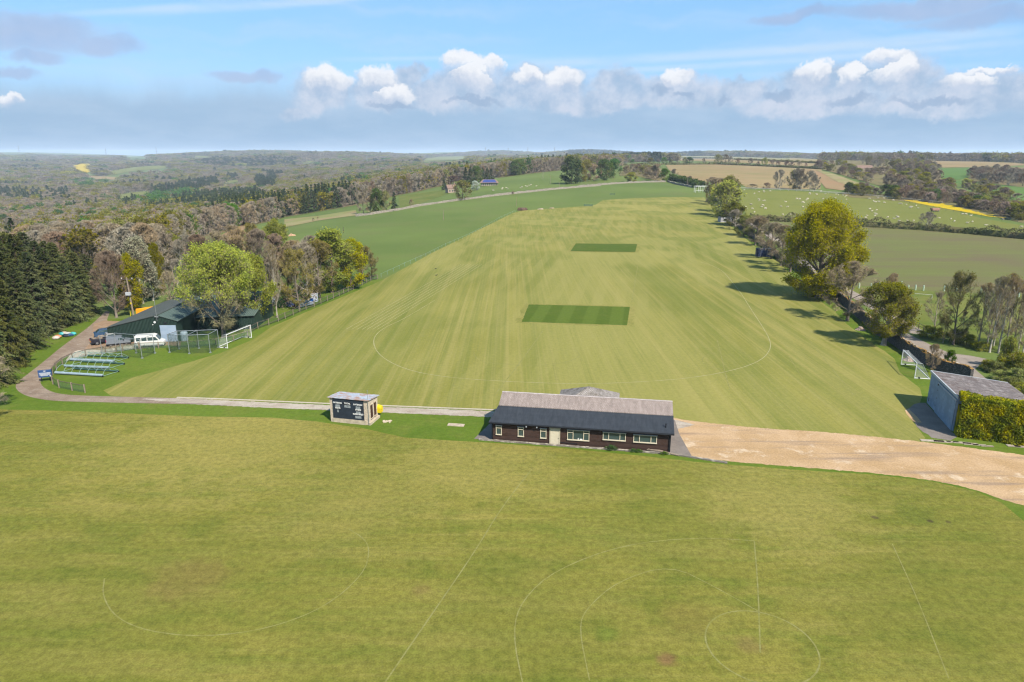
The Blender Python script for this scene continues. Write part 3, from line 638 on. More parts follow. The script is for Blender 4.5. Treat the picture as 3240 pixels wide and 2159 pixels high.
def env(Pt, D, c, r):
    """distance from points along directions to the ellipsoid"""
    p = (Pt - c) / r; d = D / r; A = (d * d).sum(-1); B = 2 * (p * d).sum(-1); Cc = (p * p).sum(-1) - 1
    disc = np.sqrt(np.maximum(B * B - 4 * A * Cc, 0)); return np.maximum((-B + disc) / (2 * A), 0)
def deciduous(seed, H=14., W=10., bf=.22, nl=12, ns=8, n3=8, n4=11, tw=(.5, 1.2), tww=.045, w3=.08, leaf=0, ls=.22, lz=-1, tr=.28, up=.25, lean=(0, 0), lump=.35, droop=0., lm=2, stems=1, shell=0., trunk_top=.82, flat=0., top=1., sp=1.6):
    """returns wood Arr, crown Arr (materials: 0 wood, 1 twig, 2 leaf)"""
    rng = np.random.default_rng(seed); wood = Arr(); crown = Arr()
    c = np.array([0, 0, H * (bf + 1) / 2]); r = np.array([W / 2, W / 2, H * (1 - bf) / 2])
    sg = 8; tt = np.linspace(0, 1, sg); roots = []
    TP = np.zeros((stems, sg, 3))
    for i in range(stems):
        off = rng.normal(size=2) * (.0 if stems == 1 else W * .22); ex = rng.normal(size=2) * W * .04 + np.array(lean) * H
        TP[i, :, 0] = off[0] * (.25 + tt) * 1 + ex[0] * tt + np.cumsum(rng.normal(size=sg)) * .05 * W / 10
        TP[i, :, 1] = off[1] * (.25 + tt) * 1 + ex[1] * tt + np.cumsum(rng.normal(size=sg)) * .05 * W / 10
        TP[i, :, 2] = tt * H * trunk_top * (1 if stems == 1 else rng.uniform(.85, 1.05))
    tr0 = tr / math.sqrt(stems); TR = tr0 * (1 - .86 * tt)[None] * np.ones((stems, 1)); TR[:, 0] *= 1.6
    TP2 = np.concatenate([TP[:, :1], TP[:, :1] + (TP[:, 1:2] - TP[:, :1]) * .12, TP[:, 1:]], 1); TR2 = np.concatenate([TR[:, :1], TR[:, :1] * .7, TR[:, 1:]], 1)
    V, F = tubes(TP2, TR2, 8); wood.add(V, F, 0)
    # limbs
    ti = np.linspace(max(bf * .75, .08) / trunk_top, .97, nl) + rng.normal(size=nl) * .015; ti = np.clip(ti, .08, .99)
    si = rng.integers(0, stems, nl); fi = ti * (sg - 1); i0 = np.minimum(fi.astype(int), sg - 2); fr = (fi - i0)[:, None]
    S = TP[si, i0] * (1 - fr) + TP[si, i0 + 1] * fr
    az = np.arange(nl) * 2.4 + rng.uniform(0, 6) + rng.normal(size=nl) * .3
    ela = np.interp(ti, [.1, .5, 1.], [.25 + up * .6, .55 + up, 1.25]) + rng.normal(size=nl) * .14
    D = np.stack([np.cos(az) * np.cos(ela), np.sin(az) * np.cos(ela), np.sin(ela)], 1)
    lump_f = 1 - lump * rng.random(nl) ** 1.5
    L = env(S, D, c, r) * lump_f; L = np.maximum(L, .5)
    t6 = np.linspace(0, 1, 6)
    bend = rng.normal(size=(nl, 3)) * .10; bend[:, 2] = .10 + up * .15 - droop
    LP = S[:, None] + D[:, None] * (L[:, None] * t6)[..., None] + bend[:, None] * (L[:, None] * (t6 ** 2 - t6 * .4))[..., None] + np.cumsum(rng.normal(size=(nl, 6, 3)) * .02, 1) * L[:, None, None] * t6[None, :, None]
    LR = np.interp(ti, [0, 1], [tr0 * .48, tr0 * .16])[:, None] * (1 - .85 * t6)[None]
    V, F = tubes(LP, LR, 5); wood.add(V, F, 0)
    # subs
    def spawn(Pp, Ll, n, tmin, spread, frac, Dp):
        m, sgm, _ = Pp.shape; tq = rng.uniform(tmin, 1, (m, n)); f = tq * (sgm - 1); i0 = np.minimum(f.astype(int), sgm - 2); fr = (f - i0)[..., None]; mm = np.arange(m)[:, None]
        s = Pp[mm, i0] * (1 - fr) + Pp[mm, i0 + 1] * fr
        loc = unit(Pp[mm, i0 + 1] - Pp[mm, i0]); rd = unit(rng.normal(size=(m, n, 3)))
        out = s - (c * np.array([1, 1, .75])); d = unit(loc * (1 - spread) + rd * spread + unit(out) * .35 + np.array([0, 0, up * .5 - droop]))
        s = s.reshape(-1, 3); d = d.reshape(-1, 3); ll = (Ll[:, None] * frac * rng.uniform(.55, 1.15, (m, n))).reshape(-1)
        ll = np.minimum(ll, env(s, d, c, r) * 1.02 + .15); return s, d, np.maximum(ll, .15), tq.reshape(-1)
    s2, d2, l2, _ = spawn(LP, L, ns, .22, .55, .5, D)
    t4 = np.linspace(0, 1, 4); SP = s2[:, None] + d2[:, None] * (l2[:, None] * t4)[..., None] + np.cumsum(rng.normal(size=(len(s2), 4, 3)) * .035, 1) * l2[:, None, None] * t4[None, :, None]
    SP[:, :, 2] -= droop * 1.2 * l2[:, None] * t4[None] ** 2
    SR = np.clip(l2 * .016, .02, .09)[:, None] * (1 - .7 * t4)[None]
    V, F = tubes(SP, SR, 3); wood.add(V, F, 0)
    s3, d3, l3, _ = spawn(SP, l2, n3, .12, .65, .55, d2)
    V, F = slivers(s3, d3, l3, w3, rng); crown.add(V, F, 1)
    SP3 = np.stack([s3, s3 + d3 * l3[:, None] * .5, s3 + d3 * l3[:, None]], 1)
    s4, d4, l4, _ = spawn(SP3, np.full(len(l3), 1.), n4, .05, .75, 1., d3)
    l4 = rng.uniform(*tw, len(s4)); l4 = np.minimum(l4, env(s4, d4, c, r * 1.06) + .2)
    if droop: d4 = unit(d4 + np.array([0, 0, -droop * 1.5]))
    V, F = slivers(s4, d4, l4, tww, rng); crown.add(V, F, 1)
    if leaf:
        e4 = s4 + d4 * (l4[:, None] * rng.uniform(.2, 1., (len(s4), 1)))
        k = e4[:, 2] > lz * H + rng.normal(size=len(e4)) * H * .04
        if shell:
            q = (((e4 - c) / r) ** 2).sum(1); k &= q > shell * rng.uniform(.7, 1.2, len(e4))
        e4 = e4[k]
        if len(e4):
            e = e4[rng.integers(0, len(e4), leaf)] + rng.normal(size=(leaf, 3)) * ls * sp
            V, F = leaves(e, ls, rng, flat); crown.add(V, F, lm)
    return wood, crown
def conifer(seed, H=17., W=7., bf=.06, wh=42, nb=8, ns=16, sz=.5, w=.16, gap=.0, tr=.22, taper=.85):
    rng = np.random.default_rng(seed); wood = Arr(); crown = Arr()
    t = np.linspace(0, 1, 6)[None]; P = np.zeros((1, 6, 3)); P[:, :, 2] = t * H * .985; P[:, :, :2] += rng.normal(size=(1, 6, 2)) * .05
    V, F = tubes(P, tr * (1 - .93 * t), 7); wood.add(V, F, 0)
    hz = np.repeat(np.linspace(bf, .985, wh), nb) + rng.normal(size=wh * nb) * .01; hz = np.clip(hz, bf, .995)
    azi = rng.uniform(0, 2 * np.pi, len(hz)); ang_l = 1 + .22 * np.sin(azi * 2 + rng.uniform(0, 6)) * 0 + rng.normal(size=len(hz)) * .16
    lobes = 1 + .18 * np.sin(azi * 3 + hz * 9 + rng.uniform(0, 6))
    L = W / 2 * np.clip((1 - hz) / (1 - bf), 0, 1) ** taper * ang_l * lobes + .18
    el = np.interp(hz, [0, .6, 1], [-.28, -.05, .75]) + rng.normal(size=len(hz)) * .1
    D = np.stack([np.cos(azi) * np.cos(el), np.sin(azi) * np.cos(el), np.sin(el)], 1); S = np.column_stack([np.zeros(len(hz)), np.zeros(len(hz)), hz * H])
    V, F = slivers(S, D, L, w * .5, rng); crown.add(V, F, 0)
    n = len(S); q = rng.uniform(.22, 1., (n, ns)) ** .8; st = S[:, None] + D[:, None] * (L[:, None] * q)[..., None]
    sd = np.cross(D, [0, 0, 1.]); sd = unit(sd)[:, None] * rng.choice([-1, 1], (n, ns))[..., None]
    dd = unit(D[:, None] * .8 + sd * rng.uniform(.2, 1.1, (n, ns))[..., None] + np.array([0, 0, -.35]) + rng.normal(size=(n, ns, 3)) * .2)
    ln = np.clip(L[:, None] * .42 * (1.15 - q), .25, 1.4) * rng.uniform(.7, 1.2, (n, ns)) * (sz / .5)
    st[..., 2] -= (.10 * L[:, None] * q ** 2)
    keep = rng.random((n, ns)) > gap
    V, F = slivers(st[keep], dd[keep], ln[keep], w * rng.uniform(.8, 1.8, keep.sum()), rng); crown.add(V, F, 2)
    return wood, crown
def pine(seed, H=15., W=9., leaf=9000, ls=.3):
    return deciduous(seed, H, W, .12, 16, 8, 7, 8, leaf=leaf, ls=ls, lump=.4, up=.05)
PROTO = {}
def proto(key, gen, mats, n=1, **kw):
    """mats: wood, twig, leaf"""
    lst = []
    for i in range(n):
        wd, cr = gen(kw.pop('seed', None) if False else (abs(hash_(key)) + i * 77), **kw)
        lst.append((wd.mesh(key + '_trunk', [mats[0]]), cr.mesh(key + '_crown', list(mats))))
    PROTO[key] = (lst, kw.get('H', 14.), kw.get('W', 10.))
def hash_(s):
    h = 7
    for ch in s: h = (h * 31 + ord(ch)) % 99991
    return h
def tree(key, u, v, vtop, wpx, label, name='tree', cat='tree', group=None, var=None, rz=None, Y=None, base=None):
    lst, H0, W0 = PROTO[key]; p = G(u, v) if base is None else base
    if Y is not None:
        s, k = ray(u, v); p = Vector((s * Y, Y, H(s * Y, Y)))
    Hh = max(topz(vtop, p.y) - p.z, 1.5)
    Zc = p.y * math.cos(R(PITCH)) + (CAM_H - p.z - Hh * .6) * math.sin(R(PITCH)); Ww = wpx / FPX * Zc
    i = random.randrange(len(lst)) if var is None else var % len(lst); tm, cm = lst[i]
    o = thing(name, label, cat, (p.x, p.y, p.z - .05), random.uniform(0, 6.28) if rz is None else rz, group)
    o.scale = (Ww / W0, Ww / W0, Hh / H0); link('trunk', tm, o); link('crown', cm, o); return o
# close-up kinds
print('protos')
proto('bare_red', deciduous, (B_bark, T_red, F_bud), 1, H=15., W=8., bf=.10, nl=22, ns=9, n3=8, n4=9, up=.5, lump=.3)
proto('bare_brown', deciduous, (B_bark, T_brown, F_bud), 3, H=14., W=9., bf=.14, nl=16, ns=9, n3=8, n4=10, up=.35, lump=.3, leaf=900, ls=.12)
proto('bare_grey', deciduous, (B_pale, T_grey, F_bud), 2, H=14., W=8., bf=.18, nl=16, ns=8, n3=8, n4=9, up=.45, lump=.35)
proto('bare_olive', deciduous, (B_bark, T_olive, F_olive), 2, H=14., W=9., bf=.12, nl=16, ns=9, n3=8, n4=9, up=.35, lump=.3, leaf=3500, ls=.13)
proto('tall_bare', deciduous, (B_pale, T_brown, F_bud), 3, H=16., W=6.5, bf=.20, nl=15, ns=6, n3=6, n4=5, up=.75, lump=.3, tr=.2, trunk_top=.95, leaf=700, ls=.11)
proto('yellow_tree', deciduous, (B_bark, T_olive, F_yel), 2, H=14., W=9., bf=.08, nl=16, ns=9, n3=7, n4=9, leaf=15000, ls=.20, lump=.35)
proto('lime_tree', deciduous, (B_bark, T_olive, F_lime), 2, H=14., W=9., bf=.10, nl=16, ns=9, n3=7, n4=9, leaf=15000, ls=.20, lump=.35)
proto('dome_tree', deciduous, (B_bark, T_olive, F_lime), 1, H=16.5, W=14.5, bf=.12, nl=26, ns=10, n3=9, n4=9, leaf=29000, ls=.16, lz=.50, lump=.34, sp=2.6, tr=.48, trunk_top=.6, up=.4)
proto('great_tree', deciduous, (B_bark, T_olive, F_gold), 1, H=22., W=16.8, bf=.02, nl=46, ns=13, n3=9, n4=8, leaf=66000, ls=.20, lump=.18, droop=.22, tr=.8, trunk_top=.86, up=.2, sp=2.4)
F_round = foliage('round_tree_leaf', (.29, .285, .026), (.19, .20, .028), .5, scale=.35)
proto('round_lime', deciduous, (B_pale, T_olive, F_round), 1, H=11., W=9.2, bf=.2, nl=20, ns=10, n3=9, n4=9, leaf=17000, ls=.14, lump=.2, tr=.42, tww=.04)
proto('catkin_tree', deciduous, (B_pale, T_grey, F_pale), 1, H=14., W=6., bf=.04, nl=22, ns=8, n3=7, n4=8, leaf=9000, ls=.17, lump=.2, up=.5)
proto('white_bare', deciduous, (B_pale, T_grey, F_bud), 1, H=15., W=6.5, bf=.15, nl=16, ns=6, n3=6, n4=6, up=.7, lump=.3, tr=.25, trunk_top=.95)
proto('spruce', conifer, (B_dark, F_con, F_con), 5, H=17., W=8.5, wh=46, nb=10, ns=24, sz=.6, w=.17, taper=.58)
proto('small_shrub', deciduous, (B_bark, T_brown, F_shrub), 2, H=3.2, W=3.6, bf=.0, nl=14, ns=6, n3=6, n4=6, tw=(.2, .5), tww=.02, w3=.03, tr=.05, leaf=5000, ls=.09, trunk_top=.5, up=.2)
proto('yew_shrub', deciduous, (B_dark, T_brown, F_bright), 1, H=2.4, W=2.2, bf=.0, nl=14, ns=6, n3=5, n4=5, tw=(.2, .4), tww=.02, w3=.03, tr=.05, leaf=5000, ls=.07, trunk_top=.6)
# middle-distance kinds (trunk and crown still apart)
def midk(key, mats, n, **kw):
    d = dict(H=12., W=9., bf=.04, nl=14, ns=7, n3=6, n4=5, tw=(.8, 1.9), tww=.13, w3=.17, lump=.22, up=.35, tr=.22); d.update(kw)
    proto(key, deciduous, mats, n, **d)
midk('m_grey', (B_pale, T_grey, F_bud), 3); midk('m_brown', (B_bark, T_brown, F_bud), 3); midk('m_red', (B_bark, T_red, F_bud), 2)
midk('m_olive', (B_bark, T_olive, F_olive), 2, leaf=1100, ls=.35)
midk('m_yellow', (B_bark, T_olive, F_yel), 2, leaf=2400, ls=.36); midk('m_green', (B_bark, T_olive, F_green), 2, leaf=3000, ls=.38, bf=.04)
midk('m_bright', (B_bark, T_olive, F_bright), 2, leaf=2600, ls=.36); midk('m_pink', (B_bark, T_brown, F_pink), 1, leaf=1200, ls=.3); midk('m_white', (B_bark, T_grey, F_white), 1, leaf=2600, ls=.34, bf=.0)
midk('m_copper', (B_bark, T_red, F_copper), 1, leaf=1500, ls=.35)
midk('m_gold', (B_bark, T_olive, F_gold), 1, leaf=2600, ls=.35)
proto('m_conifer', conifer, (B_dark, F_cond, F_cond), 3, H=14., W=6., wh=24, nb=6, ns=9, sz=1.0, w=.42)
proto('m_pine', deciduous, (B_dark, F_cond, F_cond), 2, H=15., W=11., bf=.05, nl=14, ns=7, n3=5, n4=4, leaf=5000, ls=.42, lump=.3, up=.1, tww=.1)
# ------------------------------------------------------------------ planting: the trees one can tell apart
# spruce stand on the left
spr = [(-10, 1222, 905, 120), (36, 1160, 850, 118), (-70, 1180, 800, 150), (84, 1108, 835, 116), (130, 1062, 800, 116), (180, 1036, 790, 110), (228, 1018, 815, 100), (262, 1000, 800, 105),
       (-20, 1120, 770, 160), (40, 1080, 752, 150), (95, 1045, 745, 140), (150, 1015, 765, 130), (200, 985, 770, 115), (246, 965, 792, 100), (286, 950, 805, 90), (60, 1020, 738, 140), (10, 1040, 742, 150), (116, 985, 738, 120), (-50, 1050, 735, 150), (170, 960, 765, 110)]
sp_lab = ['dark green spruce nearest the bend of the track at the left edge', 'dark green spruce behind the one at the track bend, close to the rough grass']
for i, (u, v, vt, wp) in enumerate(spr):
    lab = sp_lab[i] if i < 2 else ('dark green spruce at the right end of the dense stand beside the track' if i == 14 else 'tall dark green spruce within the dense stand left of the track')
    tree('spruce', u, v, vt, wp, lab, 'spruce', 'conifer', 'spruces in the dense stand left of the track', var=i)
# round the barn
tree('bare_red', *zE(965, 745), 797, 112, 'reddish brown bare tree with twin grey trunks beside the track fork', 'bare_tree')
tree('yellow_tree', 420, 982, 812, 92, 'columnar yellow green tree behind the power pole by the track', 'leafy_tree')
tree('catkin_tree', 452, 960, 760, 86, 'pale grey round topped tree covered in catkins behind the power pole', 'catkin_tree')
tree('catkin_tree', 486, 952, 835, 52, 'smaller silvery tree in front of the pale catkin tree', 'catkin_tree')
tree('yellow_tree', 506, 935, 778, 50, 'golden yellow tree between the pale catkin tree and the bare white tree', 'leafy_tree')
tree('white_bare', 570, 957, 823, 78, 'bare tree with pale white stems behind the barn roof', 'bare_tree')
tree('bare_brown', 545, 975, 858, 60, 'low brown bare tree left of the pale stemmed tree behind the barn', 'bare_tree')
tree('dome_tree', 709.6, 1066, 786, 238, 'broad domed lime green tree with bare lower branches in front of the barn', 'domed_tree', var=0, rz=.8)
tree('lime_tree', 812, 1024, 812, 112, 'smaller lime green tree right of the broad domed tree', 'leafy_tree')
tree('tall_bare', 878, 1005, 779, 70, 'tall bare tree with a straight pale trunk standing at the fence', 'bare_tree')
tree('bare_grey', 862, 992, 835, 80, 'grey bare tree just left of the tall straight trunk by the fence', 'bare_tree')
tree('bare_olive', 948, 978, 790, 112, 'olive brown bare tree at the fence behind the parked white trailer', 'bare_tree')
tree('bare_brown', 915, 968, 800, 100, 'brown bare tree behind the fence right of the tall pale trunk', 'bare_tree')
tree('bare_grey', 975, 950, 765, 112, 'grey stemmed bare tree in the middle of the fence row', 'bare_tree')
tree('bare_olive', 1012, 942, 762, 118, 'olive bare tree crowding the middle of the row along the field fence', 'bare_tree')
tree('bare_brown', 1028, 905, 752, 100, 'brown twiggy tree in front of the tallest lime green crown', 'bare_tree')
tree('lime_tree', 1052, 926, 733, 150, 'tallest lime green tree in the row along the field fence', 'leafy_tree')
tree('lime_tree', 1112, 914, 764, 104, 'lime green tree hanging over the fence near the end of the row', 'leafy_tree')
tree('bare_olive', 1150, 892, 778, 78, 'olive brown tree second from the far end of the fence row', 'bare_tree')
tree('bare_olive', 1176, 884, 800, 52, 'last small olive tree at the far end of the fence row', 'bare_tree')
for i, (u, v, vt, wp, k, lab) in enumerate([(640, 905, 745, 90, 'bare_red', 'rusty brown bare tree behind the broad domed tree'), (700, 900, 735, 95, 'bare_brown', 'brown bare tree behind the centre of the domed tree'), (768, 900, 728, 100, 'bare_brown', 'brown bare tree behind the right shoulder of the domed tree'),
        (826, 895, 728, 92, 'bare_red', 'purplish red bare tree behind the gap in the barn trees'), (880, 880, 742, 80, 'bare_red', 'dark reddish bare tree right of the gap behind the barn trees'), (880, 850, 700, 80, 'yellow_tree', 'faint yellow green tree above the reddish bare trees'),
        (350, 915, 790, 70, 'bare_brown', 'brown bare tree behind the reddish twin trunk tree'), (600, 880, 745, 90, 'bare_grey', 'grey bare tree behind the domed tree on its left'), (545, 850, 738, 80, 'yellow_tree', 'small yellow green tree in front of the valley wood'), (575, 862, 760, 60, 'bare_grey', 'low grey bare tree beside the small yellow green tree'),
        (940, 880, 760, 90, 'bare_brown', 'brown bare tree tucked behind the row by the green slope'), (990, 870, 748, 90, 'bare_grey', 'grey bare tree tucked behind the row by the green slope'), (740, 840, 715, 80, 'bare_brown', 'brown bare tree on the valley side above the domed tree'), (800, 838, 708, 80, 'bare_olive', 'olive bare tree on the valley side above the reddish trees')]):
    tree(k, u, v, vt, wp, lab, 'bare_tree' if k[0] == 'b' else 'leafy_tree')
# row along the stone wall on the right
tree('round_lime', 2795, 1092, 905, 172, 'nearest round brownish green tree in the wall row with a thick pale trunk', 'round_tree', rz=.4)
tree('bare_brown', 2680, 1015, 832, 158, 'bare brown tree with a pale trunk second along the wall row', 'bare_tree', var=1, rz=1.2)
tree('great_tree', 2591, 943, 645, 226, 'huge golden green drooping tree towering over the wall row', 'great_tree', rz=2.)
tree('bare_olive', 2500, 861, 722, 108, 'brown budding tree just beyond the huge golden tree', 'bare_tree')
tree('bare_brown', 2470, 842, 715, 90, 'bare brown tree between the blue container and the huge golden tree', 'bare_tree')
tree('bare_brown', 2440, 820, 706, 106, 'bare brown tree leaning over the dark blue container', 'bare_tree', var=2)
tree('bare_brown', 2388, 777, 684, 94, 'dome shaped bare brown tree beyond the dark blue container', 'bare_tree', var=0)
tree('yellow_tree', 2352, 748, 683, 58, 'yellow tree peeping out left of the dome shaped brown tree', 'leafy_tree')
tree('yellow_tree', 2398, 758, 688, 50, 'yellow tree peeping out right of the dome shaped brown tree', 'leafy_tree')
tree('bare_grey', 2327, 728, 664, 56, 'grey bare tree beside the small grey shed', 'bare_tree')
tree('yellow_tree', 2318, 716, 641, 72, 'golden yellow tree just behind the small grey shed', 'leafy_tree')
tree('m_gold', 2296, 688, 582, 92, 'large dark golden green tree at the far end of the wall row', 'leafy_tree')
tree('m_gold', 2272, 672, 598, 56, 'olive green tree on the left flank of the far golden tree', 'leafy_tree')
tree('m_brown', 2255, 650, 563, 58, 'brown bare tree beyond the far golden green tree on the left', 'bare_tree')
tree('m_olive', 2308, 648, 562, 60, 'olive brown tree rising behind the far golden green tree', 'bare_tree')
tree('m_olive', 2240, 640, 590, 30, 'low scrubby tree next to the white cricket frames', 'bare_tree')
# young trees and stems right of the lane
for i, (u, v, vt, wp, lab) in enumerate([(zO(990, 850), 0, 925, 74, 'slim budding tree beside the dark paddock fence'), (zO(1240, 985), 0, 862, 108, 'tallest yellow tinted budding tree right of the lane'), (zO(1110, 965), 0, 1015, 30, 'thin pale sapling left of the tallest budding tree'),
        (zO(1340, 900), 0, 985, 46, 'low dark stemmed sapling right of the tallest budding tree'), (zO(1540, 1015), 0, 900, 84, 'bare tree with a forked trunk on the paddock edge'), (zO(1690, 1080), 0, 880, 96, 'bare tree with two pale trunks over the lane clearing'), (zO(1650, 1020), 0, 905, 80, 'bare tree behind the two pale trunks'),
        (zO(1800, 1090), 0, 872, 96, 'bare tree with a leaning white trunk'), (zO(1890, 1010), 0, 885, 90, 'bare tree behind the leaning white trunk'), (zO(1980, 1000), 0, 905, 84, 'bare tree with a brown stem near the right edge'), (zO(2030, 1110), 0, 925, 70, 'bare pale stemmed tree at the right edge'),
        (zO(2090, 1140), 0, 935, 76, 'outermost bare pale stemmed tree cut by the right edge'), (zO(2180, 1040), 0, 900, 90, 'bare tree standing half outside the right edge'), (zO(1740, 1000), 0, 890, 70, 'slender bare tree deep in the lane side clump')]):
    tree('tall_bare' if i not in (1,) else 'bare_olive', u[0], u[1], vt, wp, lab, 'bare_tree', var=i)
tree('bare_olive', 2850, 1068, 940, 72, 'thin olive bare tree rising behind the nearest round wall tree', 'bare_tree')
tree('bare_brown', 2810, 1010, 868, 60, 'faint bare tree between the round wall tree and the thin crop field', 'bare_tree')
for i, (a, b, tp, wp, k, lab) in enumerate([(1880, 1290, 1075, 60, 'small_shrub', 'bright yellow green shrub under the white trunks'), (1750, 1330, 1145, 56, 'small_shrub', 'yellow green shrub right of the lane clearing'), (1990, 1330, 1120, 76, 'small_shrub', 'yellow green shrub against the right edge'), (1860, 1430, 1180, 72, 'small_shrub', 'olive shrub beside the lane above the garage'),
        (2060, 1480, 1170, 80, 'small_shrub', 'large olive shrub at the right edge above the garage'), (1650, 1290, 1140, 46, 'small_shrub', 'low green shrub at the corner of the clearing'), (2140, 1390, 1130, 80, 'small_shrub', 'broad shrub half outside the right edge'), (1960, 1510, 1200, 60, 'small_shrub', 'brown twiggy shrub beyond the garage roof'), (2110, 1600, 1215, 80, 'small_shrub', 'twiggy shrub lowest at the right edge above the garage'),
        (1190, 1225, 1112, 34, 'yew_shrub', 'small bushy evergreen growing against the wall beside the lane'), (960, 900, 1035, 70, 'small_shrub', 'low scrub at the foot of the slim budding tree'), (1290, 960, 1045, 60, 'small_shrub', 'brown scrub at the foot of the tallest budding tree'), (1400, 990, 1060, 60, 'small_shrub', 'brown scrub between the budding trees'), (1600, 1060, 1085, 50, 'small_shrub', 'low scrub on the bank by the lane clearing')]):
    u, v = zO(a, b); tree(k, u, v, tp, wp, lab, 'shrub', 'shrub')
tree('bare_brown', -25, 1318, 1120, 170, 'brown bare bush at the left edge beside the track bend', 'bush', 'bush')
tree('bare_brown', zO(970, 1330)[0], zO(970, 1330)[1], 1090, 46, 'young bare tree with a slim pale stem behind the white goal', 'young_tree')
# isolated trees further off
for (k, z, a, b, ta, wd, lab, nm) in [
    ('m_olive', zB, 1325, 455, 320, 62, 'round olive brown tree standing alone by the field wall near the cottage', 'round_tree'),
    ('m_white', zB, 1420, 385, 318, 26, 'white blossoming tree between the cottage and the solar roofed house', 'blossom_tree'),
    ('m_copper', zB, 1260, 350, 280, 44, 'copper coloured tree behind the cottage', 'copper_tree'),
    ('m_conifer', zB, 1190, 380, 300, 20, 'dark evergreen just left of the cottage', 'conifer'),
    ('m_conifer', zB, 1350, 330, 212, 26, 'leftmost dark conifer behind the cottage', 'conifer'), ('m_conifer', zB, 1385, 340, 208, 28, 'dark conifer second in the clump behind the cottage', 'conifer'), ('m_green', zB, 1430, 330, 212, 36, 'dark green broad tree amid the conifers behind the cottage', 'evergreen'),
    ('m_conifer', zB, 1475, 320, 215, 24, 'dark conifer left of the solar roofed house', 'conifer'), ('m_conifer', zB, 1510, 316, 214, 26, 'dark conifer right behind the solar roofed house', 'conifer'), ('m_conifer', zB, 1540, 312, 220, 22, 'rightmost dark conifer behind the solar roofed house', 'conifer'),
    ('m_pine', zB, 2140, 335, 145, 66, 'big dark spreading pine at the left end of the hilltop clump', 'pine'),
    ('m_olive', zC, 160, 395, 205, 46, 'olive tree next to the big dark pine', 'leafy_tree'), ('m_brown', zC, 235, 395, 240, 48, 'brown bare tree in the middle of the hilltop clump', 'bare_tree'), ('m_brown', zC, 195, 380, 225, 46, 'bare tree behind the olive one in the hilltop clump', 'bare_tree'), ('m_green', zC, 320, 385, 205, 48, 'dark green tree right of centre in the hilltop clump', 'leafy_tree'),
    ('m_bright', zC, 415, 365, 200, 46, 'bright green tree at the right end of the hilltop clump', 'leafy_tree'), ('m_olive', zC, 110, 400, 240, 40, 'low olive tree under the big dark pine', 'leafy_tree'), ('m_green', zC, 375, 368, 230, 36, 'dark tree behind the bright green one on the hilltop', 'leafy_tree'),
    ('m_gold', zC, 577, 403, 318, 40, 'small golden tree standing alone in the pasture by the stone wall', 'lone_tree'),
    ('m_bright', zC, 885, 400, 285, 30, 'bright green tree where the hedgerow meets the wall', 'leafy_tree'), ('m_brown', zC, 810, 390, 238, 52, 'tall brown bare tree left of the bright green hedgerow tree', 'bare_tree'), ('m_brown', zC, 745, 375, 262, 44, 'brown bare tree second left of the bright green hedgerow tree', 'bare_tree'),
    ('m_brown', zC, 1120, 410, 345, 26, 'small bare tree by the pole in the field hedge', 'bare_tree'), ('m_brown', zC, 975, 385, 280, 26, 'slim brown tree above the field hedge', 'bare_tree'), ('m_green', zC, 1180, 455, 400, 22, 'round green bush near the end of the field hedge', 'bush'),
    ('m_grey', zD, 1365, 905, 738, 54, 'lone dark stemmed tree standing in the pasture hedge', 'lone_tree'),
    ('m_grey', zD, 60, 515, 300, 46, 'left bare tree of the clump behind the pasture fence', 'bare_tree'), ('m_grey', zC, 1955, 470, 290, 46, 'leftmost bare tree of the clump behind the pasture fence', 'bare_tree'), ('m_olive', zC, 2090, 470, 300, 42, 'olive tree in the clump behind the pasture fence', 'leafy_tree'), ('m_grey', zC, 2160, 480, 285, 44, 'tallest bare tree of the clump behind the pasture fence', 'bare_tree'), ('m_grey', zC, 2240, 485, 298, 40, 'bare tree right of the tallest in the fence clump', 'bare_tree'), ('m_grey', zC, 2290, 485, 340, 34, 'rightmost low bare tree of the fence clump', 'bare_tree'),
    ('m_brown', zC, 1330, 460, 355, 46, 'bare brown tree on the corner above the cricket frames', 'bare_tree'), ('m_olive', zC, 1480, 470, 358, 44, 'bare olive tree rising behind the far golden crown', 'bare_tree'), ('m_brown', zC, 1400, 465, 365, 40, 'bare tree between the corner tree and the far golden crown', 'bare_tree'),
    ('m_brown', zC, 1590, 450, 405, 14, 'thin bare sapling at the edge of the tan field', 'bare_tree'), ('m_red', zC, 1840, 468, 408, 28, 'low reddish bush by the pasture fence', 'bush'), ('m_brown', zC, 1700, 462, 420, 40, 'low brown bush by the pasture fence', 'bush'),
    ('m_conifer', zB, 780, 395, 275, 18, 'tall narrow conifer standing out of the bare wood', 'conifer'), ('m_conifer', zB, 585, 420, 308, 26, 'broad conifer standing out of the bare wood', 'conifer'), ('m_conifer', zB, 375, 385, 304, 18, 'small conifer in the bare wood left of the broad one', 'conifer'), ('m_conifer', zB, 303, 405, 345, 18, 'smallest and leftmost conifer in the bare wood', 'conifer'),
    ('m_brown', zB, 590, 555, 400, 44, 'brown bare tree on the left of the clump on the field wall', 'bare_tree'), ('m_green', zB, 690, 552, 385, 40, 'dark olive green tree in the clump on the field wall', 'leafy_tree'), ('m_olive', zB, 760, 545, 400, 36, 'olive tree in the clump on the field wall', 'leafy_tree'), ('m_conifer', zB, 820, 535, 395, 26, 'dark conifer at the right end of the clump on the field wall', 'conifer'), ('m_brown', zB, 640, 555, 430, 36, 'low brown tree in front of the clump on the field wall', 'bare_tree'),
    ('m_brown', zB, 1700, 412, 388, 9, 'tiny bush on the stone wall in mid field', 'bush'), ('m_brown', zB, 945, 505, 450, 18, 'little bare bush beside the stone wall', 'bush'),
    ('m_brown', zB, 215, 610, 590, 9, 'tiny bush on the rough strip, left of two', 'bush'), ('m_brown', zB, 250, 600, 580, 8, 'tiny bush on the rough strip, right of two', 'bush')]:
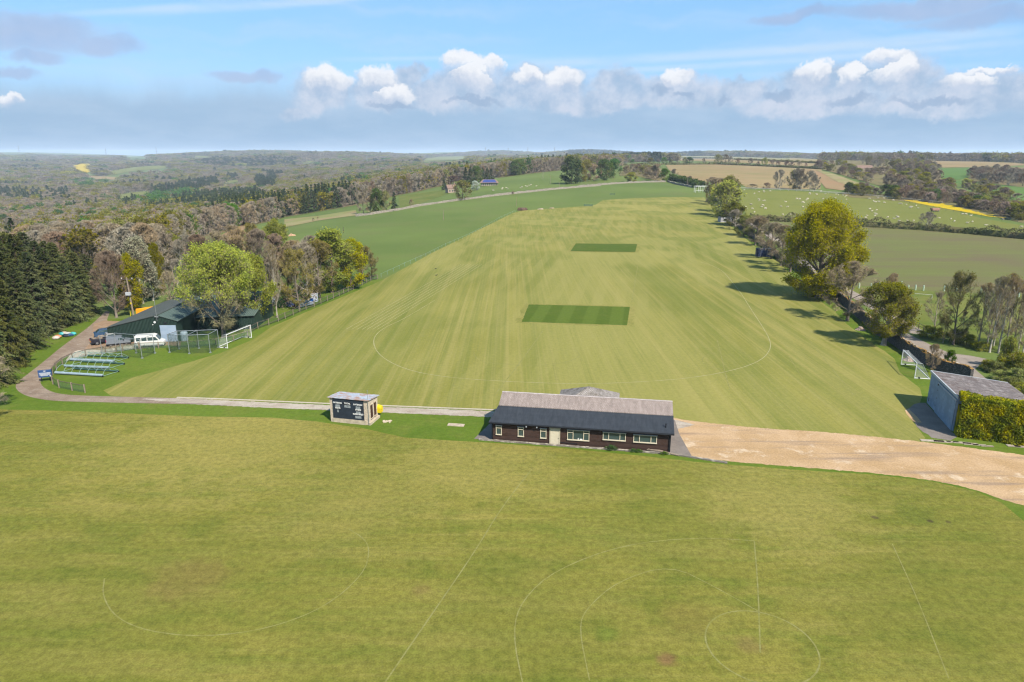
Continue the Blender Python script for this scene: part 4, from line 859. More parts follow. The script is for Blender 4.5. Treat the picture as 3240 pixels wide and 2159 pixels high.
    u, v = z(a, b); vt = z(a, ta)[1]; tree(k, u, v, vt, wd, lab, nm, 'bush' if nm == 'bush' else 'tree')
# hedgerow trees beyond the tan field
ht = [(475, 250, 205, 16, 'm_bright'), (530, 245, 180, 18, 'm_brown'), (590, 242, 195, 14, 'm_bright'), (705, 240, 185, 16, 'm_red'), (760, 242, 182, 24, 'm_olive'), (830, 240, 190, 14, 'm_red'), (885, 240, 178, 20, 'm_bright'), (950, 236, 190, 12, 'm_olive'), (1010, 236, 170, 16, 'm_brown'),
      (1075, 236, 175, 16, 'm_olive'), (1120, 236, 175, 22, 'm_bright'), (1255, 236, 180, 13, 'm_red'), (1390, 238, 150, 28, 'm_olive'), (1450, 240, 145, 28, 'm_brown'), (1500, 240, 160, 16, 'm_grey'), (1570, 242, 185, 16, 'm_red'), (1690, 242, 180, 18, 'm_red'), (1760, 248, 210, 12, 'm_red'), (1820, 252, 180, 17, 'm_gold'), (1885, 256, 196, 18, 'm_red'), (1945, 258, 205, 16, 'm_red'), (2025, 262, 208, 20, 'm_red'), (2075, 264, 212, 16, 'm_red'), (2145, 270, 206, 18, 'm_brown'), (2205, 272, 225, 10, 'm_pink'), (2320, 282, 200, 30, 'm_red')]
nm_ = {'m_bright': ('bright green', 'leafy_tree'), 'm_brown': ('brown bare', 'bare_tree'), 'm_red': ('reddish bare', 'bare_tree'), 'm_olive': ('olive', 'leafy_tree'), 'm_grey': ('grey bare', 'bare_tree'), 'm_gold': ('golden', 'leafy_tree'), 'm_pink': ('pinkish', 'leafy_tree')}
for i, (a, b, ta, wd, k) in enumerate(ht):
    u, v = zC(a, b); tree(k, u, v, zC(a, ta)[1], wd, f'small {nm_[k][0]} tree in the hedge line beyond the tan field', nm_[k][1], 'tree', 'trees spaced along the hedge beyond the tan field')
# ------------------------------------------------------------------ hedges
def hedge(name, pts, width, height, mat, label, dens_=60, ls=.22, cat='hedge', twig=None, wob=.25, seed=3, core=True):
    rng = np.random.default_rng(seed); P = dens(pts, 1.2); n = len(P); A = Arr()
    per = int(dens_ * 1.2)
    seg = rng.integers(0, n - 1, n * per); f = rng.random(len(seg)); Pa = np.array([(p.x, p.y) for p in P]); a = Pa[seg]; b = Pa[seg + 1]; c = a + (b - a) * f[:, None]
    d = unit(b - a); nn = np.stack([-d[:, 1], d[:, 0]], 1); hloc = height * (1 + wob * np.interp(seg + f, np.arange(n), np.convolve(rng.normal(size=n + 4), np.ones(5) / 2.2, 'valid')))
    q = rng.random(len(seg)); side = rng.choice([-1, 1], len(seg)); off = np.where(q < .6, side * width / 2 * rng.uniform(.82, 1.08, len(seg)), rng.uniform(-1, 1, len(seg)) * width / 2)
    hz = np.where(q < .6, rng.random(len(seg)), rng.uniform(.86, 1.08, len(seg)))
    off *= np.clip(1.3 - hz * .45, .7, 1) * (1 + .10 * np.sin(c[:, 0] * 2.3 + hz * 7) * np.cos(c[:, 1] * 1.7 - hz * 4)); xy = c + nn * off[:, None]; z = HN(xy[:, 0], xy[:, 1]) + hz * hloc
    V, F = leaves(np.column_stack([xy, z]), ls, rng); A.add(V, F, 0)
    if twig is not None:
        m = len(seg) // 2; S = np.column_stack([xy[:m], z[:m]]); D = unit(rng.normal(size=(m, 3)) * (.6, .6, .3) + (0, 0, .8)); V, F = slivers(S, D, rng.uniform(.3, .9, m) * ls * 3, ls * .25, rng); A.add(V, F, 1)
    if core:
        L, Rr = ribbon_pts(P, width * .72)
        vb = []
        for i, (l, r_) in enumerate(zip(L, Rr)):
            for p, k in ((l, 0), (l, 1), (r_, 1), (r_, 0)):
                vb.append((p.x, p.y, H(p.x, p.y) + k * height * .8))
        vb = np.array(vb); fr = []
        for i in range(n - 1):
            o = i * 4
            for k in range(3): fr += [(o + k, o + k + 1, o + k + 5), (o + k, o + k + 5, o + k + 4)]
        fr += [(0, 1, 2), (0, 2, 3), (n * 4 - 4, n * 4 - 2, n * 4 - 3), (n * 4 - 4, n * 4 - 1, n * 4 - 2)]
        A.add(vb, np.array(fr), 0)
    o = link(name, A.mesh(name, [mat] + ([twig] if twig else []))); return tag(o, label, cat)
hedge('field_hedge', [p.xy for p in GL([(2372, 697), (2443, 700), (2560, 706), (2717, 717), (2909, 728), (3060, 740), (3240, 757), (3400, 772)])], 3.2, 3.0, F_hedged, 'long clipped dark hedge between the sheep pasture and the thin crop field', 50, .34, twig=T_brown)
hedge('field_hedge', [p.xy for p in GL(ZL(zC, [(940, 385), (1050, 405), (1150, 430), (1255, 440)]))], 4, 3.6, F_green, 'dark green hedge running from the wall corner to the cricket frames', 30, .5)
hedge('field_hedge', [p.xy for p in GL(ZL(zC, [(470, 200), (800, 182), (1100, 178), (1400, 186), (1520, 190)]))], 4, 4, F_hedged, 'low dark hedge on the skyline side of the stubble fields', 10, 1.1)
hedge('field_hedge', [p.xy for p in GL(ZL(zC, [(470, 255), (900, 240), (1400, 240), (1900, 262), (2353, 285)]))], 3, 2.4, F_hedged, 'thin hedge under the small trees beyond the tan field', 12, .8)
hedge('field_hedge', [p.xy for p in GL(ZL(zC, [(1540, 195), (1900, 212), (2353, 232)]) + ZL(zD, [(330, 236)]))], 4, 2.6, F_hedged, 'dark hedge crossing the stubble above the reddish trees', 10, 1.0)
hb = G(3022, 1380); hdir = Vector((math.cos(R(-24)), math.sin(R(-24)))); hs = hb.xy + Vector((.45, .9)) 
hedge('conifer_hedge', [hs, hs + hdir * 5, hs + hdir * 10, hs + hdir * 15], 2.6, 4.55, F_hedge, 'thick golden green conifer hedge hiding the front of the garage', 2600, .13, wob=.05)
# ------------------------------------------------------------------ woods
rng = np.random.default_rng(11)
def inpoly(px, py, poly):
    x = np.asarray(px); y = np.asarray(py); c = np.zeros(x.shape, bool); n = len(poly)
    for i in range(n):
        x1, y1 = poly[i]; x2, y2 = poly[(i + 1) % n]
        cond = ((y1 > y) != (y2 > y)) & (x < (x2 - x1) * (y - y1) / ((y2 - y1) + 1e-12) + x1); c ^= cond
    return c
front = GL([(520, 775), (600, 765), (680, 742), (860, 700), (900, 688), (1125, 650), (1262, 618), (1330, 605), (1395, 590), (1440, 575), (1580, 563), (1690, 549), (1775, 540), (1880, 535), (1960, 530)])
fs = np.array([[p.x / p.y, p.y] for p in front])
def wood_mask(x, y):
    s = x / y; m = (s > -.86) & (s < .85)
    # nearest edge of the left wood by bearing
    near = np.interp(s, np.concatenate([[-.9, -.74, -.62, -.5], fs[:, 0] if fs[0, 0] > -.5 else fs[fs[:, 0] > -.5][:, 0]]), np.concatenate([[200, 196, 188, 195], fs[fs[:, 0] > -.5][:, 1]]))
    left = m & (s < fs[-1, 0]) & (y > near + 4)
    # right-hand woods lie beyond the ridge
    right = m & (s >= fs[-1, 0]) & (y > np.interp(s, [.1, .2, .35, .5, .6, .85], [1250, 1500, 1500, 1400, 1250, 1150]))
    return left | right
pts = []
y = 200.
while y < 6800:
    sp = max(6.8, y * .0105); n = int(1.72 * y / sp); s = np.linspace(-.86, .86, n) + rng.uniform(-.5, .5, n) * 1.72 / n
    yy = y + rng.uniform(-.5, .5, n) * sp; pts.append(np.column_stack([s * yy, yy, np.full(n, sp)])); y += sp * .92
pts = np.vstack(pts); pts = pts[wood_mask(pts[:, 0], pts[:, 1])]
z = HN(pts[:, 0], pts[:, 1]); u0, v0 = proj(pts[:, 0], pts[:, 1], z); hgt = np.where(pts[:, 1] < 900, 13., 15.) + pts[:, 2] * .12
u1, v1 = proj(pts[:, 0], pts[:, 1], z + hgt)
keep = (u0 > -260) & (u0 < 3500)
for poly in EXC:
    for f in (0, .35, .7, .95): keep &= ~inpoly(u0 + (u1 - u0) * f, v0 + (v1 - v0) * f, poly)
pts = pts[keep]; z = z[keep]; u0 = u0[keep]; v0 = v0[keep]
print('wood candidates', len(pts))
# what grows where: clumped by smooth random fields over the land
def field_noise(x, y, sc_, seed):
    r = np.random.default_rng(seed); out = 0
    for k in range(7):
        a = r.uniform(0, 6.28); f = r.uniform(.6, 1.8) / sc_; out = out + np.sin((x * np.cos(a) + y * np.sin(a)) * f + r.uniform(0, 6.28))
    return out / 7 ** .5
lx, ly = pts[:, 0], pts[:, 1]
c1 = field_noise(lx, ly, 45 + 0 * lx, 1); c2 = field_noise(lx, ly, 60, 2); c3 = field_noise(lx, ly, 35, 5)
kind = np.full(len(pts), 0)     # 0 grey 1 brown 2 red 3 olive 4 yellow 5 green 6 conifer 7 bright
rr_ = rng.random(len(pts)); kind = np.select([rr_ < .42, rr_ < .78, rr_ < .86], [0, 1, 2], 3)
kind[(c2 > .9) & (rng.random(len(pts)) < .6)] = 3
kind[(c2 > 1.5) & (rng.random(len(pts)) < .35)] = 4
con = (c1 > 1.25) & (rng.random(len(pts)) < .75); kind[con] = 6
kind[(c3 > 1.35) & (rng.random(len(pts)) < .5)] = 5
kind[rng.random(len(pts)) < .012] = 7
# the dark conifer belts the photograph shows
def belt(polypix, k, pr):
    m = inpoly(u0, v0 - 8, np.array(polypix)) & (rng.random(len(pts)) < pr); kind[m] = k
belt(ZL(zA, [(880, 520), (900, 440), (1040, 395), (1250, 370), (1400, 330), (1600, 310), (1640, 350), (1500, 400), (1200, 440), (1050, 480), (960, 560)]), 6, .85)
belt(ZL(zA, [(1000, 480), (1450, 400), (1450, 480), (1100, 560)]), 7, .45)
belt(ZL(zA, [(1250, 500), (1560, 430), (1900, 420), (2000, 480), (1750, 600), (1560, 560), (1400, 560)]), 6, .6)
belt(ZL(zA, [(1900, 300), (2060, 290), (2060, 390), (1920, 390)]), 6, .8)
belt(ZL(zA, [(1990, 262), (2110, 255), (2110, 275), (1990, 282)]), 6, .9)
belt(ZL(zA, [(0, 400), (500, 400), (540, 490), (300, 500), (0, 470)]), 6, .35)
belt(ZL(zA, [(550, 320), (800, 310), (850, 360), (600, 380)]), 7, .35)
belt(ZL(zC, [(0, 100), (850, 100), (850, 190), (0, 190)]), 6, .75)
belt(ZL(zC, [(850, 80), (1240, 85), (1240, 140), (850, 140)]), 6, .8)
belt(ZL(zA, [(1500, 140), (2200, 140), (2200, 210), (1500, 200)]), 6, .5)
belt(ZL(zA, [(0, 90), (220, 90), (200, 140), (0, 140)]), 3, .8)
KN = ['m_grey', 'm_brown', 'm_red', 'm_olive', 'm_yellow', 'm_green', 'm_conifer', 'm_bright']
LB = {'m_grey': ('bare_tree', 'bare tree', 'grey bare tree standing in the valley wood beyond the barn and green slope', 'bare trees in the valley wood'), 'm_brown': ('bare_tree', 'bare tree', 'brown bare tree standing in the valley wood beyond the barn and green slope', 'bare trees in the valley wood'),
      'm_red': ('bare_tree', 'bare tree', 'reddish bare tree standing in the valley wood beyond the barn and green slope', 'bare trees in the valley wood'), 'm_olive': ('budding_tree', 'tree', 'olive budding tree standing in the valley wood beyond the barn and green slope', 'budding trees in the valley wood'),
      'm_yellow': ('leafy_tree', 'tree', 'yellow green tree standing out in the valley wood beyond the barn', 'leafy trees in the valley wood'), 'm_green': ('leafy_tree', 'tree', 'dark green tree in the valley wood beyond the barn and green slope', 'leafy trees in the valley wood'),
      'm_conifer': ('conifer', 'conifer', 'dark pointed conifer in the valley wood beyond the barn and green slope', 'conifers in the valley wood'), 'm_bright': ('leafy_tree', 'tree', 'bright green tree standing out in the valley wood beyond the barn', 'leafy trees in the valley wood')}
inview = (u0 > -20) & (u0 < 3260); order = np.argsort(ly)
cap = {'bare_tree': 120, 'budding_tree': 60, 'leafy_tree': 45, 'conifer': 60}; cnt = {k: 0 for k in cap}; single = np.zeros(len(pts), bool)
for i in order:
    if ly[i] > 900: break
    if not inview[i]: continue
    k = KN[kind[i]]; nm, ct, lab, grp = LB[k]
    if cnt[nm] >= cap[nm]: continue
    cnt[nm] += 1; single[i] = True
    lst, H0, W0 = PROTO[k]; tm, cm = lst[random.randrange(len(lst))]
    o = thing(nm, lab, ct, (lx[i], ly[i], z[i] - .1), random.uniform(0, 6.28), grp)
    hh = random.uniform(11, 16) * (1.15 if kind[i] == 6 else 1) / H0; ww = pts[i, 2] * random.uniform(1.15, 1.6) / W0 * (.75 if kind[i] == 6 else 1.15)
    o.scale = (ww, ww, hh); link('trunk', tm, o); link('crown', cm, o)
print('individual wood trees', cnt)
# the far-off wood, which reads as one mass: instanced
fk = []
def farproto(key, gen, mats, **kw):
    wd, cr = gen(hash_(key), **kw); A = Arr()
    for a in (wd, cr):
        for V_, F_, M_ in zip(a.V, a.F, a.M): pass
    V_ = np.vstack(wd.V + cr.V); F_ = np.vstack([f for f in wd.F] + [f + wd.n for f in cr.F]); M_ = np.concatenate(wd.M + cr.M)
    me = mesh_np(key, V_, F_, list(mats), M_); return bpy.data.objects.new(key, me)
dd = dict(H=13., W=11., bf=.0, nl=7, ns=4, n3=5, n4=4, tw=(1.2, 2.6), tww=.30, w3=.35, lump=.3, up=.3, tr=.3)
specs = [('far_grey', T_grey, None), ('far_brown', T_brown, None), ('far_red', T_red, None), ('far_olive', T_olive, F_olive), ('far_yellow', T_olive, F_yel), ('far_green', T_olive, F_green), ('far_conifer', F_cond, F_cond), ('far_bright', T_olive, F_bright)]
pc = bpy.data.collections.new('woodland_kinds')
for i, (k, tw_, lf) in enumerate(specs):
    if 'conifer' in k: o = farproto(k, conifer, (B_dark, F_cond, F_cond), H=15., W=8., wh=12, nb=6, ns=6, sz=2.2, w=1.0)
    else: o = farproto(k, deciduous, (B_bark, tw_, lf or F_bud), **dd, leaf=0 if lf is None else 420, ls=.75)
    o.name = '%02d_%s' % (i, k); pc.objects.link(o)
ng = bpy.data.node_groups.new('woodland', 'GeometryNodeTree')
ng.interface.new_socket('Geometry', in_out='INPUT', socket_type='NodeSocketGeometry'); ng.interface.new_socket('Geometry', in_out='OUTPUT', socket_type='NodeSocketGeometry')
gi = ng.nodes.new('NodeGroupInput'); go = ng.nodes.new('NodeGroupOutput'); ip = ng.nodes.new('GeometryNodeInstanceOnPoints'); ci = ng.nodes.new('GeometryNodeCollectionInfo')
ci.inputs['Collection'].default_value = pc; ci.inputs['Separate Children'].default_value = True; ci.inputs['Reset Children'].default_value = True
def attr(nm, typ):
    a = ng.nodes.new('GeometryNodeInputNamedAttribute'); a.data_type = typ; a.inputs[0].default_value = nm; return [s for s in a.outputs if s.enabled][0]
ng.links.new(gi.outputs[0], ip.inputs['Points']); ng.links.new(ci.outputs[0], ip.inputs['Instance']); ip.inputs['Pick Instance'].default_value = True
ng.links.new(attr('kind', 'INT'), ip.inputs['Instance Index']); ng.links.new(attr('rot', 'FLOAT_VECTOR'), ip.inputs['Rotation']); ng.links.new(attr('size', 'FLOAT_VECTOR'), ip.inputs['Scale'])
ng.links.new(ip.outputs[0], go.inputs[0])
def woodland(name, P3, kd, sz, label):
    if len(P3) == 0: return
    me = bpy.data.meshes.new(name); me.vertices.add(len(P3)); me.vertices.foreach_set('co', np.asarray(P3, np.float32).ravel())
    a = me.attributes.new('kind', 'INT', 'POINT'); a.data.foreach_set('value', np.asarray(kd, np.int32))
    a = me.attributes.new('rot', 'FLOAT_VECTOR', 'POINT'); r3 = np.zeros((len(P3), 3), np.float32); r3[:, 2] = rng.uniform(0, 6.28, len(P3)); a.data.foreach_set('vector', r3.ravel())
    a = me.attributes.new('size', 'FLOAT_VECTOR', 'POINT'); a.data.foreach_set('vector', np.asarray(sz, np.float32).ravel())
    o = link(name, me); md = o.modifiers.new('woodland', 'NODES'); md.node_group = ng; tag(o, label, 'woodland', kind='stuff'); return o
m = ~single; spc = pts[m, 2]; ww = spc * rng.uniform(1.2, 1.75, m.sum()) / 11.; hh = (rng.uniform(10.5, 15.5, m.sum()) + spc * .10) / 13.
cf = kind[m] == 6; ww = np.where(cf, np.maximum(spc, 7) * .95 / 8, ww); hh = np.where(cf, hh * 1.12, hh)
P3 = np.column_stack([lx[m], ly[m], z[m] - .4]); Sz = np.column_stack([ww, ww, hh]); kd = kind[m]; sv = lx[m] / ly[m]
side = sv > .1
woodland('valley_woodland', P3[~side & (P3[:, 1] < 1500)], kd[~side & (P3[:, 1] < 1500)], Sz[~side & (P3[:, 1] < 1500)], 'bare brown woodland filling the valley beyond the field walls')
woodland('hillside_woodland', P3[~side & (P3[:, 1] >= 1500)], kd[~side & (P3[:, 1] >= 1500)], Sz[~side & (P3[:, 1] >= 1500)], 'hazy woodland over the far hills on the left')
woodland('ridge_woodland', P3[side], kd[side], Sz[side], 'dark woodland along the skyline behind the stubble fields')
# belt and farm wood on the right, every tree its own
for pz in ([(250, 290), (600, 390), (900, 475), (1000, 560), (520, 550), (600, 590), (1540, 660), (1800, 720), (2353, 850), (2353, 760), (2000, 640), (1700, 520), (1650, 480), (1520, 420), (1510, 330), (1330, 240), (950, 215), (700, 210), (400, 225)], [(1780, 410), (1900, 440), (2353, 490), (2353, 290), (2100, 280), (1840, 340)]):
    sheet('woodland_floor', [p.xy for p in GL(ZL(zD, pz))], M_floor, 2, 12)
sheet('woodland_floor', [p.xy for p in GL(ZL(zC, [(470, 345), (600, 340), (740, 375), (880, 400), (920, 300), (800, 260), (480, 265)]))], M_floor, 2, 12)
lf = [Vector((s_ * y_, y_)) for s_, y_ in ((-.9, 205), (-.74, 205), (-.62, 198), (-.5, 205))] + [p.xy for p in front] + [Vector((s_ * y_, y_)) for s_, y_ in ((.13, 900), (.0, 1000), (-.2, 1100), (-.5, 1100), (-.9, 1000))]
sheet('woodland_floor', lf, M_floor, 1, 10)
def scatter(poly, n, kinds, hr, wr, lab, nm, cat, grp, seed):
    r = np.random.default_rng(seed); P = np.array(poly); k = 0; got = []
    while k < n:
        u = r.uniform(P[:, 0].min(), P[:, 0].max()); v = r.uniform(P[:, 1].min(), P[:, 1].max())
        if not inpoly(np.array([u]), np.array([v]), P)[0]: continue
        p = G(u, v); k += 1
        if any((p - q).length < wr[0] * .45 for q in got): continue
        got.append(p); key = kinds[r.integers(0, len(kinds))]; lst, H0, W0 = PROTO[key]; tm, cm = lst[r.integers(0, len(lst))]
        o = thing(nm, lab, cat, (p.x, p.y, p.z - .1), r.uniform(0, 6.28), grp); w_ = r.uniform(*wr) / W0; o.scale = (w_, w_, r.uniform(*hr) / H0); link('trunk', tm, o); link('crown', cm, o)
mixk = ['m_brown', 'm_brown', 'm_olive', 'm_grey', 'm_red', 'm_brown', 'm_olive', 'm_yellow']
scatter(ZL(zD, [(250, 300), (600, 390), (900, 475), (1540, 630), (1650, 500), (1500, 420), (1510, 330), (1330, 250), (950, 330), (650, 335), (560, 260), (250, 240)]), 110, mixk, (6, 9), (7, 10), 'tree in the mixed wood round the farm on the right', 'wood_tree', 'tree', 'trees in the wood round the farm', 1)
scatter(ZL(zD, [(700, 250), (1000, 250), (1330, 260), (1500, 330), (1480, 400), (1000, 330)]), 70, ['m_brown', 'm_grey', 'm_brown', 'm_red', 'm_olive'], (9, 12), (8, 11), 'bare tree in the upper wood behind the farm roofs', 'upper_wood_tree', 'bare tree', 'bare trees behind the farm roofs', 2)
scatter(ZL(zD, [(520, 560), (960, 600), (1540, 650), (1800, 700), (2353, 830), (2353, 760), (1900, 640), (1550, 600), (1000, 560), (600, 530)]), 120, ['m_brown', 'm_olive', 'm_red', 'm_brown', 'm_yellow', 'm_pink', 'm_green'], (5, 7.5), (5.5, 8.5), 'tree in the ragged belt behind the yellow flower strip and pasture fence', 'belt_tree', 'tree', 'trees in the ragged belt behind the pasture', 3)
scatter(ZL(zD, [(1780, 410), (1900, 440), (2353, 490), (2353, 400), (2100, 340), (1840, 350)]), 70, ['m_brown', 'm_grey', 'm_red', 'm_brown'], (8, 11), (8, 11), 'bare tree in the dense wood at the right edge', 'edge_wood_tree', 'bare tree', 'bare trees in the dense wood at the right edge', 4)
scatter(ZL(zD, [(1600, 450), (1900, 480), (2353, 610), (2353, 660), (2100, 640), (1700, 520)]), 26, ['m_brown', 'm_olive', 'm_gold', 'm_red'], (5, 8), (6, 9), 'scattered tree in the green meadow at the right edge', 'meadow_tree', 'tree', 'scattered trees in the green meadow', 5)
scatter(ZL(zC, [(470, 345), (600, 330), (740, 370), (860, 395), (800, 330), (700, 300), (540, 310)]), 26, ['m_brown', 'm_red', 'm_brown', 'm_olive'], (6, 9), (6, 9), 'bare tree in the small wood between the lone golden tree and tan field', 'hilltop_wood_tree', 'bare tree', 'bare trees of the small hilltop wood', 6)
# ------------------------------------------------------------------ materials of built things
def boards(name, c1, c2, pitch=.18, axis=2, rough=.75, scr=None):
    m, t, b, o = newmat(name); p = obj_co(t); s = t.new('ShaderNodeSeparateXYZ'); t.l.new(p, s.inputs[0])
    k = t.math('DIVIDE', s.outputs[axis], pitch); fl_ = t.math('FLOOR', k); fr = t.math('FRACT', k)
    wn = t.new('ShaderNodeTexWhiteNoise', noise_dimensions='1D'); t.l.new(fl_, wn.inputs['W'])
    c = t.mix(wn.outputs[0], c1, c2)
    st = t.noise(t.mapping(p, (.6, .6, 6) if axis == 2 else (6, .6, .6)), 1.6, 5, .7)
    c = t.mix(1., c, t.step(st, .3, .7, .78, 1.25), 'MULTIPLY')
    c = t.mix(t.step(fr, .86, .97), c, tuple(x * .35 for x in c1))
    if scr: c = t.mix(t.step(t.noise(t.mapping(p, (1.2, 1.2, 9)), 1.5, 6, .75), .66, .72, 0, .7), c, scr)
    t.put(b.inputs[0], t.mix(1., c, (K_S,) * 3, 'MULTIPLY')); b.inputs['Roughness'].default_value = rough
    bp = t.new('ShaderNodeBump'); bp.inputs['Strength'].default_value = .6; bp.inputs['Distance'].default_value = .03
    t.l.new(fr, bp.inputs['Height']); t.l.new(bp.outputs[0], b.inputs['Normal']); return m
def shingle(name, c1, c2, c3, sx=.28, sy=.2, mortar=.02, bump=.5, dirtc=None):
    m, t, b, o = newmat(name); p = obj_co(t)
    br = t.new('ShaderNodeTexBrick'); s = t.new('ShaderNodeSeparateXYZ'); t.l.new(p, s.inputs[0])
    cb = t.new('ShaderNodeCombineXYZ'); t.l.new(s.outputs[0], cb.inputs[0]); t.l.new(t.math('ADD', s.outputs[1], t.math('MULTIPLY', s.outputs[2], .6)), cb.inputs[1]); t.l.new(cb.outputs[0], br.inputs['Vector'])
    t.put(br.inputs['Color1'], c1); t.put(br.inputs['Color2'], c2); t.put(br.inputs['Mortar'], tuple(x * .45 for x in c1)); br.inputs['Scale'].default_value = 1
    br.inputs['Brick Width'].default_value = sx; br.inputs['Row Height'].default_value = sy; br.inputs['Mortar Size'].default_value = mortar; br.inputs['Bias'].default_value = 0
    c = t.mix(t.step(t.noise(p, 1.1, 6, .75), .45, .68, 0, .8), br.outputs[0], c3)
    c = t.mix(1., c, t.step(t.noise(t.mapping(p, (3, .5, .5)), 1.2, 4, .7), .3, .7, .82, 1.18), 'MULTIPLY')
    if dirtc: c = t.mix(t.step(t.noise(p, .8, 6, .75), .52, .66, 0, .85), c, dirtc)
    t.put(b.inputs[0], t.mix(1., c, (K_S,) * 3, 'MULTIPLY')); b.inputs['Roughness'].default_value = .9
    bp = t.new('ShaderNodeBump'); bp.inputs['Strength'].default_value = bump; bp.inputs['Distance'].default_value = .03
    t.l.new(br.outputs['Fac'], bp.inputs['Height']); bp.invert = True; t.l.new(bp.outputs[0], b.inputs['Normal']); return m
def corr(name, c1, c2, pitch=.2, axis=0, c3=None, lo=.5, hi=.62, rough=.6, metal=0., streak=(1, 1, 1)):
    m, t, b, o = newmat(name); p = obj_co(t); s = t.new('ShaderNodeSeparateXYZ'); t.l.new(p, s.inputs[0])
    w_ = t.math('SINE', t.math('MULTIPLY', s.outputs[axis], 2 * math.pi / pitch))
    c = t.mix(t.step(t.noise(p, .7, 6, .7), .38, .62), c1, c2)
    if c3: c = t.mix(t.step(t.noise(t.mapping(p, streak), 1.1, 6, .72), lo, hi, 0, .9), c, c3)
    c = t.mix(1., c, t.step(w_, -1, 1, .86, 1.1), 'MULTIPLY')
    t.put(b.inputs[0], t.mix(1., c, (K_S,) * 3, 'MULTIPLY')); b.inputs['Roughness'].default_value = rough; b.inputs['Metallic'].default_value = metal
    bp = t.new('ShaderNodeBump'); bp.inputs['Strength'].default_value = .7; bp.inputs['Distance'].default_value = .04
    t.l.new(w_, bp.inputs['Height']); t.l.new(bp.outputs[0], b.inputs['Normal']); return m
def stone(name, c1, c2, c3, scale=3.2, moss=None):
    m, t, b, o = newmat(name); p = pos(t); v = t.new('ShaderNodeTexVoronoi'); q = t.mapping(p, (1, 1, 2.2)); t.l.new(q, v.inputs['Vector']); v.inputs['Scale'].default_value = scale
    c = t.mix(v.outputs['Color'], c1, c2); c = t.mix(t.step(t.noise(p, 2.2, 5, .7), .45, .7, 0, .8), c, c3)
    c = t.mix(t.step(v.outputs['Distance'], .28, .55, 0, .65), c, tuple(x * .3 for x in c1))
    if moss:
        g = t.new('ShaderNodeNewGeometry'); s = t.new('ShaderNodeSeparateXYZ'); t.l.new(g.outputs['Normal'], s.inputs[0])
        c = t.mix(t.math('MULTIPLY', t.step(s.outputs[2], .3, .8), t.step(t.noise(p, .12, 3, .6), .42, .55)), c, moss)
    t.put(b.inputs[0], t.mix(1., c, (K_S,) * 3, 'MULTIPLY')); b.inputs['Roughness'].default_value = .95
    bp = t.new('ShaderNodeBump'); bp.inputs['Strength'].default_value = .8; bp.inputs['Distance'].default_value = .06
    t.l.new(v.outputs['Distance'], bp.inputs['Height']); bp.invert = True; t.l.new(bp.outputs[0], b.inputs['Normal']); return m
W_brown = boards('brown_boarding', (.062, .034, .025), (.085, .048, .036), .17, 2, .8, (.22, .16, .13))
W_cream = solid('cream_paint', (.70, .62, .46), .55, .06)
R_felt = shingle('roofing_felt', (.033, .040, .050), (.037, .044, .055), (.045, .052, .062), 5.2, .62, .006, .25)
R_shingle = shingle('cedar_shingle', (.34, .27, .235), (.43, .355, .315), (.28, .225, .20), .22, .16)
R_tile = shingle('stone_tile', (.40, .36, .33), (.29, .25, .22), (.13, .105, .08), .3, .22, .03)
R_tileo = shingle('clay_tile', (.31, .20, .155), (.27, .18, .135), (.22, .15, .12), .3, .3)
R_rust = corr('rusty_sheet', (.55, .64, .74), (.62, .68, .75), .14, 1, (.56, .27, .15), .46, .58, .45, .1, (.9, 2.2, 1))
R_moss = shingle('mossy_sheet', (.20, .165, .155), (.25, .21, .20), (.36, .32, .30), 4., .16, .035, .8, (.12, .08, .065))
C_render = solid('pebble_render', (.60, .50, .38), .95, .3, 5., col2=(.42, .34, .26), lo=.52, hi=.7)
C_renderw = solid('pale_stone', (.55, .46, .33), .9, .2, 2.)
P_board = solid('score_board_paint', (.020, .030, .045), .7, .18, 1.2)
P_black = solid('black_paint', (.008, .009, .012), .6, .1)
P_white = solid('white_paint', (.80, .80, .78), .5, .05)
P_num = solid('number_plate_grey', (.34, .37, .38), .6, .25, 6., col2=(.16, .18, .19))
P_yellow = solid('yellow_plastic', (.82, .62, .01), .4, .05)
W_dark = boards('dark_shutter', (.075, .035, .022), (.09, .042, .026), .12, 2, .7)
G_wall = solid('blue_grey_render', (.30, .39, .49), .85, .16, 1.2, col2=(.25, .33, .42), lo=.45, hi=.6)
G_trim = solid('grey_trim', (.52, .55, .57), .6, .08)
glass_m, tt_, gb_, go_ = newmat('window_glass'); gb_.inputs['Base Color'].default_value = (.03, .05, .05, 1); gb_.inputs['Roughness'].default_value = .06; gb_.inputs['Specular IOR Level'].default_value = .8
BN_wall = corr('green_sheet_wall', (.022, .045, .034), (.028, .054, .042), .25, 1, None, rough=.5)
BN_wallx = corr('green_sheet_wall_side', (.022, .045, .034), (.028, .054, .042), .25, 0, None, rough=.5)
BN_roof = corr('grey_green_sheet_roof', (.085, .095, .085), (.105, .115, .102), .35, 1, (.09, .115, .095), .5, .7, .7)
BN_roofg = corr('green_sheet_roof', (.085, .125, .105), (.10, .14, .12), .35, 0, (.16, .18, .16), .55, .75, .7)
S_door = corr('roller_door_sheet', (.40, .52, .66), (.46, .57, .70), .16, 2, None, rough=.45)
ST_galv = solid('galvanised_steel', (.42, .45, .47), .4, .15, 4, metal=.5)
ST_tube = solid('grey_blue_tube', (.28, .37, .44), .6, .15, 3, col2=(.36, .44, .50))
ST_green = solid('green_frame', (.05, .12, .10), .5, .1)
ST_greenl = solid('pale_green_frame', (.25, .38, .34), .5, .1)
W_post = solid('weathered_post', (.30, .235, .17), .9, .25, 5)
W_postd = solid('dark_post', (.12, .095, .075), .9, .25, 5)
STONE = stone('dry_stone', (.115, .108, .105), (.19, .175, .16), (.085, .078, .075), 3.4, moss=(.30, .16, .03))
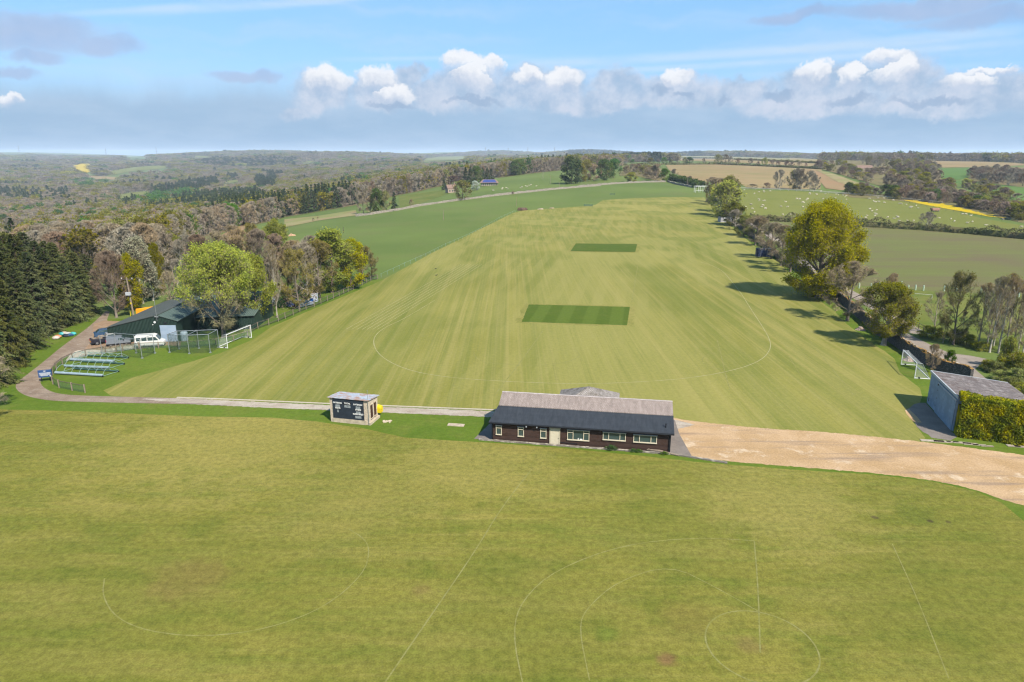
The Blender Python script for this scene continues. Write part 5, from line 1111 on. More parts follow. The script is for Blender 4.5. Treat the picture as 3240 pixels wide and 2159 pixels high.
STONEp = stone('pale_dry_stone', (.42, .37, .30), (.52, .46, .38), (.34, .28, .22), 1.6)
STONEcap = solid('coping_stone', (.42, .36, .29), .9, .4, 3., col2=(.30, .165, .04), lo=.44, hi=.54)
def netmat(name, col, alpha, cell):
    m, t, b, o = newmat(name); t.put(b.inputs[0], col); p = pos(t)
    al = t.step(t.noise(p, 3, 3, .6), .3, .7, alpha * .7, alpha * 1.3); t.l.new(al, b.inputs['Alpha']); return m
NET = netmat('dark_netting', (.02, .045, .03), .30, .1); NETW = netmat('white_netting', (.6, .62, .6), .14, .1); NETG = netmat('green_mesh', (.06, .11, .08), .35, .1)
# ------------------------------------------------------------------ text as meshes
def text_mesh(s, size, mat, name='lettering', bold=.010):
    cu = bpy.data.curves.new('t', 'FONT'); cu.body = s; cu.size = size; cu.offset = bold; cu.extrude = .012; cu.align_x = 'CENTER'; cu.align_y = 'CENTER'; cu.space_character = 1.02
    o = bpy.data.objects.new('t', cu); COL.objects.link(o); dg = bpy.context.evaluated_depsgraph_get(); me = bpy.data.meshes.new_from_object(o.evaluated_get(dg)); bpy.data.objects.remove(o); bpy.data.curves.remove(cu)
    me.materials.clear(); me.materials.append(mat); me.name = name; return me
def sign_text(s, size, x, z, y, parent, mat=None):
    o = link('lettering', text_mesh(s, size, mat or P_white), parent); o.location = (x, y, z); o.rotation_euler = (R(90), 0, 0); return o
# ------------------------------------------------------------------ pavilion
A, B = G(1557, 1393), G(2120, 1432); d = (B - A); PW = d.xy.length; rz = math.atan2(d.y, d.x)
pv = thing('pavilion', 'long brown boarded pavilion with cream windows and dark lower roof', 'pavilion', (A.x, A.y, 0), rz)
# local frame: x along the front, y backwards
D1, D2, D3, HE, H1, H2, H3 = 2.7, 5.0, 8.2, 2.42, 3.42, 4.30, 2.8
m = MB()
prof = [(0, 0), (0, HE), (D1, H1 - .08), (D2, H2 - .12), (D3, H3 - .1), (D3, 0)]
m.hexa([(.55 * min(y / D1, 1), y, z) for y, z in prof], [(PW, y, z) for y, z in prof]); m.build('wall', W_brown, pv)
m = MB(); o_ = .32; e = -.38; t_ = .07
def slab_(y0, z0, y1, z1, th_, x0=-o_, x1=PW + o_):
    return [(x0, y0, z0), (x1, y0, z0), (x1, y1, z1), (x0, y1, z1)], [(x0, y0, z0 + th_), (x1, y0, z0 + th_), (x1, y1, z1 + th_), (x0, y1, z1 + th_)]
lo, hi_ = slab_(e, HE - .02, D1, H1, .09); lo[3] = (.32, lo[3][1], lo[3][2]); hi_[3] = (.32, hi_[3][1], hi_[3][2]); m.hexa(lo, hi_); lr = m.build('lower_roof', R_felt, pv)
m = MB(); lo, hi_ = slab_(D1 - .12, H1 + .05, D2 + .02, H2 + .02, .09, .34, PW + .28); m.hexa(lo, hi_); lo, hi_ = slab_(D2 - .02, H2 + .02, D3 + .35, H3 - .08, .09, .34, PW + .28); m.hexa(lo, hi_); m.build('upper_roof', R_shingle, pv)
m = MB(); m.box((PW / 2 + .31, D2, H2 + .115), (PW - .06, .26, .07)); m.build('ridge_cap', solid('ridge_tile', (.50, .43, .40), .9, .2), pv)
m = MB(); m.box((PW / 2, e + .01, HE - .09), (PW + 2 * o_, .04, .15)); m.build('fascia', P_black, pv)
m = MB(); m.tube([(-o_, e - .06, HE - .05), (PW + o_, e - .06, HE - .08)], .055, 8); m.tube([(.02, -.3, HE - .1), (.02, -.07, HE - .35), (.02, -.07, .05)], .04); m.tube([(PW - .18, -.3, HE - .12), (PW - .18, -.07, HE - .35), (PW - .18, -.07, .05)], .04); m.build('gutter', P_black, pv)
# hipped verandah roof behind
fxc = PW * .455 * 1.0; zc = 8.3
def lx_(zk): return (zk - 200) / (2145 - 200) * PW
px0 = lx_(1268) - .55
m = MB(); ap = (px0, D3 + .6, 4.42); q = 3.9
cs = [(px0 - q, D3 - 2.6, 2.5), (px0 + q, D3 - 2.6, 2.5), (px0 + q, D3 + 4.2, 2.5), (px0 - q, D3 + 4.2, 2.5)]
for i in range(4): m.face([cs[i], cs[(i + 1) % 4], ap])
m.face(list(reversed(cs))); m.build('verandah_roof', R_tile, pv)
m = MB()
for dx in (-3.5, -1.2, 1.2, 3.5): m.box((px0 + dx, D3 + 3.9, 1.25), (.14, .14, 2.5))
m.build('verandah_post', W_brown, pv)
m = MB(); m.tube([(PW - .62, .55, 2.7), (PW - .62, .55, 3.25)], .06); m.tube([(PW - .62, .55, 3.25), (PW - .62, .55, 3.3)], .1); m.build('flue', P_black, pv)
def window(x0, x1, z0, z1, lights, parent, trans=None, head=True, glow=None):
    m = MB(); f = .075; yc = -.03; dp = .12
    m.box(((x0 + x1) / 2, yc - .02, z0 - .0), (x1 - x0 + .04, dp + .04, f + .02)); m.box(((x0 + x1) / 2, yc, z1), (x1 - x0, dp, f))
    m.box((x0 + f / 2, yc, (z0 + z1) / 2), (f, dp - .01, z1 - z0 - .07)); m.box((x1 - f / 2, yc, (z0 + z1) / 2), (f, dp - .01, z1 - z0 - .07))
    for xm in lights: m.box((xm, yc, (z0 + z1) / 2), (f, dp - .015, z1 - z0 - .07))
    for (a, b_) in (trans or []): m.box(((a + b_) / 2, yc, z0 + (z1 - z0) * .74), (b_ - a - f, dp - .02, .055))
    w_ = m.build('window', W_cream, parent)
    m = MB(); m.box(((x0 + x1) / 2, yc + .035, (z0 + z1) / 2), (x1 - x0 - .1, .02, z1 - z0 - .05)); m.build('pane', glass_m, w_)
    m = MB(); m.box(((x0 + x1) / 2, -.09, z1 + .06), (x1 - x0 + .12, .16, .035)); m.build('drip_board', G_trim, w_)
    return w_
window(lx_(245), lx_(310), .80, 1.94, [], pv, [(lx_(245), lx_(310))]); window(lx_(492), lx_(560), .76, 1.92, [], pv, [(lx_(492), lx_(560))]); window(lx_(742), lx_(810), .72, 1.90, [], pv, [(lx_(742), lx_(810))])
w4 = window(lx_(1040), lx_(1280), .76, 1.98, [lx_(1103), lx_(1218)], pv, [(lx_(1040), lx_(1103)), (lx_(1218), lx_(1280))])
window(lx_(1425), lx_(1670), 1.06, 1.98, [lx_(1488), lx_(1608)], pv); window(lx_(1752), lx_(2000), 1.02, 1.92, [lx_(1815), lx_(1937)], pv)
m = MB(); m.box((lx_(1160), -.015, .90), (.10, .03, .24)); m.box((lx_(1192), -.015, .86), (.30, .03, .16)); m.build('sill_clutter', P_white, w4)
m = MB(); m.box(((lx_(850) + lx_(957)) / 2, -.03, 1.0), (lx_(957) - lx_(850) - .12, .08, 2.0)); dr = m.build('door', W_cream, pv)
m = MB(); m.box((lx_(850), -.05, 1.03), (.08, .14, 2.06)); m.box((lx_(957), -.05, 1.03), (.08, .14, 2.06)); m.box(((lx_(850) + lx_(957)) / 2, -.05, 2.09), (lx_(957) - lx_(850) + .16, .16, .07)); m.build('door_frame', W_cream, dr)
m = MB(); m.tube([(lx_(946), -.08, .85), (lx_(946), -.13, .85), (lx_(938), -.13, .85)], .018); m.build('handle', P_black, dr)
for zk in (590, 707):
    m = MB(); m.tube([(lx_(zk), -.02, 2.25), (lx_(zk), -.32, 2.2)], .02); m.box((lx_(zk), -.36, 2.16), (.12, .12, .14)); m.build('floodlight', G_trim, pv)
for xx in (.07, PW - .07):
    m = MB(); m.box((xx, -.02, 1.2), (.14, .06, 2.4)); m.build('corner_board', P_black, pv)
m = MB(); m.tube([(lx_(960), -.04, .35), (lx_(1150), -.04, .3), (lx_(1150), -.04, 0)], .035); m.build('waste_pipe', P_black, pv)
# stone edging of the terrace in front
e0, e1, e2 = G(1515, 1391), G(2125, 1437), G(2300, 1465)
ed = thing('stone_edging', 'low rough stone edging along the foot of the pavilion wall', 'edging', (0, 0, 0))
m = MB(); rs = random.Random(4)
for a_, b_, n in ((e0, e1, 60), (e1, e2, 18)):
    for i in range(n):
        p = a_.lerp(b_, (i + .5) / n); L_ = (b_ - a_).length / n; m.box((p.x, p.y - .12, .07), (L_ * .96, rs.uniform(.22, .36), rs.uniform(.12, .2)), rz=math.atan2((b_ - a_).y, (b_ - a_).x) + rs.uniform(-.05, .05))
m.build('stones', STONEp, ed)
sheet('pavilion_terrace', [G(1500, 1389).xy, G(2130, 1436).xy, G(2190, 1446).xy, G(2150, 1375).xy, G(2135, 1330).xy, G(1590, 1302).xy], M_apron, 5)
for i, (a_, b_, s_) in enumerate([(1500, 775, .75), (1740, 795, .5), (1800, 800, .5), (2080, 825, .5)]):
    u, v = zK(a_, b_); p = G(u, v); tm, cm = PROTO['yew_shrub'][0][0]; o = thing('weed_clump', ['largest green weed clump growing in the terrace edging under the windows', 'small weed clump left of a pair in the terrace edging', 'small weed clump right of a pair in the terrace edging', 'weed clump beside the fallen log at the pavilion corner'][i], 'weeds', (p.x, p.y - .1, 0)); o.scale = (s_ * .7, s_ * .5, s_ * .3); link('crown', cm, o)
m = MB(); q0, q1, q2 = G(*zK(1890, 790)), G(*zK(2030, 800)), G(*zK(2240, 845))
m.tube([q0 + Vector((0, 0, .22)), q1 + Vector((0, 0, .18)), q2 + Vector((0, 0, .1))], [.06, .11, .09], 7); m.tube([q0.lerp(q1, .3) + Vector((0, 0, .2)), q0 + Vector((.1, -.3, .5))], [.05, .02], 5); tag(m.build('fallen_log', W_post), 'fallen grey branch lying along the terrace edging at the pavilion corner', 'log')
pc_ = G(1443, 1346); m = MB(); m.box((pc_.x, pc_.y, .04), (2.1, .75, .09), rz=rz); tag(m.build('concrete_slab', solid('slab_concrete', (.50, .40, .30), .9, .25, 2.)), 'pale concrete slab set in the grass left of the pavilion', 'slab')
# ------------------------------------------------------------------ scoreboard hut
A2, B2 = G(1047.6, 1334), G(1167.8, 1346); d = B2 - A2; SW = d.xy.length; rz2 = math.atan2(d.y, d.x); SD = 2.75; SF, SB = 3.32, 2.98
sb = thing('scoreboard_hut', 'small rendered scoreboard hut with black score panel and rusty roof', 'scoreboard', (A2.x, A2.y, 0), rz2)
m = MB(); pr = [(0, 0), (0, SF - .05), (SD, SB - .05), (SD, 0)]; m.hexa([(0, y, z) for y, z in pr], [(SW, y, z) for y, z in pr]); m.build('wall', C_render, sb)
m = MB(); lo = [(-.22, -.22, SF), (SW + .16, -.22, SF), (SW + .2, SD + .25, SB - .02), (-.18, SD + .25, SB - .02)]; m.hexa(lo, [(x, y, z + .06) for x, y, z in lo]); m.build('roof', R_rust, sb)
def sx_(zk): return (zk - 385) / (1395 - 385) * SW
bx0, bx1, bz0, bz1 = sx_(470), sx_(1282), .60, SF - .08
m = MB(); m.box(((bx0 + bx1) / 2, -.04, (bz0 + bz1) / 2), (bx1 - bx0, .10, bz1 - bz0)); pn = m.build('score_panel', P_board, sb)
m = MB(); m.box(((bx0 + bx1) / 2 + .1, -.05, .30), (bx1 - bx0 + .3, .12, .56)); m.build('plinth', C_renderw, sb)
ky = -.115
def board_text(s, zx, zy, size, back=None, nums=1):
    """zx, zy read off an enlargement: x across the hut, y as a fraction of its height"""
    x = sx_(zx); z = zy
    size *= .88
    if back: mm = MB(); mm.box((x, -.095, z), (back, .02, .34)); mm.build('name_plate', P_black, pn)
    sign_text(s, size, x, z, ky, pn)
    if nums:
        mm = MB(); wn_ = .21
        for k in range(nums): mm.box((x + (k - (nums - 1) / 2) * wn_, -.098, z - .40), (wn_ * .92, .022, .33))
        num = mm.build('number_slots', P_num, pn)
board_text('BATSMAN', 602, 2.68, .30, None, 3); board_text('TOTAL', 860, 2.70, .30, 1.05, 4); board_text('BATSMAN', 1140, 2.66, .30, None, 3)
board_text('WKTS', 602, 1.98, .30, .95, 1); board_text('OVERS', 1140, 1.98, .30, 1.0, 3); board_text('RUNS REQD', 1135, 1.38, .29, None, 4)
for k, (y0) in enumerate((.62, 1.62)):
    m = MB(); m.box((SW + .02, y0 + .28, 1.58), (.07, .56, 1.75)); m.build('shutter', W_dark, sb)
    m = MB(); m.box((SW + .06, y0 + .28, .66), (.14, .72, .08)); m.box((SW + .05, y0 + .28, 2.50), (.1, .7, .08)); m.build('sill', C_renderw, sb)
m = MB(); m.box((SW + .10, SD / 2, .16), (.28, SD + .1, .32)); m.build('step', C_renderw, sb)
m = MB(); m.tube([(SW + .05, -.08, 0), (SW + .05, -.08, 4.7)], .025); m.tube([(SW + .05, -.08, 4.55), (SW + .05, -.08, 4.72)], .045); m.build('aerial_pole', ST_galv, sb)
pb = Vector((A2.x, A2.y, 0)) + Matrix.Rotation(rz2, 3, 'Z') @ Vector((SW + .22, SD + .12, 1.15))
yb = thing('yellow_phone_hood', 'bright yellow rounded hood fixed to the corner of the scoreboard hut', 'hood', pb, rz2)
m = MB()
for i in range(8):
    a_ = math.pi * i / 8; b_ = math.pi * (i + 1) / 8
    c0 = [(-.3 + .05, .34 * math.cos(x), .42 * math.sin(x) + .2) for x in (a_, b_)]; c1 = [(.3, .30 * math.cos(x), .36 * math.sin(x) + .15) for x in (a_, b_)]
    m.face([c0[0], c0[1], c1[1], c1[0]]); m.face([c1[0], c1[1], (.3, 0, -.1)])
m.box((0, .31, -.1), (.58, .05, .62)); m.box((0, -.31, -.1), (.58, .05, .62)); m.box((0, 0, -.42), (.5, .6, .05)); m.box((.12, 0, .0), (.3, .5, .6)); m.build('hood_shell', P_yellow, yb)
m = MB(); m.box((0, 0, -.5), (.36, .4, .12)); m.build('dark_base', W_dark, yb)
m = MB(); rs = random.Random(9)
for i in range(26):
    p = G(*[(1212 + rs.uniform(0, 24), 1332 + rs.uniform(0, 8))][0]); m.box((p.x, p.y, .06), (rs.uniform(.1, .45), rs.uniform(.05, .2), rs.uniform(.05, .18)), rz=rs.uniform(0, 3), rx=rs.uniform(-.4, .4))
tag(m.build('rubble_heap', C_renderw), 'little heap of rubble on the grass beside the scoreboard hut', 'rubble')
# ------------------------------------------------------------------ garage on the right
A3, B3 = G(2932, 1274), G(3013, 1365); d = A3 - B3; GL_ = d.xy.length; rz3 = math.atan2(d.y, d.x)   # x runs from the near corner to the far one
ga = thing('garage', 'blue grey rendered garage with a mossy low pitched roof behind the hedge', 'garage', (B3.x, B3.y, 0), rz3); GD = 9.0; ZF, ZB = 4.5, 3.6
m = MB(); pr = [(0, 0), (0, ZF - .12), (-GD, ZB - .12), (-GD, 0)]; m.hexa([(0, y, z) for y, z in pr], [(GL_, y, z) for y, z in pr]); m.build('wall', G_wall, ga)
m = MB(); lo = [(-.25, .02, ZF), (GL_ + .12, .02, ZF), (GL_ + .12, -GD - .2, ZB), (-.25, -GD - .2, ZB)]; m.hexa(lo, [(x, y, z + .06) for x, y, z in lo]); m.build('roof', R_moss, ga)
m = MB(); m.box((GL_ / 2, .09, ZF - .01), (GL_ + .3, .12, .24)); m.box((GL_ / 2, .06, ZF - .2), (GL_ + .25, .06, .1)); m.hexa([(GL_ + .14, .1, ZF - .05), (GL_ + .22, .1, ZF - .05), (GL_ + .22, -GD - .2, ZB - .05), (GL_ + .14, -GD - .2, ZB - .05)], [(GL_ + .14, .1, ZF + .1), (GL_ + .22, .1, ZF + .1), (GL_ + .22, -GD - .2, ZB + .1), (GL_ + .14, -GD - .2, ZB + .1)]); m.build('roof_trim', G_trim, ga)
m = MB(); m.box((GL_ * .33, .07, 2.0), (GL_ * .62, .12, 3.95)); dd_ = m.build('sliding_door', G_wall, ga)
m = MB(); m.box((GL_ * .33, .14, 4.02), (GL_ * .66, .1, .12)); m.build('door_rail', G_trim, dd_)
m = MB()
for z_ in (.9, 1.9, 3.0): m.box((GL_ * .655, .09, z_), (.18, .06, .08))
m.box((GL_ * .93, .05, .7), (.1, .04, .5)); m.box((GL_ * .66, .12, 3.75), (.14, .12, .2)); m.build('hinge', W_postd, dd_)
# ------------------------------------------------------------------ barn
bl, br_ = Vector((-73.2, 119.6, 0)), Vector((-60.6, 119.6, 0))
bn = thing('barn', 'dark green steel barn with an off centre ridge and pale roller door', 'barn', bl, R(1.5)); BW = 12.6; BLn = 23.
EL, ER, AP, AX = 2.75, 3.95, 5.0, 9.2
m = MB(); pr = [(0, -1, 0), (BW, -1, 0), (BW, -1, ER - .05), (AX, -1, AP - .05), (0, -1, EL - .05)]
m.hexa([(x, 0, z) for x, y, z in pr], [(x, BLn, z) for x, y, z in pr]); m.build('wall', BN_wallx, bn)
m = MB(); lo = [(-.3, -.15, EL - .06), (AX, -.15, AP), (AX, BLn + .2, AP), (-.3, BLn + .2, EL - .06)]; m.hexa(lo, [(x, y, z + .07) for x, y, z in lo]); m.build('roof', BN_roof, bn)
m = MB(); lo = [(AX, -.15, AP), (BW + .25, -.15, ER - .06), (BW + .25, BLn + .2, ER - .06), (AX, BLn + .2, AP)]; m.hexa(lo, [(x, y, z + .07) for x, y, z in lo]); m.build('roof', BN_roofg, bn)
m = MB(); m.box((AX, BLn / 2, AP + .1), (.4, BLn + .4, .08)); m.build('ridge_cap', BN_roof, bn)
m = MB(); m.box((10.95, -.06, 1.62), (2.9, .1, 3.24)); rd_ = m.build('roller_door', S_door, bn)
m = MB(); m.box((10.95, -.1, 3.32), (3.15, .16, .14)); m.box((9.42, -.09, 1.62), (.12, .14, 3.24)); m.box((12.46, -.09, 1.62), (.12, .14, 3.24)); m.build('door_frame', BN_wall, rd_)
m = MB(); m.tube([(AX + .05, -.25, 4.0), (AX + .05, -.25, 9.4)], .035); m.box((AX - .15, -.25, 4.85), (.3, .2, .22), rz=.4); m.box((AX + .25, -.28, 4.8), (.22, .2, .18)); m.build('aerial', ST_galv, bn)
m = MB(); m.tube([(8.7, -.05, 3.75), (8.7, -.12, 3.75)], .2, 14); m.tube([(8.3, -.05, 3.3), (8.3, -.12, 3.3)], .09, 10); m.build('wall_dish', P_white, bn)
m = MB(); m.box((10.6, -.2, 3.62), (.45, .35, .14)); m.build('outside_lamp', P_black, bn)
# lean-to wing on the right
m = MB(); WX = 10.5; lo = [(BW + .02, 7.5, 0), (BW + WX, 9.5, 0), (BW + WX, 21, 0), (BW + .02, 21, 0)]; m.hexa(lo, [(lo[0][0], lo[0][1], 2.75), (lo[1][0], lo[1][1], 2.65), (lo[2][0], lo[2][1], 5.3), (lo[3][0], lo[3][1], 5.3)]); m.build('wing_wall', BN_wallx, bn)
m = MB(); lo = [(BW - .1, 7.1, 2.8), (BW + WX + .3, 9.1, 2.7), (BW + WX + .3, 21.2, 5.42), (BW - .1, 21.2, 5.42)]; m.hexa(lo, [(x, y, z + .07) for x, y, z in lo]); m.build('wing_roof', BN_roofg, bn)
# water butt and bits by the barn
p = G(*zI(1235, 560)); m = MB(); m.tube([(p.x, p.y, 0), (p.x, p.y, .1), (p.x, p.y, 1.5), (p.x, p.y, 1.7)], [.62, .66, .66, .5], 14); tag(m.build('water_tank', ST_tube, None, smooth=False), 'grey cylindrical tank standing beside the barn roller door', 'tank')
# ------------------------------------------------------------------ cottage and solar house in the distance
p = G(*zB(1240, 400)); cot = thing('cottage', 'small pinkish brick cottage with a chimney by the wood edge', 'cottage', p, .5)
m = MB(); m.box((0, 0, 1.6), (7, 5, 3.2)); m.build('wall', solid('brick_wall', (.42, .32, .25), .9, .15), cot)
m = MB(); m.hexa([(-3.9, -2.9, 3.1), (3.9, -2.9, 3.1), (3.9, 2.9, 3.1), (-3.9, 2.9, 3.1)], [(-3.9, -.1, 5.9), (3.9, -.1, 5.9), (3.9, .1, 5.9), (-3.9, .1, 5.9)]); rf = m.build('roof', R_tileo, cot)
m = MB(); m.box((2.6, 0, 6.0), (.8, .8, 2.2)); m.build('chimney', solid('chimney_brick', (.38, .25, .19), .9, .2), rf)
for x in (-2, .2, 2.2):
    m = MB(); m.box((x, -2.52, 1.5), (.9, .08, 1.2)); m.build('window', glass_m, cot)
p = G(*zB(1525, 348)); sh_ = thing('solar_roofed_house', 'low house with a blue solar panel roof in front of dark conifers', 'house', p, .05); sh_.scale = (.8, .8, .8)
m = MB(); m.box((0, 0, 1.5), (17, 8, 3)); m.build('wall', C_renderw, sh_)
m = MB()
for x in np.linspace(-7.6, 7.6, 9): m.box((x, -4.05, 1.4), (1.2, .1, 2.1))
m.build('window', glass_m, sh_)
m = MB(); m.hexa([(-10, -5.2, 2.95), (10, -5.2, 2.95), (10, 5.2, 2.95), (-10, 5.2, 2.95)], [(-6.5, -.3, 6.2), (6.5, -.3, 6.2), (6.5, .3, 6.2), (-6.5, .3, 6.2)]); m.build('roof', R_tileo, sh_)
m = MB(); m.face([(-7.4, -4.6, 3.45), (7.4, -4.6, 3.45), (5.6, -.7, 6.0), (-5.6, -.7, 6.0)]); m.face([(-5.6, -.7, 5.95), (5.6, -.7, 5.95), (7.4, -4.6, 3.4), (-7.4, -4.6, 3.4)]); m.build('solar_panels', solid('solar_blue', (.05, .07, .24), .3, .3, 3.), sh_)
for (a_, b_, w_, d_, h_, hr, lab) in ((740, 330, 16, 8, 3.4, 7.0, 'long farm building with a red brown roof amid the mixed wood'), (865, 345, 14, 8, 3, 6.2, 'lower farm building with a tiled roof right of the long one')):
    p = G(*zD(a_, b_)); fb = thing('farm_building', lab, 'farm building', p, -.1)
    m = MB(); m.box((0, 0, h_ / 2), (w_, d_, h_)); m.build('wall', C_renderw, fb)
    m = MB(); m.hexa([(-w_ / 2 - .4, -d_ / 2 - .4, h_ - .05), (w_ / 2 + .4, -d_ / 2 - .4, h_ - .05), (w_ / 2 + .4, d_ / 2 + .4, h_ - .05), (-w_ / 2 - .4, d_ / 2 + .4, h_ - .05)], [(-w_ / 2 - .4, -.1, hr), (w_ / 2 + .4, -.1, hr), (w_ / 2 + .4, .1, hr), (-w_ / 2 - .4, .1, hr)]); m.build('roof', R_tileo, fb)
    m = MB(); m.box((w_ * .08, -d_ / 2 - .02, 1.4), (2.6, .1, 2.8)); m.build('door', P_black, fb)
# sheds along the wall row
p = G(2292, 703); sd_ = thing('grey_shed', 'small pale grey shed under the golden tree by the far boundary', 'shed', p, .1)
m = MB(); m.hexa([(-2.6, -1.8, 0), (2.6, -1.8, 0), (2.6, 1.8, 0), (-2.6, 1.8, 0)], [(-2.6, -1.8, 2.9), (2.6, -1.8, 2.9), (2.6, 1.8, 2.4), (-2.6, 1.8, 2.4)]); m.build('wall', solid('grey_boards', (.40, .39, .40), .8, .2, 2.), sd_)
m = MB(); lo = [(-2.9, -2.3, 2.92), (2.9, -2.3, 2.92), (2.9, 2.1, 2.42), (-2.9, 2.1, 2.42)]; m.hexa(lo, [(x, y, z + .12) for x, y, z in lo]); m.build('roof', W_postd, sd_)
m = MB(); m.box((-.2, -1.84, 1.3), (2.2, .1, 1.9)); m.build('door', P_white, sd_)
p = G(2414, 812); ct = thing('storage_container', 'dark blue corrugated container under the leaning bare tree', 'container', p, R(-10))
CB = corr('navy_corrugated', (.020, .035, .09), (.028, .045, .11), .3, 0, None, rough=.6)
m = MB(); m.box((0, 0, 1.3), (4.6, 2.4, 2.6)); m.build('container_body', CB, ct, bevel=.03)
m = MB(); m.box((0, 0, 2.66), (4.7, 2.5, .12)); m.box((-2.25, -1.22, 1.3), (.12, .06, 2.6)); m.box((2.25, -1.22, 1.3), (.12, .06, 2.6)); m.build('container_frame', solid('navy_edge', (.015, .02, .045), .6, .1), ct)
m = MB(); m.box((-1.0, -1.24, 1.3), (.05, .06, 2.2)); m.box((1.0, -1.24, 1.3), (.05, .06, 2.2)); m.build('lock_bar', ST_galv, ct)
# ------------------------------------------------------------------ walls and fences
def stone_wall(name, pts, width, height, mat, label, step=1.2, cap=None, seed=1, jag=.12):
    rs = random.Random(seed); P = dens(pts, step); L, Rr = ribbon_pts(P, width); root = thing(name, label, 'wall', (0, 0, 0)); m = MB(); n = len(P)
    hs_ = [height * (1 + rs.uniform(-jag, jag)) for _ in P]; b0 = [H(p.x, p.y) for p in P]; ring = []
    for i in range(n):
        l, r_ = L[i], Rr[i]; c = P[i]; lt = c.lerp(l, .8); rt = c.lerp(r_, .8)
        ring.append([(l.x, l.y, b0[i] - .1), (lt.x, lt.y, b0[i] + hs_[i]), (rt.x, rt.y, b0[i] + hs_[i]), (r_.x, r_.y, b0[i] - .1)])
    for i in range(n - 1):
        a_, b_ = ring[i], ring[i + 1]
        for k in range(3): m.face([a_[k], a_[k + 1], b_[k + 1], b_[k]])
    m.face(ring[0]); m.face(list(reversed(ring[-1]))); m.build('stonework', mat, root)
    if cap:
        m = MB()
        for i in range(n - 1):
            for k in range(max(1, int(step / .35))):
                f = (k + rs.random()) / max(1, int(step / .35)); p = P[i].lerp(P[i + 1], f); z_ = b0[i] * (1 - f) + b0[i + 1] * f + height
                m.box((p.x + rs.uniform(-.1, .1), p.y, z_ + .04), (rs.uniform(.2, .4), rs.uniform(.3, .55), rs.uniform(.12, .3)), rz=rs.uniform(-.5, .5), rx=rs.uniform(-.3, .3))
        m.build('coping', cap, root)
    return root
wl = GL(ZL(zH, [(1780, 640), (1600, 585), (1500, 560), (1340, 480), (1200, 405), (1080, 325), (960, 240)]) + ZL(zG, [(1290, 1035), (1180, 930), (1110, 870), (1000, 775), (900, 700), (760, 600), (600, 505), (500, 420), (400, 340), (330, 290), (260, 225), (190, 160)]))
stone_wall('dry_stone_wall', [Vector((p.x + .2, p.y)) for p in wl], .75, 1.95, STONE, 'dark dry stone wall with orange mossy coping between playing field and lane', .9, STONEcap)
ww_ = GL(ZL(zB, [(530, 578), (640, 565), (850, 532), (1000, 503), (1100, 487), (1250, 466), (1380, 450), (1550, 428), (1700, 411), (1850, 395), (2000, 379), (2170, 364), (2353, 350)]) + ZL(zC, [(100, 448), (300, 430), (500, 415), (700, 406), (900, 402)]))
stone_wall('field_wall', ww_, .9, 1.25, STONEp, 'pale dry stone wall crossing the green slope beyond the playing field', 2.5, None, 2, .2)
stone_wall('field_wall', GL(ZL(zC, [(915, 400), (1000, 425), (1080, 440), (1150, 452)])), .7, 1.3, STONEp, 'short stone wall running from the hedge to the cricket frames', 2., None, 3, .3)
def fence(name, pts, label, spacing=2.4, h=1.15, rails=(1.05,), pm=None, rm=None, mesh_=None, pw=.11, rr_=.05, max_posts=95, step=None, post_mesh_share=True):
    root = thing(name, label, 'fence', (0, 0, 0)); P = dens(pts, .6); acc = 0; posts = [P[0]]
    for a_, b_ in zip(P[:-1], P[1:]):
        acc += (b_ - a_).length
        if acc >= spacing: posts.append(b_); acc = 0
    posts = posts[:max_posts] if False else posts
    if len(posts) > max_posts: posts = posts[:max_posts]
    mm = MB(); mm.box((0, 0, h / 2), (pw, pw, h)); me = mm.mesh('post', pm or W_post)
    for p in posts:
        o = link('post', me, root); o.location = (p.x, p.y, H(p.x, p.y)); o.rotation_euler = (0, 0, random.uniform(-.1, .1))
    for z_ in rails:
        m = MB()
        for a_, b_ in zip(posts[:-1], posts[1:]):
            A_ = Vector((a_.x, a_.y, H(a_.x, a_.y) + z_)); B_ = Vector((b_.x, b_.y, H(b_.x, b_.y) + z_)); m.tube([A_, B_], rr_, 4, cap=False)
        m.build('rail', rm or pm or W_post, root)
    if mesh_:
        m = MB()
        for a_, b_ in zip(posts[:-1], posts[1:]):
            za, zb = H(a_.x, a_.y), H(b_.x, b_.y); m.face([(a_.x, a_.y, za + .05), (b_.x, b_.y, zb + .05), (b_.x, b_.y, zb + h * .9), (a_.x, a_.y, za + h * .9)])
        m.build('wire_mesh', mesh_, root)
    return root
fence('track_fence', GL(ZL(zL, [(1443, 768), (1285, 742), (1165, 722), (1045, 700), (965, 672), (912, 642), (885, 600), (870, 540), (885, 480), (912, 425), (955, 375), (1010, 325), (1060, 290), (1095, 272), (1165, 235), (1300, 188), (1455, 150), (1620, 125), (1790, 95), (1985, 72), (2180, 50), (2353, 30)])), 'curved wooden post and rail fence with mesh inside the track bend', 2.3, 1.3, (1.15,), rm=W_postd, mesh_=NETG, pw=.14)
fence('cage_fence', GL(ZL(zI, [(360, 705), (660, 670), (805, 662), (950, 658), (1080, 652), (1210, 648), (1340, 645), (1460, 640), (1580, 622), (1700, 605), (1770, 590), (1960, 545), (2075, 500)])), 'low post and mesh fence running behind the cricket nets', 2.9, 1.2, (1.1,), mesh_=NETG, pw=.13)
fence('boundary_fence', GL(ZL(zF, [(790, 1138), (890, 1085), (1065, 1032), (1110, 1008), (1225, 962), (1340, 908), (1410, 880), (1480, 857), (1610, 802), (1750, 742), (1860, 692), (1925, 662), (2000, 622), (2090, 578), (2165, 560)])), 'dark mesh fence with pale posts along the tree row beside the playing field', 2.6, 1.35, (1.25, .4), mesh_=NET, pw=.12, rm=W_postd)
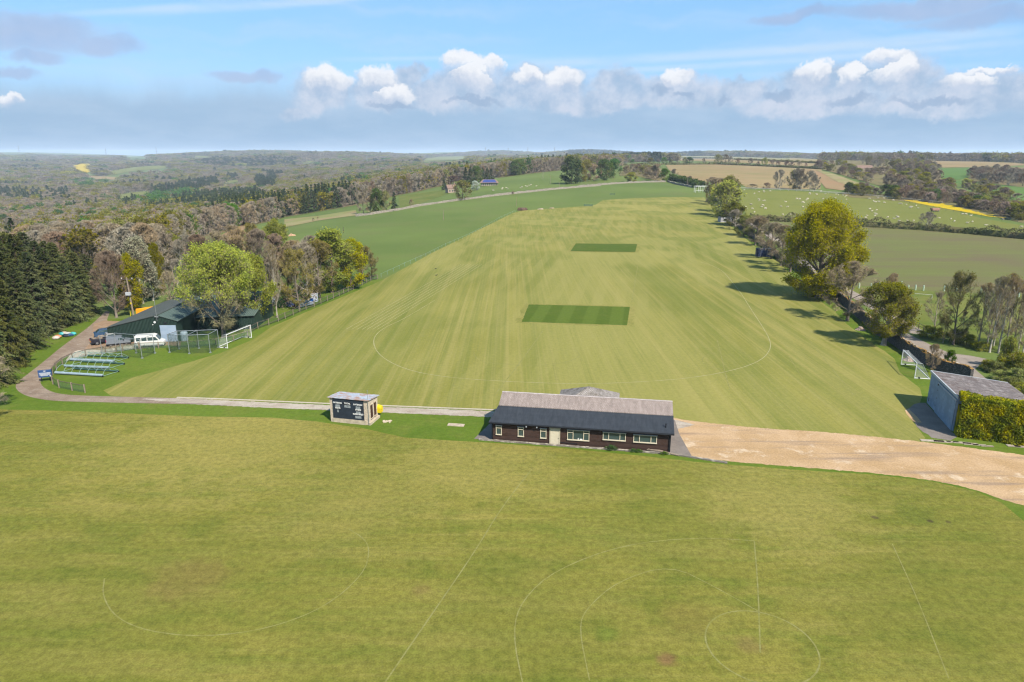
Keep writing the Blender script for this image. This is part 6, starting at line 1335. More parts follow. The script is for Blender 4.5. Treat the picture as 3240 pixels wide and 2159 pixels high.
fence('pasture_fence', GL(ZL(zC, [(1590, 466), (1900, 478), (2353, 497)]) + ZL(zD, [(300, 542), (600, 563), (950, 595), (1250, 625), (1550, 652)])), 'pale rail fence along the far edge of the sheep pasture', 5.0, 1.3, (1.2, .75), pm=solid('pale_rail', (.55, .52, .46), .8, .1), rr_=.09, pw=.16)
fence('strip_fence', GL(ZL(zD, [(950, 598), (1150, 640), (1400, 690), (1600, 730), (1800, 765), (2130, 802), (2353, 850)])), 'green mesh fence between the pasture and the yellow flower strip', 6.0, 1.3, (1.2,), pm=ST_green, rr_=.05)
fence('paddock_fence', GL(ZL(zO, [(690, 720), (760, 765), (830, 800), (905, 840), (1000, 880), (1150, 920), (1300, 945), (1500, 990)])), 'dark post and rail fence between the lane and the paddock', 2.0, 1.2, (1.1, .6), pm=W_postd)
fence('slope_fence', GL(ZL(zN if False else zB, [(720, 1030), (900, 945), (1045, 880), (1200, 800), (1380, 722), (1600, 600), (1720, 545)])), 'thin wire fence along the left edge of the mown field', 4.5, 1.1, (1.0,), pm=ST_greenl, rr_=.02, pw=.06)
fence('tape_fence', GL(ZL(zO, [(480, 372), (620, 388), (760, 402), (900, 412), (1010, 418)])), 'white electric tape fence across the paddock', 8, 1.0, (.95,), pm=P_white, rr_=.025, pw=.05)
# pale green tree guards in the paddock
for (a_, b_) in [(68, 285), (215, 292), (318, 270), (463, 290), (677, 310), (768, 308), (867, 315), (1123, 320), (1272, 335), (1405, 345), (1580, 345), (1686, 360), (2048, 395), (592, 262)]:
    p = G(*zO(a_, b_)); m = MB(); m.tube([(0, 0, 0), (0, 0, 1.35)], .16, 8); m.tube([(.2, 0, 0), (.2, 0, 1.2)], .03, 5)
    if not bpy.data.meshes.get('tree_guard'): gm = m.mesh('tree_guard', solid('pale_green_plastic', (.50, .62, .46), .5, .08))
    o = link('tree_guard', gm); o.location = p; tag(o, 'pale green tree guard tube standing in the line along the thin crop field', 'tree guard', 'tree guards along the thin crop field')
# ------------------------------------------------------------------ goals
def goal(name, p0, p1, back, label, W_=.12, hgt=2.44):
    """p0, p1 feet of the two posts; back = direction away from the pitch"""
    c = (p0 + p1) / 2; d = (p1 - p0).normalized(); p0 = c - d * 3.66; p1 = c + d * 3.66
    root = thing(name, label, 'goal', (c.x, c.y, 0), math.atan2(d.y, d.x)); bl_ = 1.0 if Vector((-d.y, d.x)).dot(back) > 0 else -1.0
    m = MB(); m.tube([(-3.66, 0, 0), (-3.66, 0, hgt)], .06); m.tube([(3.66, 0, 0), (3.66, 0, hgt)], .06); m.tube([(-3.72, 0, hgt), (3.72, 0, hgt)], .06); m.build('goal_frame', P_white, root)
    m = MB(); bd = 2.1 * bl_
    for x in (-3.66, 3.66): m.tube([(x, 0, .06), (x, bd, .06)], .06)
    m.tube([(-3.66, bd, .06), (3.66, bd, .06)], .06); m.build('base_frame', P_white, root)
    m = MB()
    for x in (-3.66, 3.66): m.tube([(x, 0, hgt), (x, .8 * bl_, hgt - .05), (x, bd, .1)], .025)
    m.build('net_support', ST_galv, root)
    m = MB(); t1 = .8 * bl_
    m.face([(-3.6, 0, hgt - .05), (3.6, 0, hgt - .05), (3.6, t1, hgt - .1), (-3.6, t1, hgt - .1)]); m.face([(-3.6, t1, hgt - .1), (3.6, t1, hgt - .1), (3.6, bd, .12), (-3.6, bd, .12)])
    for x in (-3.6, 3.6): m.face([(x, 0, .1), (x, 0, hgt - .05), (x, t1, hgt - .1), (x, bd, .12)])
    m.build('net', NETW, root)
    for x in (-3.66, 3.66):
        m = MB(); m.tube([(x - .1, bd * .3, .12), (x + .1, bd * .3, .12)], .12, 10); m.build('wheel', P_black, root)
p0, p1 = G(*zH(1115, 497)), G(*zH(1218, 603)); goal('goal', p0, p1, Vector((1, .3, 0)), 'white football goal standing near the blue grey garage')
p0, p1 = G(*zI(1825, 643)), G(*zI(2060, 540)); goal('goal', p0, p1, Vector((-1, .3, 0)), 'white football goal next to the cricket net cage by the barn')
# tree stumps under the wall row
for (z_, a_, b_, lab) in ((zO, 85, 800, 'grey tree stump in the shade between the last two wall row trees'), (zM, 330, 265, 'weathered tree stump standing behind the white goal')):
    p = G(*z_(a_, b_)); m = MB(); rs = random.Random(a_)
    m.tube([(0, 0, 0), (0, 0, .15), (0, 0, .45), (0, 0, .6)], [.95, .6, .45, .38], 9)
    for k in range(6):
        q_ = k * 1.05 + rs.uniform(-.2, .2); m.tube([(0, 0, .4), (.6 * math.cos(q_), .6 * math.sin(q_), .15), (1.15 * math.cos(q_), 1.15 * math.sin(q_), 0)], [.2, .14, .04], 5)
    o = m.build('tree_stump', solid('stump_wood%d' % a_, (.36, .27, .22), .9, .3, 3., col2=(.22, .15, .11))); o.location = p; tag(o, lab, 'stump')
# ------------------------------------------------------------------ cricket nets
def cage(name, feet, hgt, bars, panels, label, sag=None, netm=None):
    root = thing(name, label, 'cricket net', (0, 0, 0)); me = MB().tube([(0, 0, 0), (0, 0, hgt)], .055, 6); me.box((0, 0, .08), (.3, .3, .16)); pm_ = me.mesh('post', ST_galv)
    for p in feet: o = link('post', pm_, root); o.location = (p.x, p.y, 0)
    m = MB()
    for a_, b_ in bars: m.tube([feet[a_] + Vector((0, 0, hgt)), feet[b_] + Vector((0, 0, hgt))], .045, 6)
    m.build('top_rail', ST_galv, root)
    m = MB()
    for a_, b_ in panels:
        A_, B_ = feet[a_], feet[b_]
        if sag is None: m.face([A_ + Vector((0, 0, .05)), B_ + Vector((0, 0, .05)), B_ + Vector((0, 0, hgt)), A_ + Vector((0, 0, hgt))])
        else:
            k = 14; pr_ = None
            for i in range(k + 1):
                f = i / k; q_ = A_.lerp(B_, f); lo_ = q_ + Vector((0, 0, .04)); hi2 = q_ + Vector((0, 0, sag + .22 * math.sin(f * 17) + .15 * math.sin(f * 29)))
                if pr_: m.face([pr_[0], lo_, hi2, pr_[1]])
                pr_ = (lo_, hi2)
    m.build('netting', netm or NET, root); return root
f2 = GL(ZL(zI, [(1043, 715), (1295, 730), (1565, 718), (1680, 652), (1420, 662), (1165, 672)]))
cage('cricket_net_cage', f2, 3.3, [(0, 1), (1, 2), (2, 3), (3, 4), (4, 5), (5, 0), (1, 4)], [(0, 1), (1, 2), (2, 3), (3, 4), (4, 5), (5, 0)], 'tall grey framed cricket net cage beside the white goal')
f1 = GL(ZL(zI, [(180, 742), (430, 765), (690, 790), (855, 725), (615, 722), (365, 700)]))
cage('cricket_net_cage', f1, 3.3, [(0, 1), (1, 2), (3, 4), (4, 5), (2, 3)], [(0, 1), (1, 2), (2, 3), (4, 3)], 'half lowered cricket net cage in front of the white minibus', sag=1.3)
# ------------------------------------------------------------------ roll-on pitch covers
def cover(pf0, pf1, pr0, pr1, label):
    root = thing('pitch_cover_frame', label, 'cover frame', (0, 0, 0), group='pitch cover frames inside the track bend')
    m = MB(); z_ = .28; m.tube([pf0 + Vector((0, 0, z_)), pf1 + Vector((0, 0, z_))], .20, 12); m.build('roller_tube', ST_tube, root)
    m = MB(); m.tube([pr0 + Vector((0, 0, .18)), pr1 + Vector((0, 0, .18))], .12, 8); m.build('rear_tube', ST_green, root)
    m = MB()
    for i in range(7):
        f = i / 6; a_ = pf0.lerp(pf1, f); b_ = pr0.lerp(pr1, f); pts = [a_.lerp(b_, t2) + Vector((0, 0, .3 + .95 * math.sin(math.pi * t2 ** .8))) for t2 in np.linspace(0, 1, 8)]; m.tube(pts, .03, 5, cap=False)
    m.build('hoop', ST_greenl, root)
    m = MB(); m.tube([pf0.lerp(pr0, .5) + Vector((0, 0, 1.22)), pf1.lerp(pr1, .5) + Vector((0, 0, 1.22))], .03, 5); m.tube([pf0 + Vector((0, 0, .15)), pr0 + Vector((0, 0, .15))], .035, 5); m.tube([pf1 + Vector((0, 0, .15)), pr1 + Vector((0, 0, .15))], .035, 5); m.build('side_rail', ST_greenl, root)
    for p in (pf0, pf1, pr0, pr1):
        m = MB(); m.tube([p + Vector((-.06, 0, .14)), p + Vector((.06, 0, .14))], .14, 10); m.build('wheel', P_black, root)
for (a_, b_, c_, d_, lab) in (((940, 452), (1740, 500), (1240, 372), (2010, 418), 'nearest grey blue pitch cover frame with curved hoops'), ((1100, 335), (1840, 368), (1400, 252), (2105, 290), 'middle grey blue pitch cover frame with curved hoops'), ((1200, 228), (1930, 258), (1500, 152), (2175, 185), 'farthest grey blue pitch cover frame next to the nets')):
    cover(G(*zL(*a_)), G(*zL(*b_)), G(*zL(*c_)), G(*zL(*d_)), lab)
# blue notice board
p = G(*zL(785, 575)); nb = thing('notice_board', 'blue notice board with white lettering at the bend of the track', 'sign', p, R(20))
m = MB(); m.box((0, 0, 1.25), (1.75, .07, 1.15)); bd_ = m.build('board', solid('navy_board', (.03, .085, .23), .5, .1), nb)
m = MB()
for k, (w_, z_) in enumerate(((.32, 1.68), (.24, 1.61), (1.5, 1.38), (1.45, 1.27), (1.35, 1.16), (1.4, 1.05), (.9, .94))): m.box((0 if k != 6 else -.1, -.045, z_), (w_, .02, .045))
m.build('lettering', P_white, bd_)
m = MB(); m.tube([(.68, -.06, .86), (.68, -.045, .86)], .12, 14); m.build('white_disc', P_white, bd_)
for x in (-.55, .55):
    m = MB(); m.box((x, 0, .35), (.09, .09, .72)); m.build('leg', P_black, nb)
# ------------------------------------------------------------------ vehicles
TYRE = solid('tyre', (.015, .015, .016), .85, .1); RIM = solid('rim', (.30, .31, .32), .4, .1, metal=.6); LAMPR = solid('red_lamp', (.45, .02, .02), .3, .1); PLATE = solid('yellow_plate', (.75, .50, .02), .5, .05); LAMPW = solid('clear_lamp', (.6, .62, .65), .2, .05)
def wheels(root, xs, w_, r_=.33):
    for x in xs:
        for s in (-1, 1):
            m = MB(); m.tube([(x, s * (w_ / 2 - .20), r_), (x, s * (w_ / 2 - .01), r_)], r_, 18); wh = m.build('wheel', TYRE, root); m = MB(); m.tube([(x, s * (w_ / 2 - .06), r_), (x, s * (w_ / 2 + .006), r_)], r_ * .58, 12); m.build('rim', RIM, wh)
def loft(profile, w_, name, mat, root, inset=.12, z_in=1.0, bevel=.05):
    """side profile (x,z) extruded across the width, pulled in above the waist"""
    m = MB(); n = len(profile); L_ = []; R2 = []
    for x, z_ in profile:
        k = max(0, z_ - z_in) * inset; L_.append((x, w_ / 2 - k, z_)); R2.append((x, -w_ / 2 + k, z_))
    m.face(L_); m.face(list(reversed(R2)))
    for i in range(n): j = (i + 1) % n; m.face([L_[i], R2[i], R2[j], L_[j]])
    return m.build(name, mat, root, bevel=bevel)
def glassq(root, quads, name='window', mat=None):
    for q_ in quads: m = MB(); m.face(q_); m.face([Vector(x) * 1 - Vector((0, 0, 0)) for x in reversed(q_)]) if False else None; m.build(name, mat or glass_m, root)
def side_win(root, x0, x1, z0, z1, w_, inset, z_in, sl=0., slr=0.):
    for s in (-1, 1):
        def P_(x, z_): k = max(0, z_ - z_in) * inset; return (x, s * (w_ / 2 - k + .012), z_)
        m = MB(); m.face([P_(x0, z0), P_(x1, z0), P_(x1 - sl, z1), P_(x0 + slr, z1)]); m.build('window', glass_m, root)
def minibus(p, rz_, label):
    w_ = 2.0; root = thing('minibus', label, 'minibus', p, rz_); paint = solid('white_bus_paint', (.80, .80, .76), .35, .04, coat=.5)
    # front of the vehicle is +x
    pr = [(-2.65, .35), (-2.7, 1.0), (-2.62, 2.35), (-2.45, 2.52), (.9, 2.55), (1.35, 2.40), (2.0, 1.55), (2.1, 1.32), (2.75, 1.08), (2.85, .75), (2.8, .35)]
    loft(pr, w_, 'body', paint, root, .10, 1.2, .06)
    for (a_, b_) in ((-2.3, -1.45), (-1.3, -.3), (-.15, .8)): side_win(root, a_, b_, 1.4, 2.1, w_, .10, 1.2)
    side_win(root, .95, 1.9, 1.4, 2.1, w_, .10, 1.2, sl=.55)
    m = MB(); m.face([(1.42, -.78, 2.32), (1.42, .78, 2.32), (2.06, .86, 1.5), (2.06, -.86, 1.5)]); m.build('windscreen', glass_m, root).location = (.03, 0, .02)
    for y0, y1 in ((-.82, -.06), (.06, .82)): m = MB(); m.face([(-2.70, y0, 1.35), (-2.70, y1, 1.35), (-2.645, y1 * .95, 2.15), (-2.645, y0 * .95, 2.15)]); m.build('rear_window', glass_m, root).location = (-.02, 0, 0)
    for s in (-1, 1): m = MB(); m.box((-2.68, s * .9, 1.25), (.08, .12, .45)); m.build('tail_lamp', LAMPR, root)
    for s in (-1, 1): m = MB(); m.box((2.78, s * .75, .9), (.12, .3, .2)); m.build('headlight', LAMPW, root)
    m = MB(); m.box((-2.72, 0, .62), (.04, .52, .12)); m.build('number_plate', PLATE, root); m = MB(); m.box((0, 0, .42), (5.3, w_ + .03, .22)); m.build('skirt', solid('grey_trim_bus', (.25, .25, .25), .7, .1), root)
    wheels(root, (-1.75, 1.75), w_, .35); root.scale = (.86,) * 3; return root
def van(p, rz_, label):
    w_ = 1.72; root = thing('panel_van', label, 'van', p, rz_); paint = solid('silver_van_paint', (.27, .30, .34), .3, .05, metal=.35, coat=.5)
    pr = [(-2.05, .35), (-2.1, .9), (-2.0, 1.72), (-1.85, 1.82), (.2, 1.84), (.55, 1.76), (1.15, 1.18), (1.95, .98), (2.1, .75), (2.08, .35)]
    loft(pr, w_, 'body', paint, root, .12, 1.0, .05); side_win(root, .05, .98, 1.15, 1.62, w_, .12, 1.0, sl=.42)
    m = MB(); m.face([(.62, -.68, 1.70), (.62, .68, 1.70), (1.13, .74, 1.22), (1.13, -.74, 1.22)]); m.build('windscreen', glass_m, root).location = (.03, 0, .02)
    for s in (-1, 1): m = MB(); m.box((-2.06, s * .78, 1.05), (.08, .12, .5)); m.build('tail_lamp', LAMPR, root)
    m = MB(); m.box((-2.11, -.2, .72), (.04, .52, .12)); m.build('number_plate', PLATE, root); m = MB(); m.box((0, 0, .42), (4.22, w_ + .02, .16)); m.build('bumper', TYRE, root)
    for s in (-1, 1): m = MB(); m.box((.95, s * .95, 1.15), (.14, .2, .18)); m.build('wing_mirror', TYRE, root)
    wheels(root, (-1.35, 1.3), w_, .31); root.scale = (.92,) * 3; return root
def pickup(p, rz_, label):
    w_ = 1.85; root = thing('pickup_truck', label, 'pickup', p, rz_); paint = solid('dark_truck_paint', (.02, .022, .035), .35, .1, coat=.4)
    pr = [(-2.5, .45), (-2.5, 1.02), (.0, 1.05), (.05, 1.05), (.25, 1.75), (1.2, 1.75), (1.75, 1.12), (2.5, 1.0), (2.6, .8), (2.58, .45)]
    m = MB(); m.box((-1.3, 0, .6), (2.4, w_, .3)); m.box((-2.48, 0, .9), (.06, w_, .4)); m.box((-1.3, .9, .9), (2.4, .06, .4)); m.box((-1.3, -.9, .9), (2.4, .06, .4)); m.build('cargo_bed', paint, root, bevel=.02)
    loft([(-.1, .45), (-.1, 1.3), (.08, 1.74), (1.1, 1.76), (1.7, 1.15), (2.5, 1.0), (2.6, .8), (2.58, .45)], w_, 'cab', solid('grey_truck_cab', (.35, .35, .34), .4, .1, coat=.3), root, .14, 1.1, .05)
    side_win(root, .15, 1.5, 1.2, 1.62, w_, .14, 1.1, sl=.4, slr=.1)
    m = MB(); m.face([(1.15, -.72, 1.70), (1.15, .72, 1.70), (1.68, .8, 1.2), (1.68, -.8, 1.2)]); m.build('windscreen', glass_m, root).location = (.03, 0, .02)
    m = MB(); rs = random.Random(3)
    for i in range(9): m.box((rs.uniform(-2.2, -.5), rs.uniform(-.6, .6), 1.0 + rs.uniform(0, .3)), (rs.uniform(.3, .8), rs.uniform(.2, .6), rs.uniform(.15, .4)), rz=rs.uniform(0, 3))
    m.build('load', W_post, root); m = MB(); m.box((-2.54, 0, .62), (.04, .52, .12)); m.build('number_plate', PLATE, root)
    for s in (-1, 1): m = MB(); m.box((-2.53, s * .82, .8), (.05, .12, .25)); m.build('tail_lamp', LAMPR, root)
    wheels(root, (-1.6, 1.65), w_, .36); return root
def car(p, rz_, label, col, nm='parked_car'):
    w_ = 1.75; root = thing(nm, label, 'car', p, rz_); paint = solid(nm + '_paint%d' % int(p.x * 10), col, .3, .05, coat=.5)
    loft([(-2.05, .3), (-2.1, .85), (-1.7, 1.0), (-1.15, 1.42), (.25, 1.45), (1.0, .98), (1.9, .82), (2.08, .6), (2.05, .3)], w_, 'body', paint, root, .25, .9, .05)
    side_win(root, -1.35, .75, 1.0, 1.34, w_, .25, .9, sl=.5, slr=.3)
    m = MB(); m.face([(.3, -.6, 1.42), (.3, .6, 1.42), (.98, .72, 1.03), (.98, -.72, 1.03)]); m.build('windscreen', glass_m, root).location = (.02, 0, .02)
    m = MB(); m.face([(-1.2, -.6, 1.40), (-1.2, .6, 1.40), (-1.68, .72, 1.03), (-1.68, -.72, 1.03)]); m.build('rear_window', glass_m, root).location = (-.02, 0, .02)
    wheels(root, (-1.3, 1.3), w_, .3); return root
def mid(z_, a_, b_): return (G(*z_(*a_)) + G(*z_(*b_))) / 2
minibus(mid(zI, (640, 650), (950, 612)), R(14), 'white minibus with side windows parked outside the barn')
van(mid(zI, (290, 628), (500, 600)), R(24), 'silver grey panel van parked between the pickup and the minibus')
pickup(mid(zI, (140, 616), (330, 560)), R(38), 'dark pickup truck with a loaded open bed left of the silver van')
car(G(*zI(240, 500)) + Vector((0, 0, 0)), R(35), 'blue car half hidden behind the pickup at the barn corner', (.04, .09, .17))
# rubbish bags and bits beside the track
for i, (a_, b_, col, lab) in enumerate([(480, 912, (.62, .22, .10), 'orange pink sack in the rubbish pile beside the spruces'), (510, 890, (.05, .35, .38), 'turquoise bag at the back left of the rubbish pile'), (530, 885, (.55, .42, .30), 'tan sack at the back of the rubbish pile'), (545, 905, (.02, .03, .05), 'black bag in the middle of the rubbish pile'), (580, 900, (.04, .10, .22), 'navy bag in the rubbish pile'), (608, 888, (.05, .42, .40), 'turquoise bag at the right end of the rubbish pile'), (465, 922, (.65, .55, .48), 'pale flattened sack at the left end of the rubbish pile'), (560, 888, (.5, .5, .48), 'grey white sack behind the black bag in the rubbish pile')]):
    p = G(*zE(a_, b_)); bm = bmesh.new(); bmesh.ops.create_icosphere(bm, subdivisions=2, radius=.55); rs = random.Random(i)
    for v_ in bm.verts: v_.co *= rs.uniform(.85, 1.12); v_.co.z = max(v_.co.z * .62, -.25)
    for f in bm.faces: f.smooth = False
    me = bpy.data.meshes.new('rubbish_bag'); bm.to_mesh(me); bm.free(); me.materials.append(solid('bag_plastic%d' % i, col, .4, .15, 4)); o = link('rubbish_bag', me); o.location = p + Vector((0, 0, .24)); o.scale = (rs.uniform(.8, 1.3), rs.uniform(.7, 1.1), 1); tag(o, lab, 'bag')
# power pole with transformer
p = G(*zE(1110, 755)); pp = thing('power_pole', 'wooden power pole with a grey transformer beside the track fork', 'power pole', p)
m = MB(); m.tube([(0, 0, 0), (-.35, 0, 8.6)], [.19, .14], 9); m.build('pole', W_post, pp); m = MB(); m.box((-.35, 0, 8.3), (2.4, .14, .14)); m.box((-.33, 0, 6.9), (1.6, .12, .12)); m.build('crossarm', W_postd, pp)
m = MB(); m.box((-.28, -.35, 5.35), (.95, .5, .62)); m.build('transformer', G_trim, pp); m = MB()
for x in (-1.4, -.35, .75): m.tube([(x, 0, 8.36), (x, 0, 8.62)], .07, 6)
m.build('insulator', P_white, pp); m = MB(); m.box((-.12, -.18, 3.3), (.24, .05, .35)); m.build('warning_plate', P_yellow, pp)
p = G(*zE(1085, 758)); m = MB(); m.tube([(0, 0, 0), (0, 0, 1.6)], .06, 6); o = m.build('marker_post', P_yellow); o.location = p; tag(o, 'short yellow marker post at the foot of the power pole', 'post')
# old telegraph poles on the slope
for (z_, a_, b_, t_, lab) in [(zB, 1184, 605, 528, 'slim pole standing alone in the green slope, nearest and tallest'), (zB, 1726, 502, 430, 'slim pole in the green slope above the heap of spoil'), (zB, 440, 700, 655, 'dark pole showing above the lime green treetops'), (zB, 1981, 335, 272, 'pole in the upper pasture near the grazing flock'), (zB, 2046, 370, 318, 'short pole at the stone wall below the big pine'), (zB, 1925, 298, 240, 'farthest pole against the bare wood'), (zC, 1100, 438, 350, 'pale pole beside the hedge of the tan field'), (zE, 1440, 470, 262, 'pale pole with a small crossbar among the bare trees behind the barn')]:
    p = G(*z_(a_, b_)); hh = topz(z_(a_, t_)[1], p.y) - p.z; m = MB(); m.tube([(0, 0, 0), (0, 0, hh)], [.14, .10], 6); m.box((0, 0, hh * .95), (1.1, .1, .1)) if z_ is zE or a_ == 1981 else None
    o = m.build('telegraph_pole', W_post if a_ != 440 else W_postd); o.location = p; tag(o, lab, 'pole')
# spoil heaps, goals and small things at the far edge
for (z_, a_, b_, w_, h_, col, lab) in [(zB, 1770, 532, 5.5, 1.5, (.13, .08, .05), 'dark brown heap of spoil at the corner of the mown field'), (zB, 1910, 526, 3.2, .6, (.42, .33, .24), 'small pale heap right of the dark spoil heap'), (zB, 1990, 518, 2.6, .5, (.36, .27, .18), 'second small pale heap along the mown edge'), (zF, 1240, 92, 3.2, .9, (.52, .32, .19), 'sandy orange heap on the slope above the barn trees'), (zF, 1440, 640, 3.2, 1.3, (.45, .36, .32), 'pinkish grey heap seen through the fence trees')]:
    p = G(*z_(a_, b_)); bm = bmesh.new(); bmesh.ops.create_icosphere(bm, subdivisions=3, radius=1); rs = random.Random(int(a_))
    for v_ in bm.verts:
        k = 1 + .25 * math.sin(v_.co.x * 5 + a_) * math.cos(v_.co.y * 4) + rs.uniform(-.1, .1); v_.co = Vector((v_.co.x * w_ / 2 * k, v_.co.y * w_ * .3 * k, max(v_.co.z, -.1) * h_ * k))
    me = bpy.data.meshes.new('spoil_heap'); bm.to_mesh(me); bm.free(); me.materials.append(solid('spoil%d' % a_, col, .95, .35, 1.5)); o = link('spoil_heap', me); o.location = p; tag(o, lab, 'heap')
p = G(*zC(180, 630)); m = MB(); m.box((0, 0, .7), (5, .1, 1.2)); o = m.build('low_screen', NETG); o.location = p; tag(o, 'low green netting screen on the far edge of the mown field', 'screen')
p = G(*zC(405, 520)); m = MB(); m.box((0, 0, .5), (3.5, .1, .8)); o = m.build('low_screen', NETG); o.location = p; tag(o, 'small green netting screen higher up the pasture', 'screen')
p = G(*zC(1240, 500)); sf = thing('practice_cage', 'white tubular cricket cage at the top corner of the mown field', 'cricket cage', p, .1)
m = MB()
for x in (-4.5, -1.5, 1.5, 4.5):
    m.tube([(x, 0, 0), (x, 0, 4.2)], .12, 6); m.tube([(x, 3, 0), (x, 3, 4.2)], .12, 6); m.tube([(x, 0, 4.2), (x, 3, 4.2)], .1, 6)
m.tube([(-4.5, 0, 4.2), (4.5, 0, 4.2)], .12, 6); m.tube([(-4.5, 3, 4.2), (4.5, 3, 4.2)], .12, 6); m.tube([(-4.5, 0, 1.5), (4.5, 0, 1.5)], .1, 6); m.build('frame', P_white, sf)
# orange tarpaulin wedge behind the barn
p = G(*zE(1230, 735)); m = MB(); m.hexa([(-2.1, -1, 0), (2.9, -1, 0), (2.9, 1, 0), (-2.1, 1, 0)], [(-2.1, -.9, 1.9), (2.9, -.9, 1.9), (2.9, .9, 2.2), (-2.1, .9, 1.5)])
ob = thing('covered_trailer', 'bright orange tarpaulin covered trailer behind the barn roof', 'trailer', p, .2); ob.location.z = 0
m.build('tarpaulin', solid('orange_tarp', (.90, .36, .01), .5, .1, 2.), ob, bevel=.08); wheels(ob, (.4,), 2.1, .35)
# things stored behind the fence
p = G(*zF(950, 850)); st = thing('wrapped_trailer', 'crumpled silver white sheeted trailer behind the domed tree', 'trailer', p, .3)
bm = bmesh.new(); bmesh.ops.create_icosphere(bm, subdivisions=3, radius=1); rs = random.Random(5)
for v_ in bm.verts: v_.co = Vector((v_.co.x * 2.3, v_.co.y * 1.4, v_.co.z * 1.25)) * rs.uniform(.86, 1.08)
me = bpy.data.meshes.new('sheeting'); bm.to_mesh(me); bm.free(); me.materials.append(solid('silver_sheet', (.55, .60, .68), .4, .3, 3., col2=(.25, .3, .36))); o = link('sheeting', me, st); o.location = (0, 0, 1.75); m = MB(); m.box((0, 0, .6), (4.2, 1.8, .16)); m.build('deck', ST_galv, st); wheels(st, (-.5, .5), 1.9, .33)
car(G(*zF(1290, 850)), R(30), 'dark blue car parked behind the boundary fence', (.04, .06, .15)); car(G(*zF(1380, 850)), R(60), 'silver car parked behind the boundary fence', (.38, .42, .48))
p = G(*zF(1455, 815)); m = MB(); m.tube([(0, 0, 0), (0, 0, 1.1)], [.42, .40], 12); o = m.build('blue_drum', solid('blue_drum_p', (.03, .12, .40), .4, .05)); o.location = p; tag(o, 'bright blue drum behind the boundary fence', 'drum')
p = G(*zF(1485, 800)); m = MB(); m.box((0, 0, .9), (1.4, 1.1, 1.8)); m.box((0, 0, 1.85), (1.5, 1.2, .1)); o = m.build('white_tank', solid('white_tank_p', (.62, .66, .72), .5, .1)); o.location = p; tag(o, 'pale square tank beside the blue drum', 'tank')
p = G(*zF(1150, 880)); hb_ = [Vector((p.x - 5, p.y - 4)), Vector((p.x, p.y)), Vector((p.x + 6, p.y + 7))]
hedge('bare_hedge', hb_, 2.2, 2.6, T_red, 'purplish brown bare hedge behind the boundary fence', 60, .16, twig=T_brown, core=False)
p = G(*zA(1170, 800)); m = MB(); m.box((0, 0, .8), (5, 2, 1.4)); m.box((.6, 0, 1.7), (3, 1.8, .5)); o = m.build('parked_caravan', P_white); o.location = p; tag(o, 'tiny white vehicle glimpsed in the wood clearing', 'caravan')
# feeder in the pasture
p = G(*zD(1455, 732)); fd = thing('feed_trailer', 'rusty pink feed trailer standing in the sheep pasture', 'feeder', p, .1)
m = MB(); m.hexa([(-1.9, -.9, .7), (1.9, -.9, .7), (1.9, .9, .7), (-1.9, .9, .7)], [(-2.3, -1.1, 1.9), (2.3, -1.1, 1.9), (2.3, 1.1, 1.9), (-2.3, 1.1, 1.9)]); m.build('hopper', solid('rusty_pink', (.50, .27, .20), .8, .2), fd); wheels(fd, (-1.1, 1.3), 2., .4)
# ------------------------------------------------------------------ sheep
def sheep_mesh(graze, lying, seed):
    bm = bmesh.new(); rs = random.Random(seed); z0 = .28 if lying else .62
    def blob(c, r, seg=8, mat=0):
        g = bmesh.ops.create_uvsphere(bm, u_segments=seg, v_segments=6, radius=1); 
        for v_ in g['verts']: v_.co = Vector((v_.co.x * r[0], v_.co.y * r[1], v_.co.z * r[2])) + Vector(c)
        for f in {f for v_ in g['verts'] for f in v_.link_faces}: f.material_index = mat
    blob((0, 0, z0), (.62, .31, .32)); blob((.30, 0, z0 + .03), (.34, .28, .31)); blob((-.38, 0, z0 + .02), (.30, .29, .30))
    hx, hz = (.86, .22) if graze else (.80, z0 + .42)
    if lying: hz = z0 + .35
    nx = Vector((.52, 0, z0 + .12)); hd = Vector((hx, 0, hz)); 
    for k in range(3): q_ = nx.lerp(hd, k / 3); blob(q_, (.19 - .02 * k, .15 - .02 * k, .19 - .02 * k), 7)
    blob(hd, (.17, .09, .10), 8, 1); blob(hd + Vector((.12, 0, -.04)), (.09, .06, .06), 6, 1)
    for s in (-1, 1): blob(hd + Vector((-.07, s * .12, .05)), (.04, .08, .025), 6, 1)
    blob((-.66, 0, z0 + .02), (.05, .05, .16), 6)
    if not lying:
        for x in (-.40, .38):
            for s in (-1, 1):
                g = bmesh.ops.create_cone(bm, segments=6, radius1=.035, radius2=.075, depth=.42, cap_ends=True); 
                for v_ in g['verts']: v_.co += Vector((x, s * .15, .21))
                for f in {f for v_ in g['verts'] for f in v_.link_faces}: f.material_index = 1
    me = bpy.data.meshes.new('sheep'); bm.to_mesh(me); bm.free(); me.materials.append(WOOL); me.materials.append(FACE)
    for p_ in me.polygons: p_.use_smooth = True
    return me
WOOL = solid('wool', (.55, .49, .38), .95, .12, 4.); FACE = solid('sheep_face', (.60, .52, .42), .9, .1)
sm_ = [sheep_mesh(True, False, 1), sheep_mesh(False, False, 2), sheep_mesh(True, False, 3), sheep_mesh(False, True, 4)]
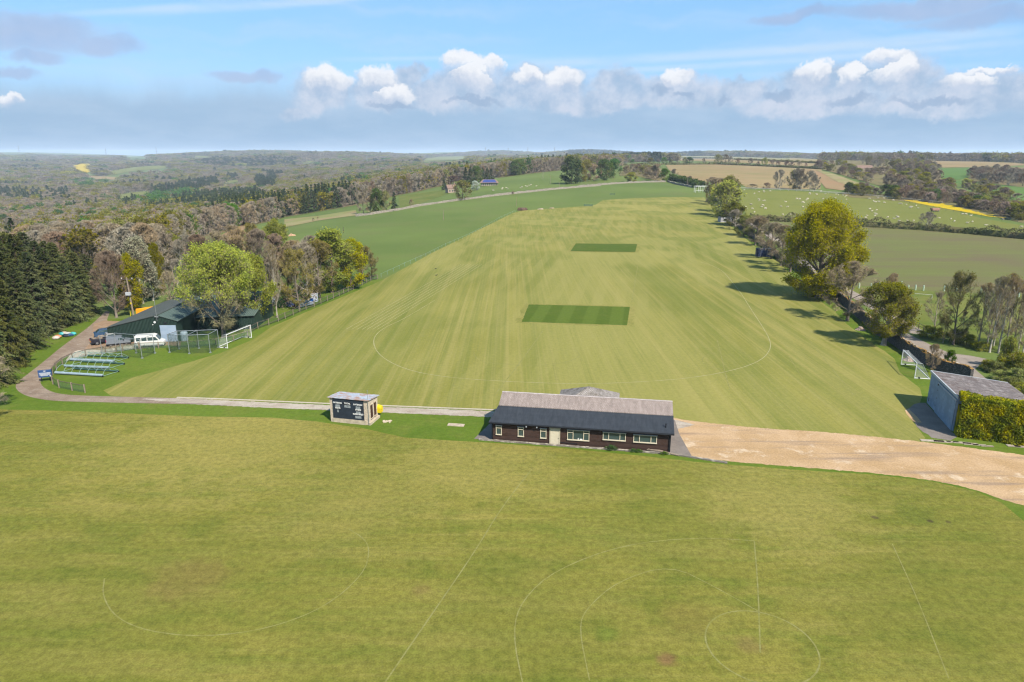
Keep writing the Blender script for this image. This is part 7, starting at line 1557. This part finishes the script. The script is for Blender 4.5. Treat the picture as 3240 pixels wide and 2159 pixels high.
shp = [zD(*q) for q in [(197, 552), (268, 565), (355, 558), (460, 560), (483, 570), (530, 573), (552, 590), (565, 576), (67, 608), (95, 610), (175, 606), (163, 618), (333, 608), (453, 600), (127, 643), (140, 645), (217, 655), (127, 692), (205, 690), (567, 612), (798, 608), (882, 598), (838, 628), (850, 635), (865, 640), (893, 640), (945, 648), (945, 600), (1036, 625), (1098, 658), (1115, 658), (1170, 664), (1205, 698), (1222, 692), (1267, 678), (1288, 700), (800, 712), (822, 732), (870, 722), (775, 775), (757, 802), (855, 758), (865, 762), (852, 775), (982, 795), (1078, 790), (1085, 796), (1045, 805), (1097, 832), (1180, 832), (1242, 831), (1617, 810), (1652, 836), (1780, 853), (1832, 842), (1968, 872), (2326, 893), (1732, 762), (1765, 765), (1818, 775), (2140, 818), (48, 773), (8, 770), (1500, 800), (1420, 775), (600, 720), (220, 738)]]
shp += [zC(*q) for q in [(1632, 478), (1727, 514), (1770, 500), (1812, 490), (1815, 498), (1870, 490), (1765, 568), (1772, 578), (1808, 578), (1822, 578), (1695, 616), (1645, 640), (1650, 652), (1705, 655), (1792, 640), (1803, 625), (1825, 648), (1832, 656), (1725, 690), (1975, 635), (2018, 588), (2035, 637), (2120, 564), (2148, 566), (2222, 562), (2176, 595), (2176, 641), (2103, 716), (2243, 510), (2243, 520), (2305, 523), (2250, 637), (2260, 606), (1990, 712)]]
def put_sheep(pix, lab, grp, i):
    p = G(*pix); o = link('sheep', sm_[i % 4]); o.location = p; o.rotation_euler = (0, 0, random.choice([0, math.pi]) + random.uniform(-.8, .8)); s = random.uniform(.78, .98); o.scale = (s, s, s); tag(o, lab, 'sheep', grp)
for i, q_ in enumerate(shp): put_sheep(q_, 'pale sheep grazing in the olive pasture below the yellow flower strip', 'sheep in the big pasture', i)
for i, q_ in enumerate([(1553, 388), (1620, 378), (1625, 370), (1650, 366), (1662, 374), (1758, 368), (1768, 362), (1795, 352), (1808, 358), (1822, 350), (1835, 346), (1875, 353)]): put_sheep(zB(*q_), 'white sheep grazing on the green rise above the stone wall', 'sheep above the stone wall', i)
# crows on the mown field
m = MB(); m.hexa([(-.2, -.08, .12), (.2, -.05, .14), (.2, .05, .14), (-.2, .08, .12)], [(-.18, -.06, .28), (.22, -.03, .3), (.22, .03, .3), (-.18, .06, .28)]); m.box((.3, 0, .34), (.16, .08, .1)); m.box((.4, 0, .33), (.1, .03, .03)); m.tube([(0, .04, 0), (0, .04, .14)], .012, 4); m.tube([(0, -.04, 0), (0, -.04, .14)], .012, 4); m.box((-.3, 0, .2), (.22, .1, .03)); cm_ = m.mesh('crow', P_black)
for (z_, a_, b_, lab) in ((zB, 1125, 972, 'black crow on the mown grass above the lane lines'), (zB, 1130, 1020, 'black crow on the mown grass nearer the lane lines')):
    o = link('crow', cm_); o.location = G(*z_(a_, b_)) + Vector((0, 0, .02)); tag(o, lab, 'crow')
# pylons on the skyline
m = MB(); 
for s1 in (-1, 1):
    for s2 in (-1, 1): m.tube([(s1 * 4, s2 * 4, 0), (s1 * .8, s2 * .8, 30), (s1 * .3, s2 * .3, 44)], .28, 4)
for z_ in range(4, 40, 5):
    r_ = 4 - 3.2 * min(z_ / 30, 1)
    for (a1, b1, a2, b2) in ((-1, -1, 1, -1), (1, -1, 1, 1), (1, 1, -1, 1), (-1, 1, -1, -1)): m.tube([(a1 * r_, b1 * r_, z_), (a2 * r_ * .9, b2 * r_ * .9, z_ + 5)], .14, 4, cap=False)
for z_, w_ in ((28, 9), (34, 7), (40, 5)): m.box((0, 0, z_), (w_ * 2, .5, .5))
pym = m.mesh('pylon', ST_galv)
for i, (u, Y_, vt, lab) in enumerate([(57, 5200, 461, 'lattice pylon farthest left on the skyline'), (333, 5200, 470, 'faint lattice pylon above the left hills'), (493, 5000, 466, 'lattice pylon standing clearest above the left hills'), (1160, 2900, 495, 'pale lattice pylon standing down in the wood'), (1536, 4300, 466, 'leftmost lattice pylon of four in a row above the central skyline'), (1608, 4500, 467, 'second lattice pylon of four above the central skyline'), (1670, 4400, 466, 'third lattice pylon of four above the central skyline'), (1755, 4400, 466, 'rightmost lattice pylon of four above the central skyline')]):
    s_, k_ = ray(u, vt); x_ = s_ * Y_; zt = CAM_H + k_ * Y_; zg = H(x_, Y_); o = link('pylon', pym); o.location = (x_, Y_, zg); o.scale = (1.3, 1.3, max((zt - zg) / 44, .5)); o.rotation_euler = (0, 0, .3); tag(o, lab, 'pylon')
# ------------------------------------------------------------------ the air itself
zz = [-75, 118]; hz_ = MB(); hz_.box((0, 5200, (zz[0] + zz[1]) / 2), (26000, 22000, zz[1] - zz[0]))
hm = bpy.data.materials.new('air'); hm.use_nodes = True; t = NT(hm.node_tree); t.n.clear(); o_m = t.new('ShaderNodeOutputMaterial'); pv_ = t.new('ShaderNodeVolumePrincipled')
pv_.inputs['Color'].default_value = (.72, .85, 1., 1); pv_.inputs['Density'].default_value = 0.9e-4; pv_.inputs['Anisotropy'].default_value = .0; t.l.new(pv_.outputs[0], o_m.inputs['Volume'])
hzo = hz_.build('haze', hm); hzo['kind'] = 'stuff'; hzo['label'] = 'pale blue haze lying over the far hills'; hzo.display_type = 'WIRE'
print('done; objects', len(SC.objects))
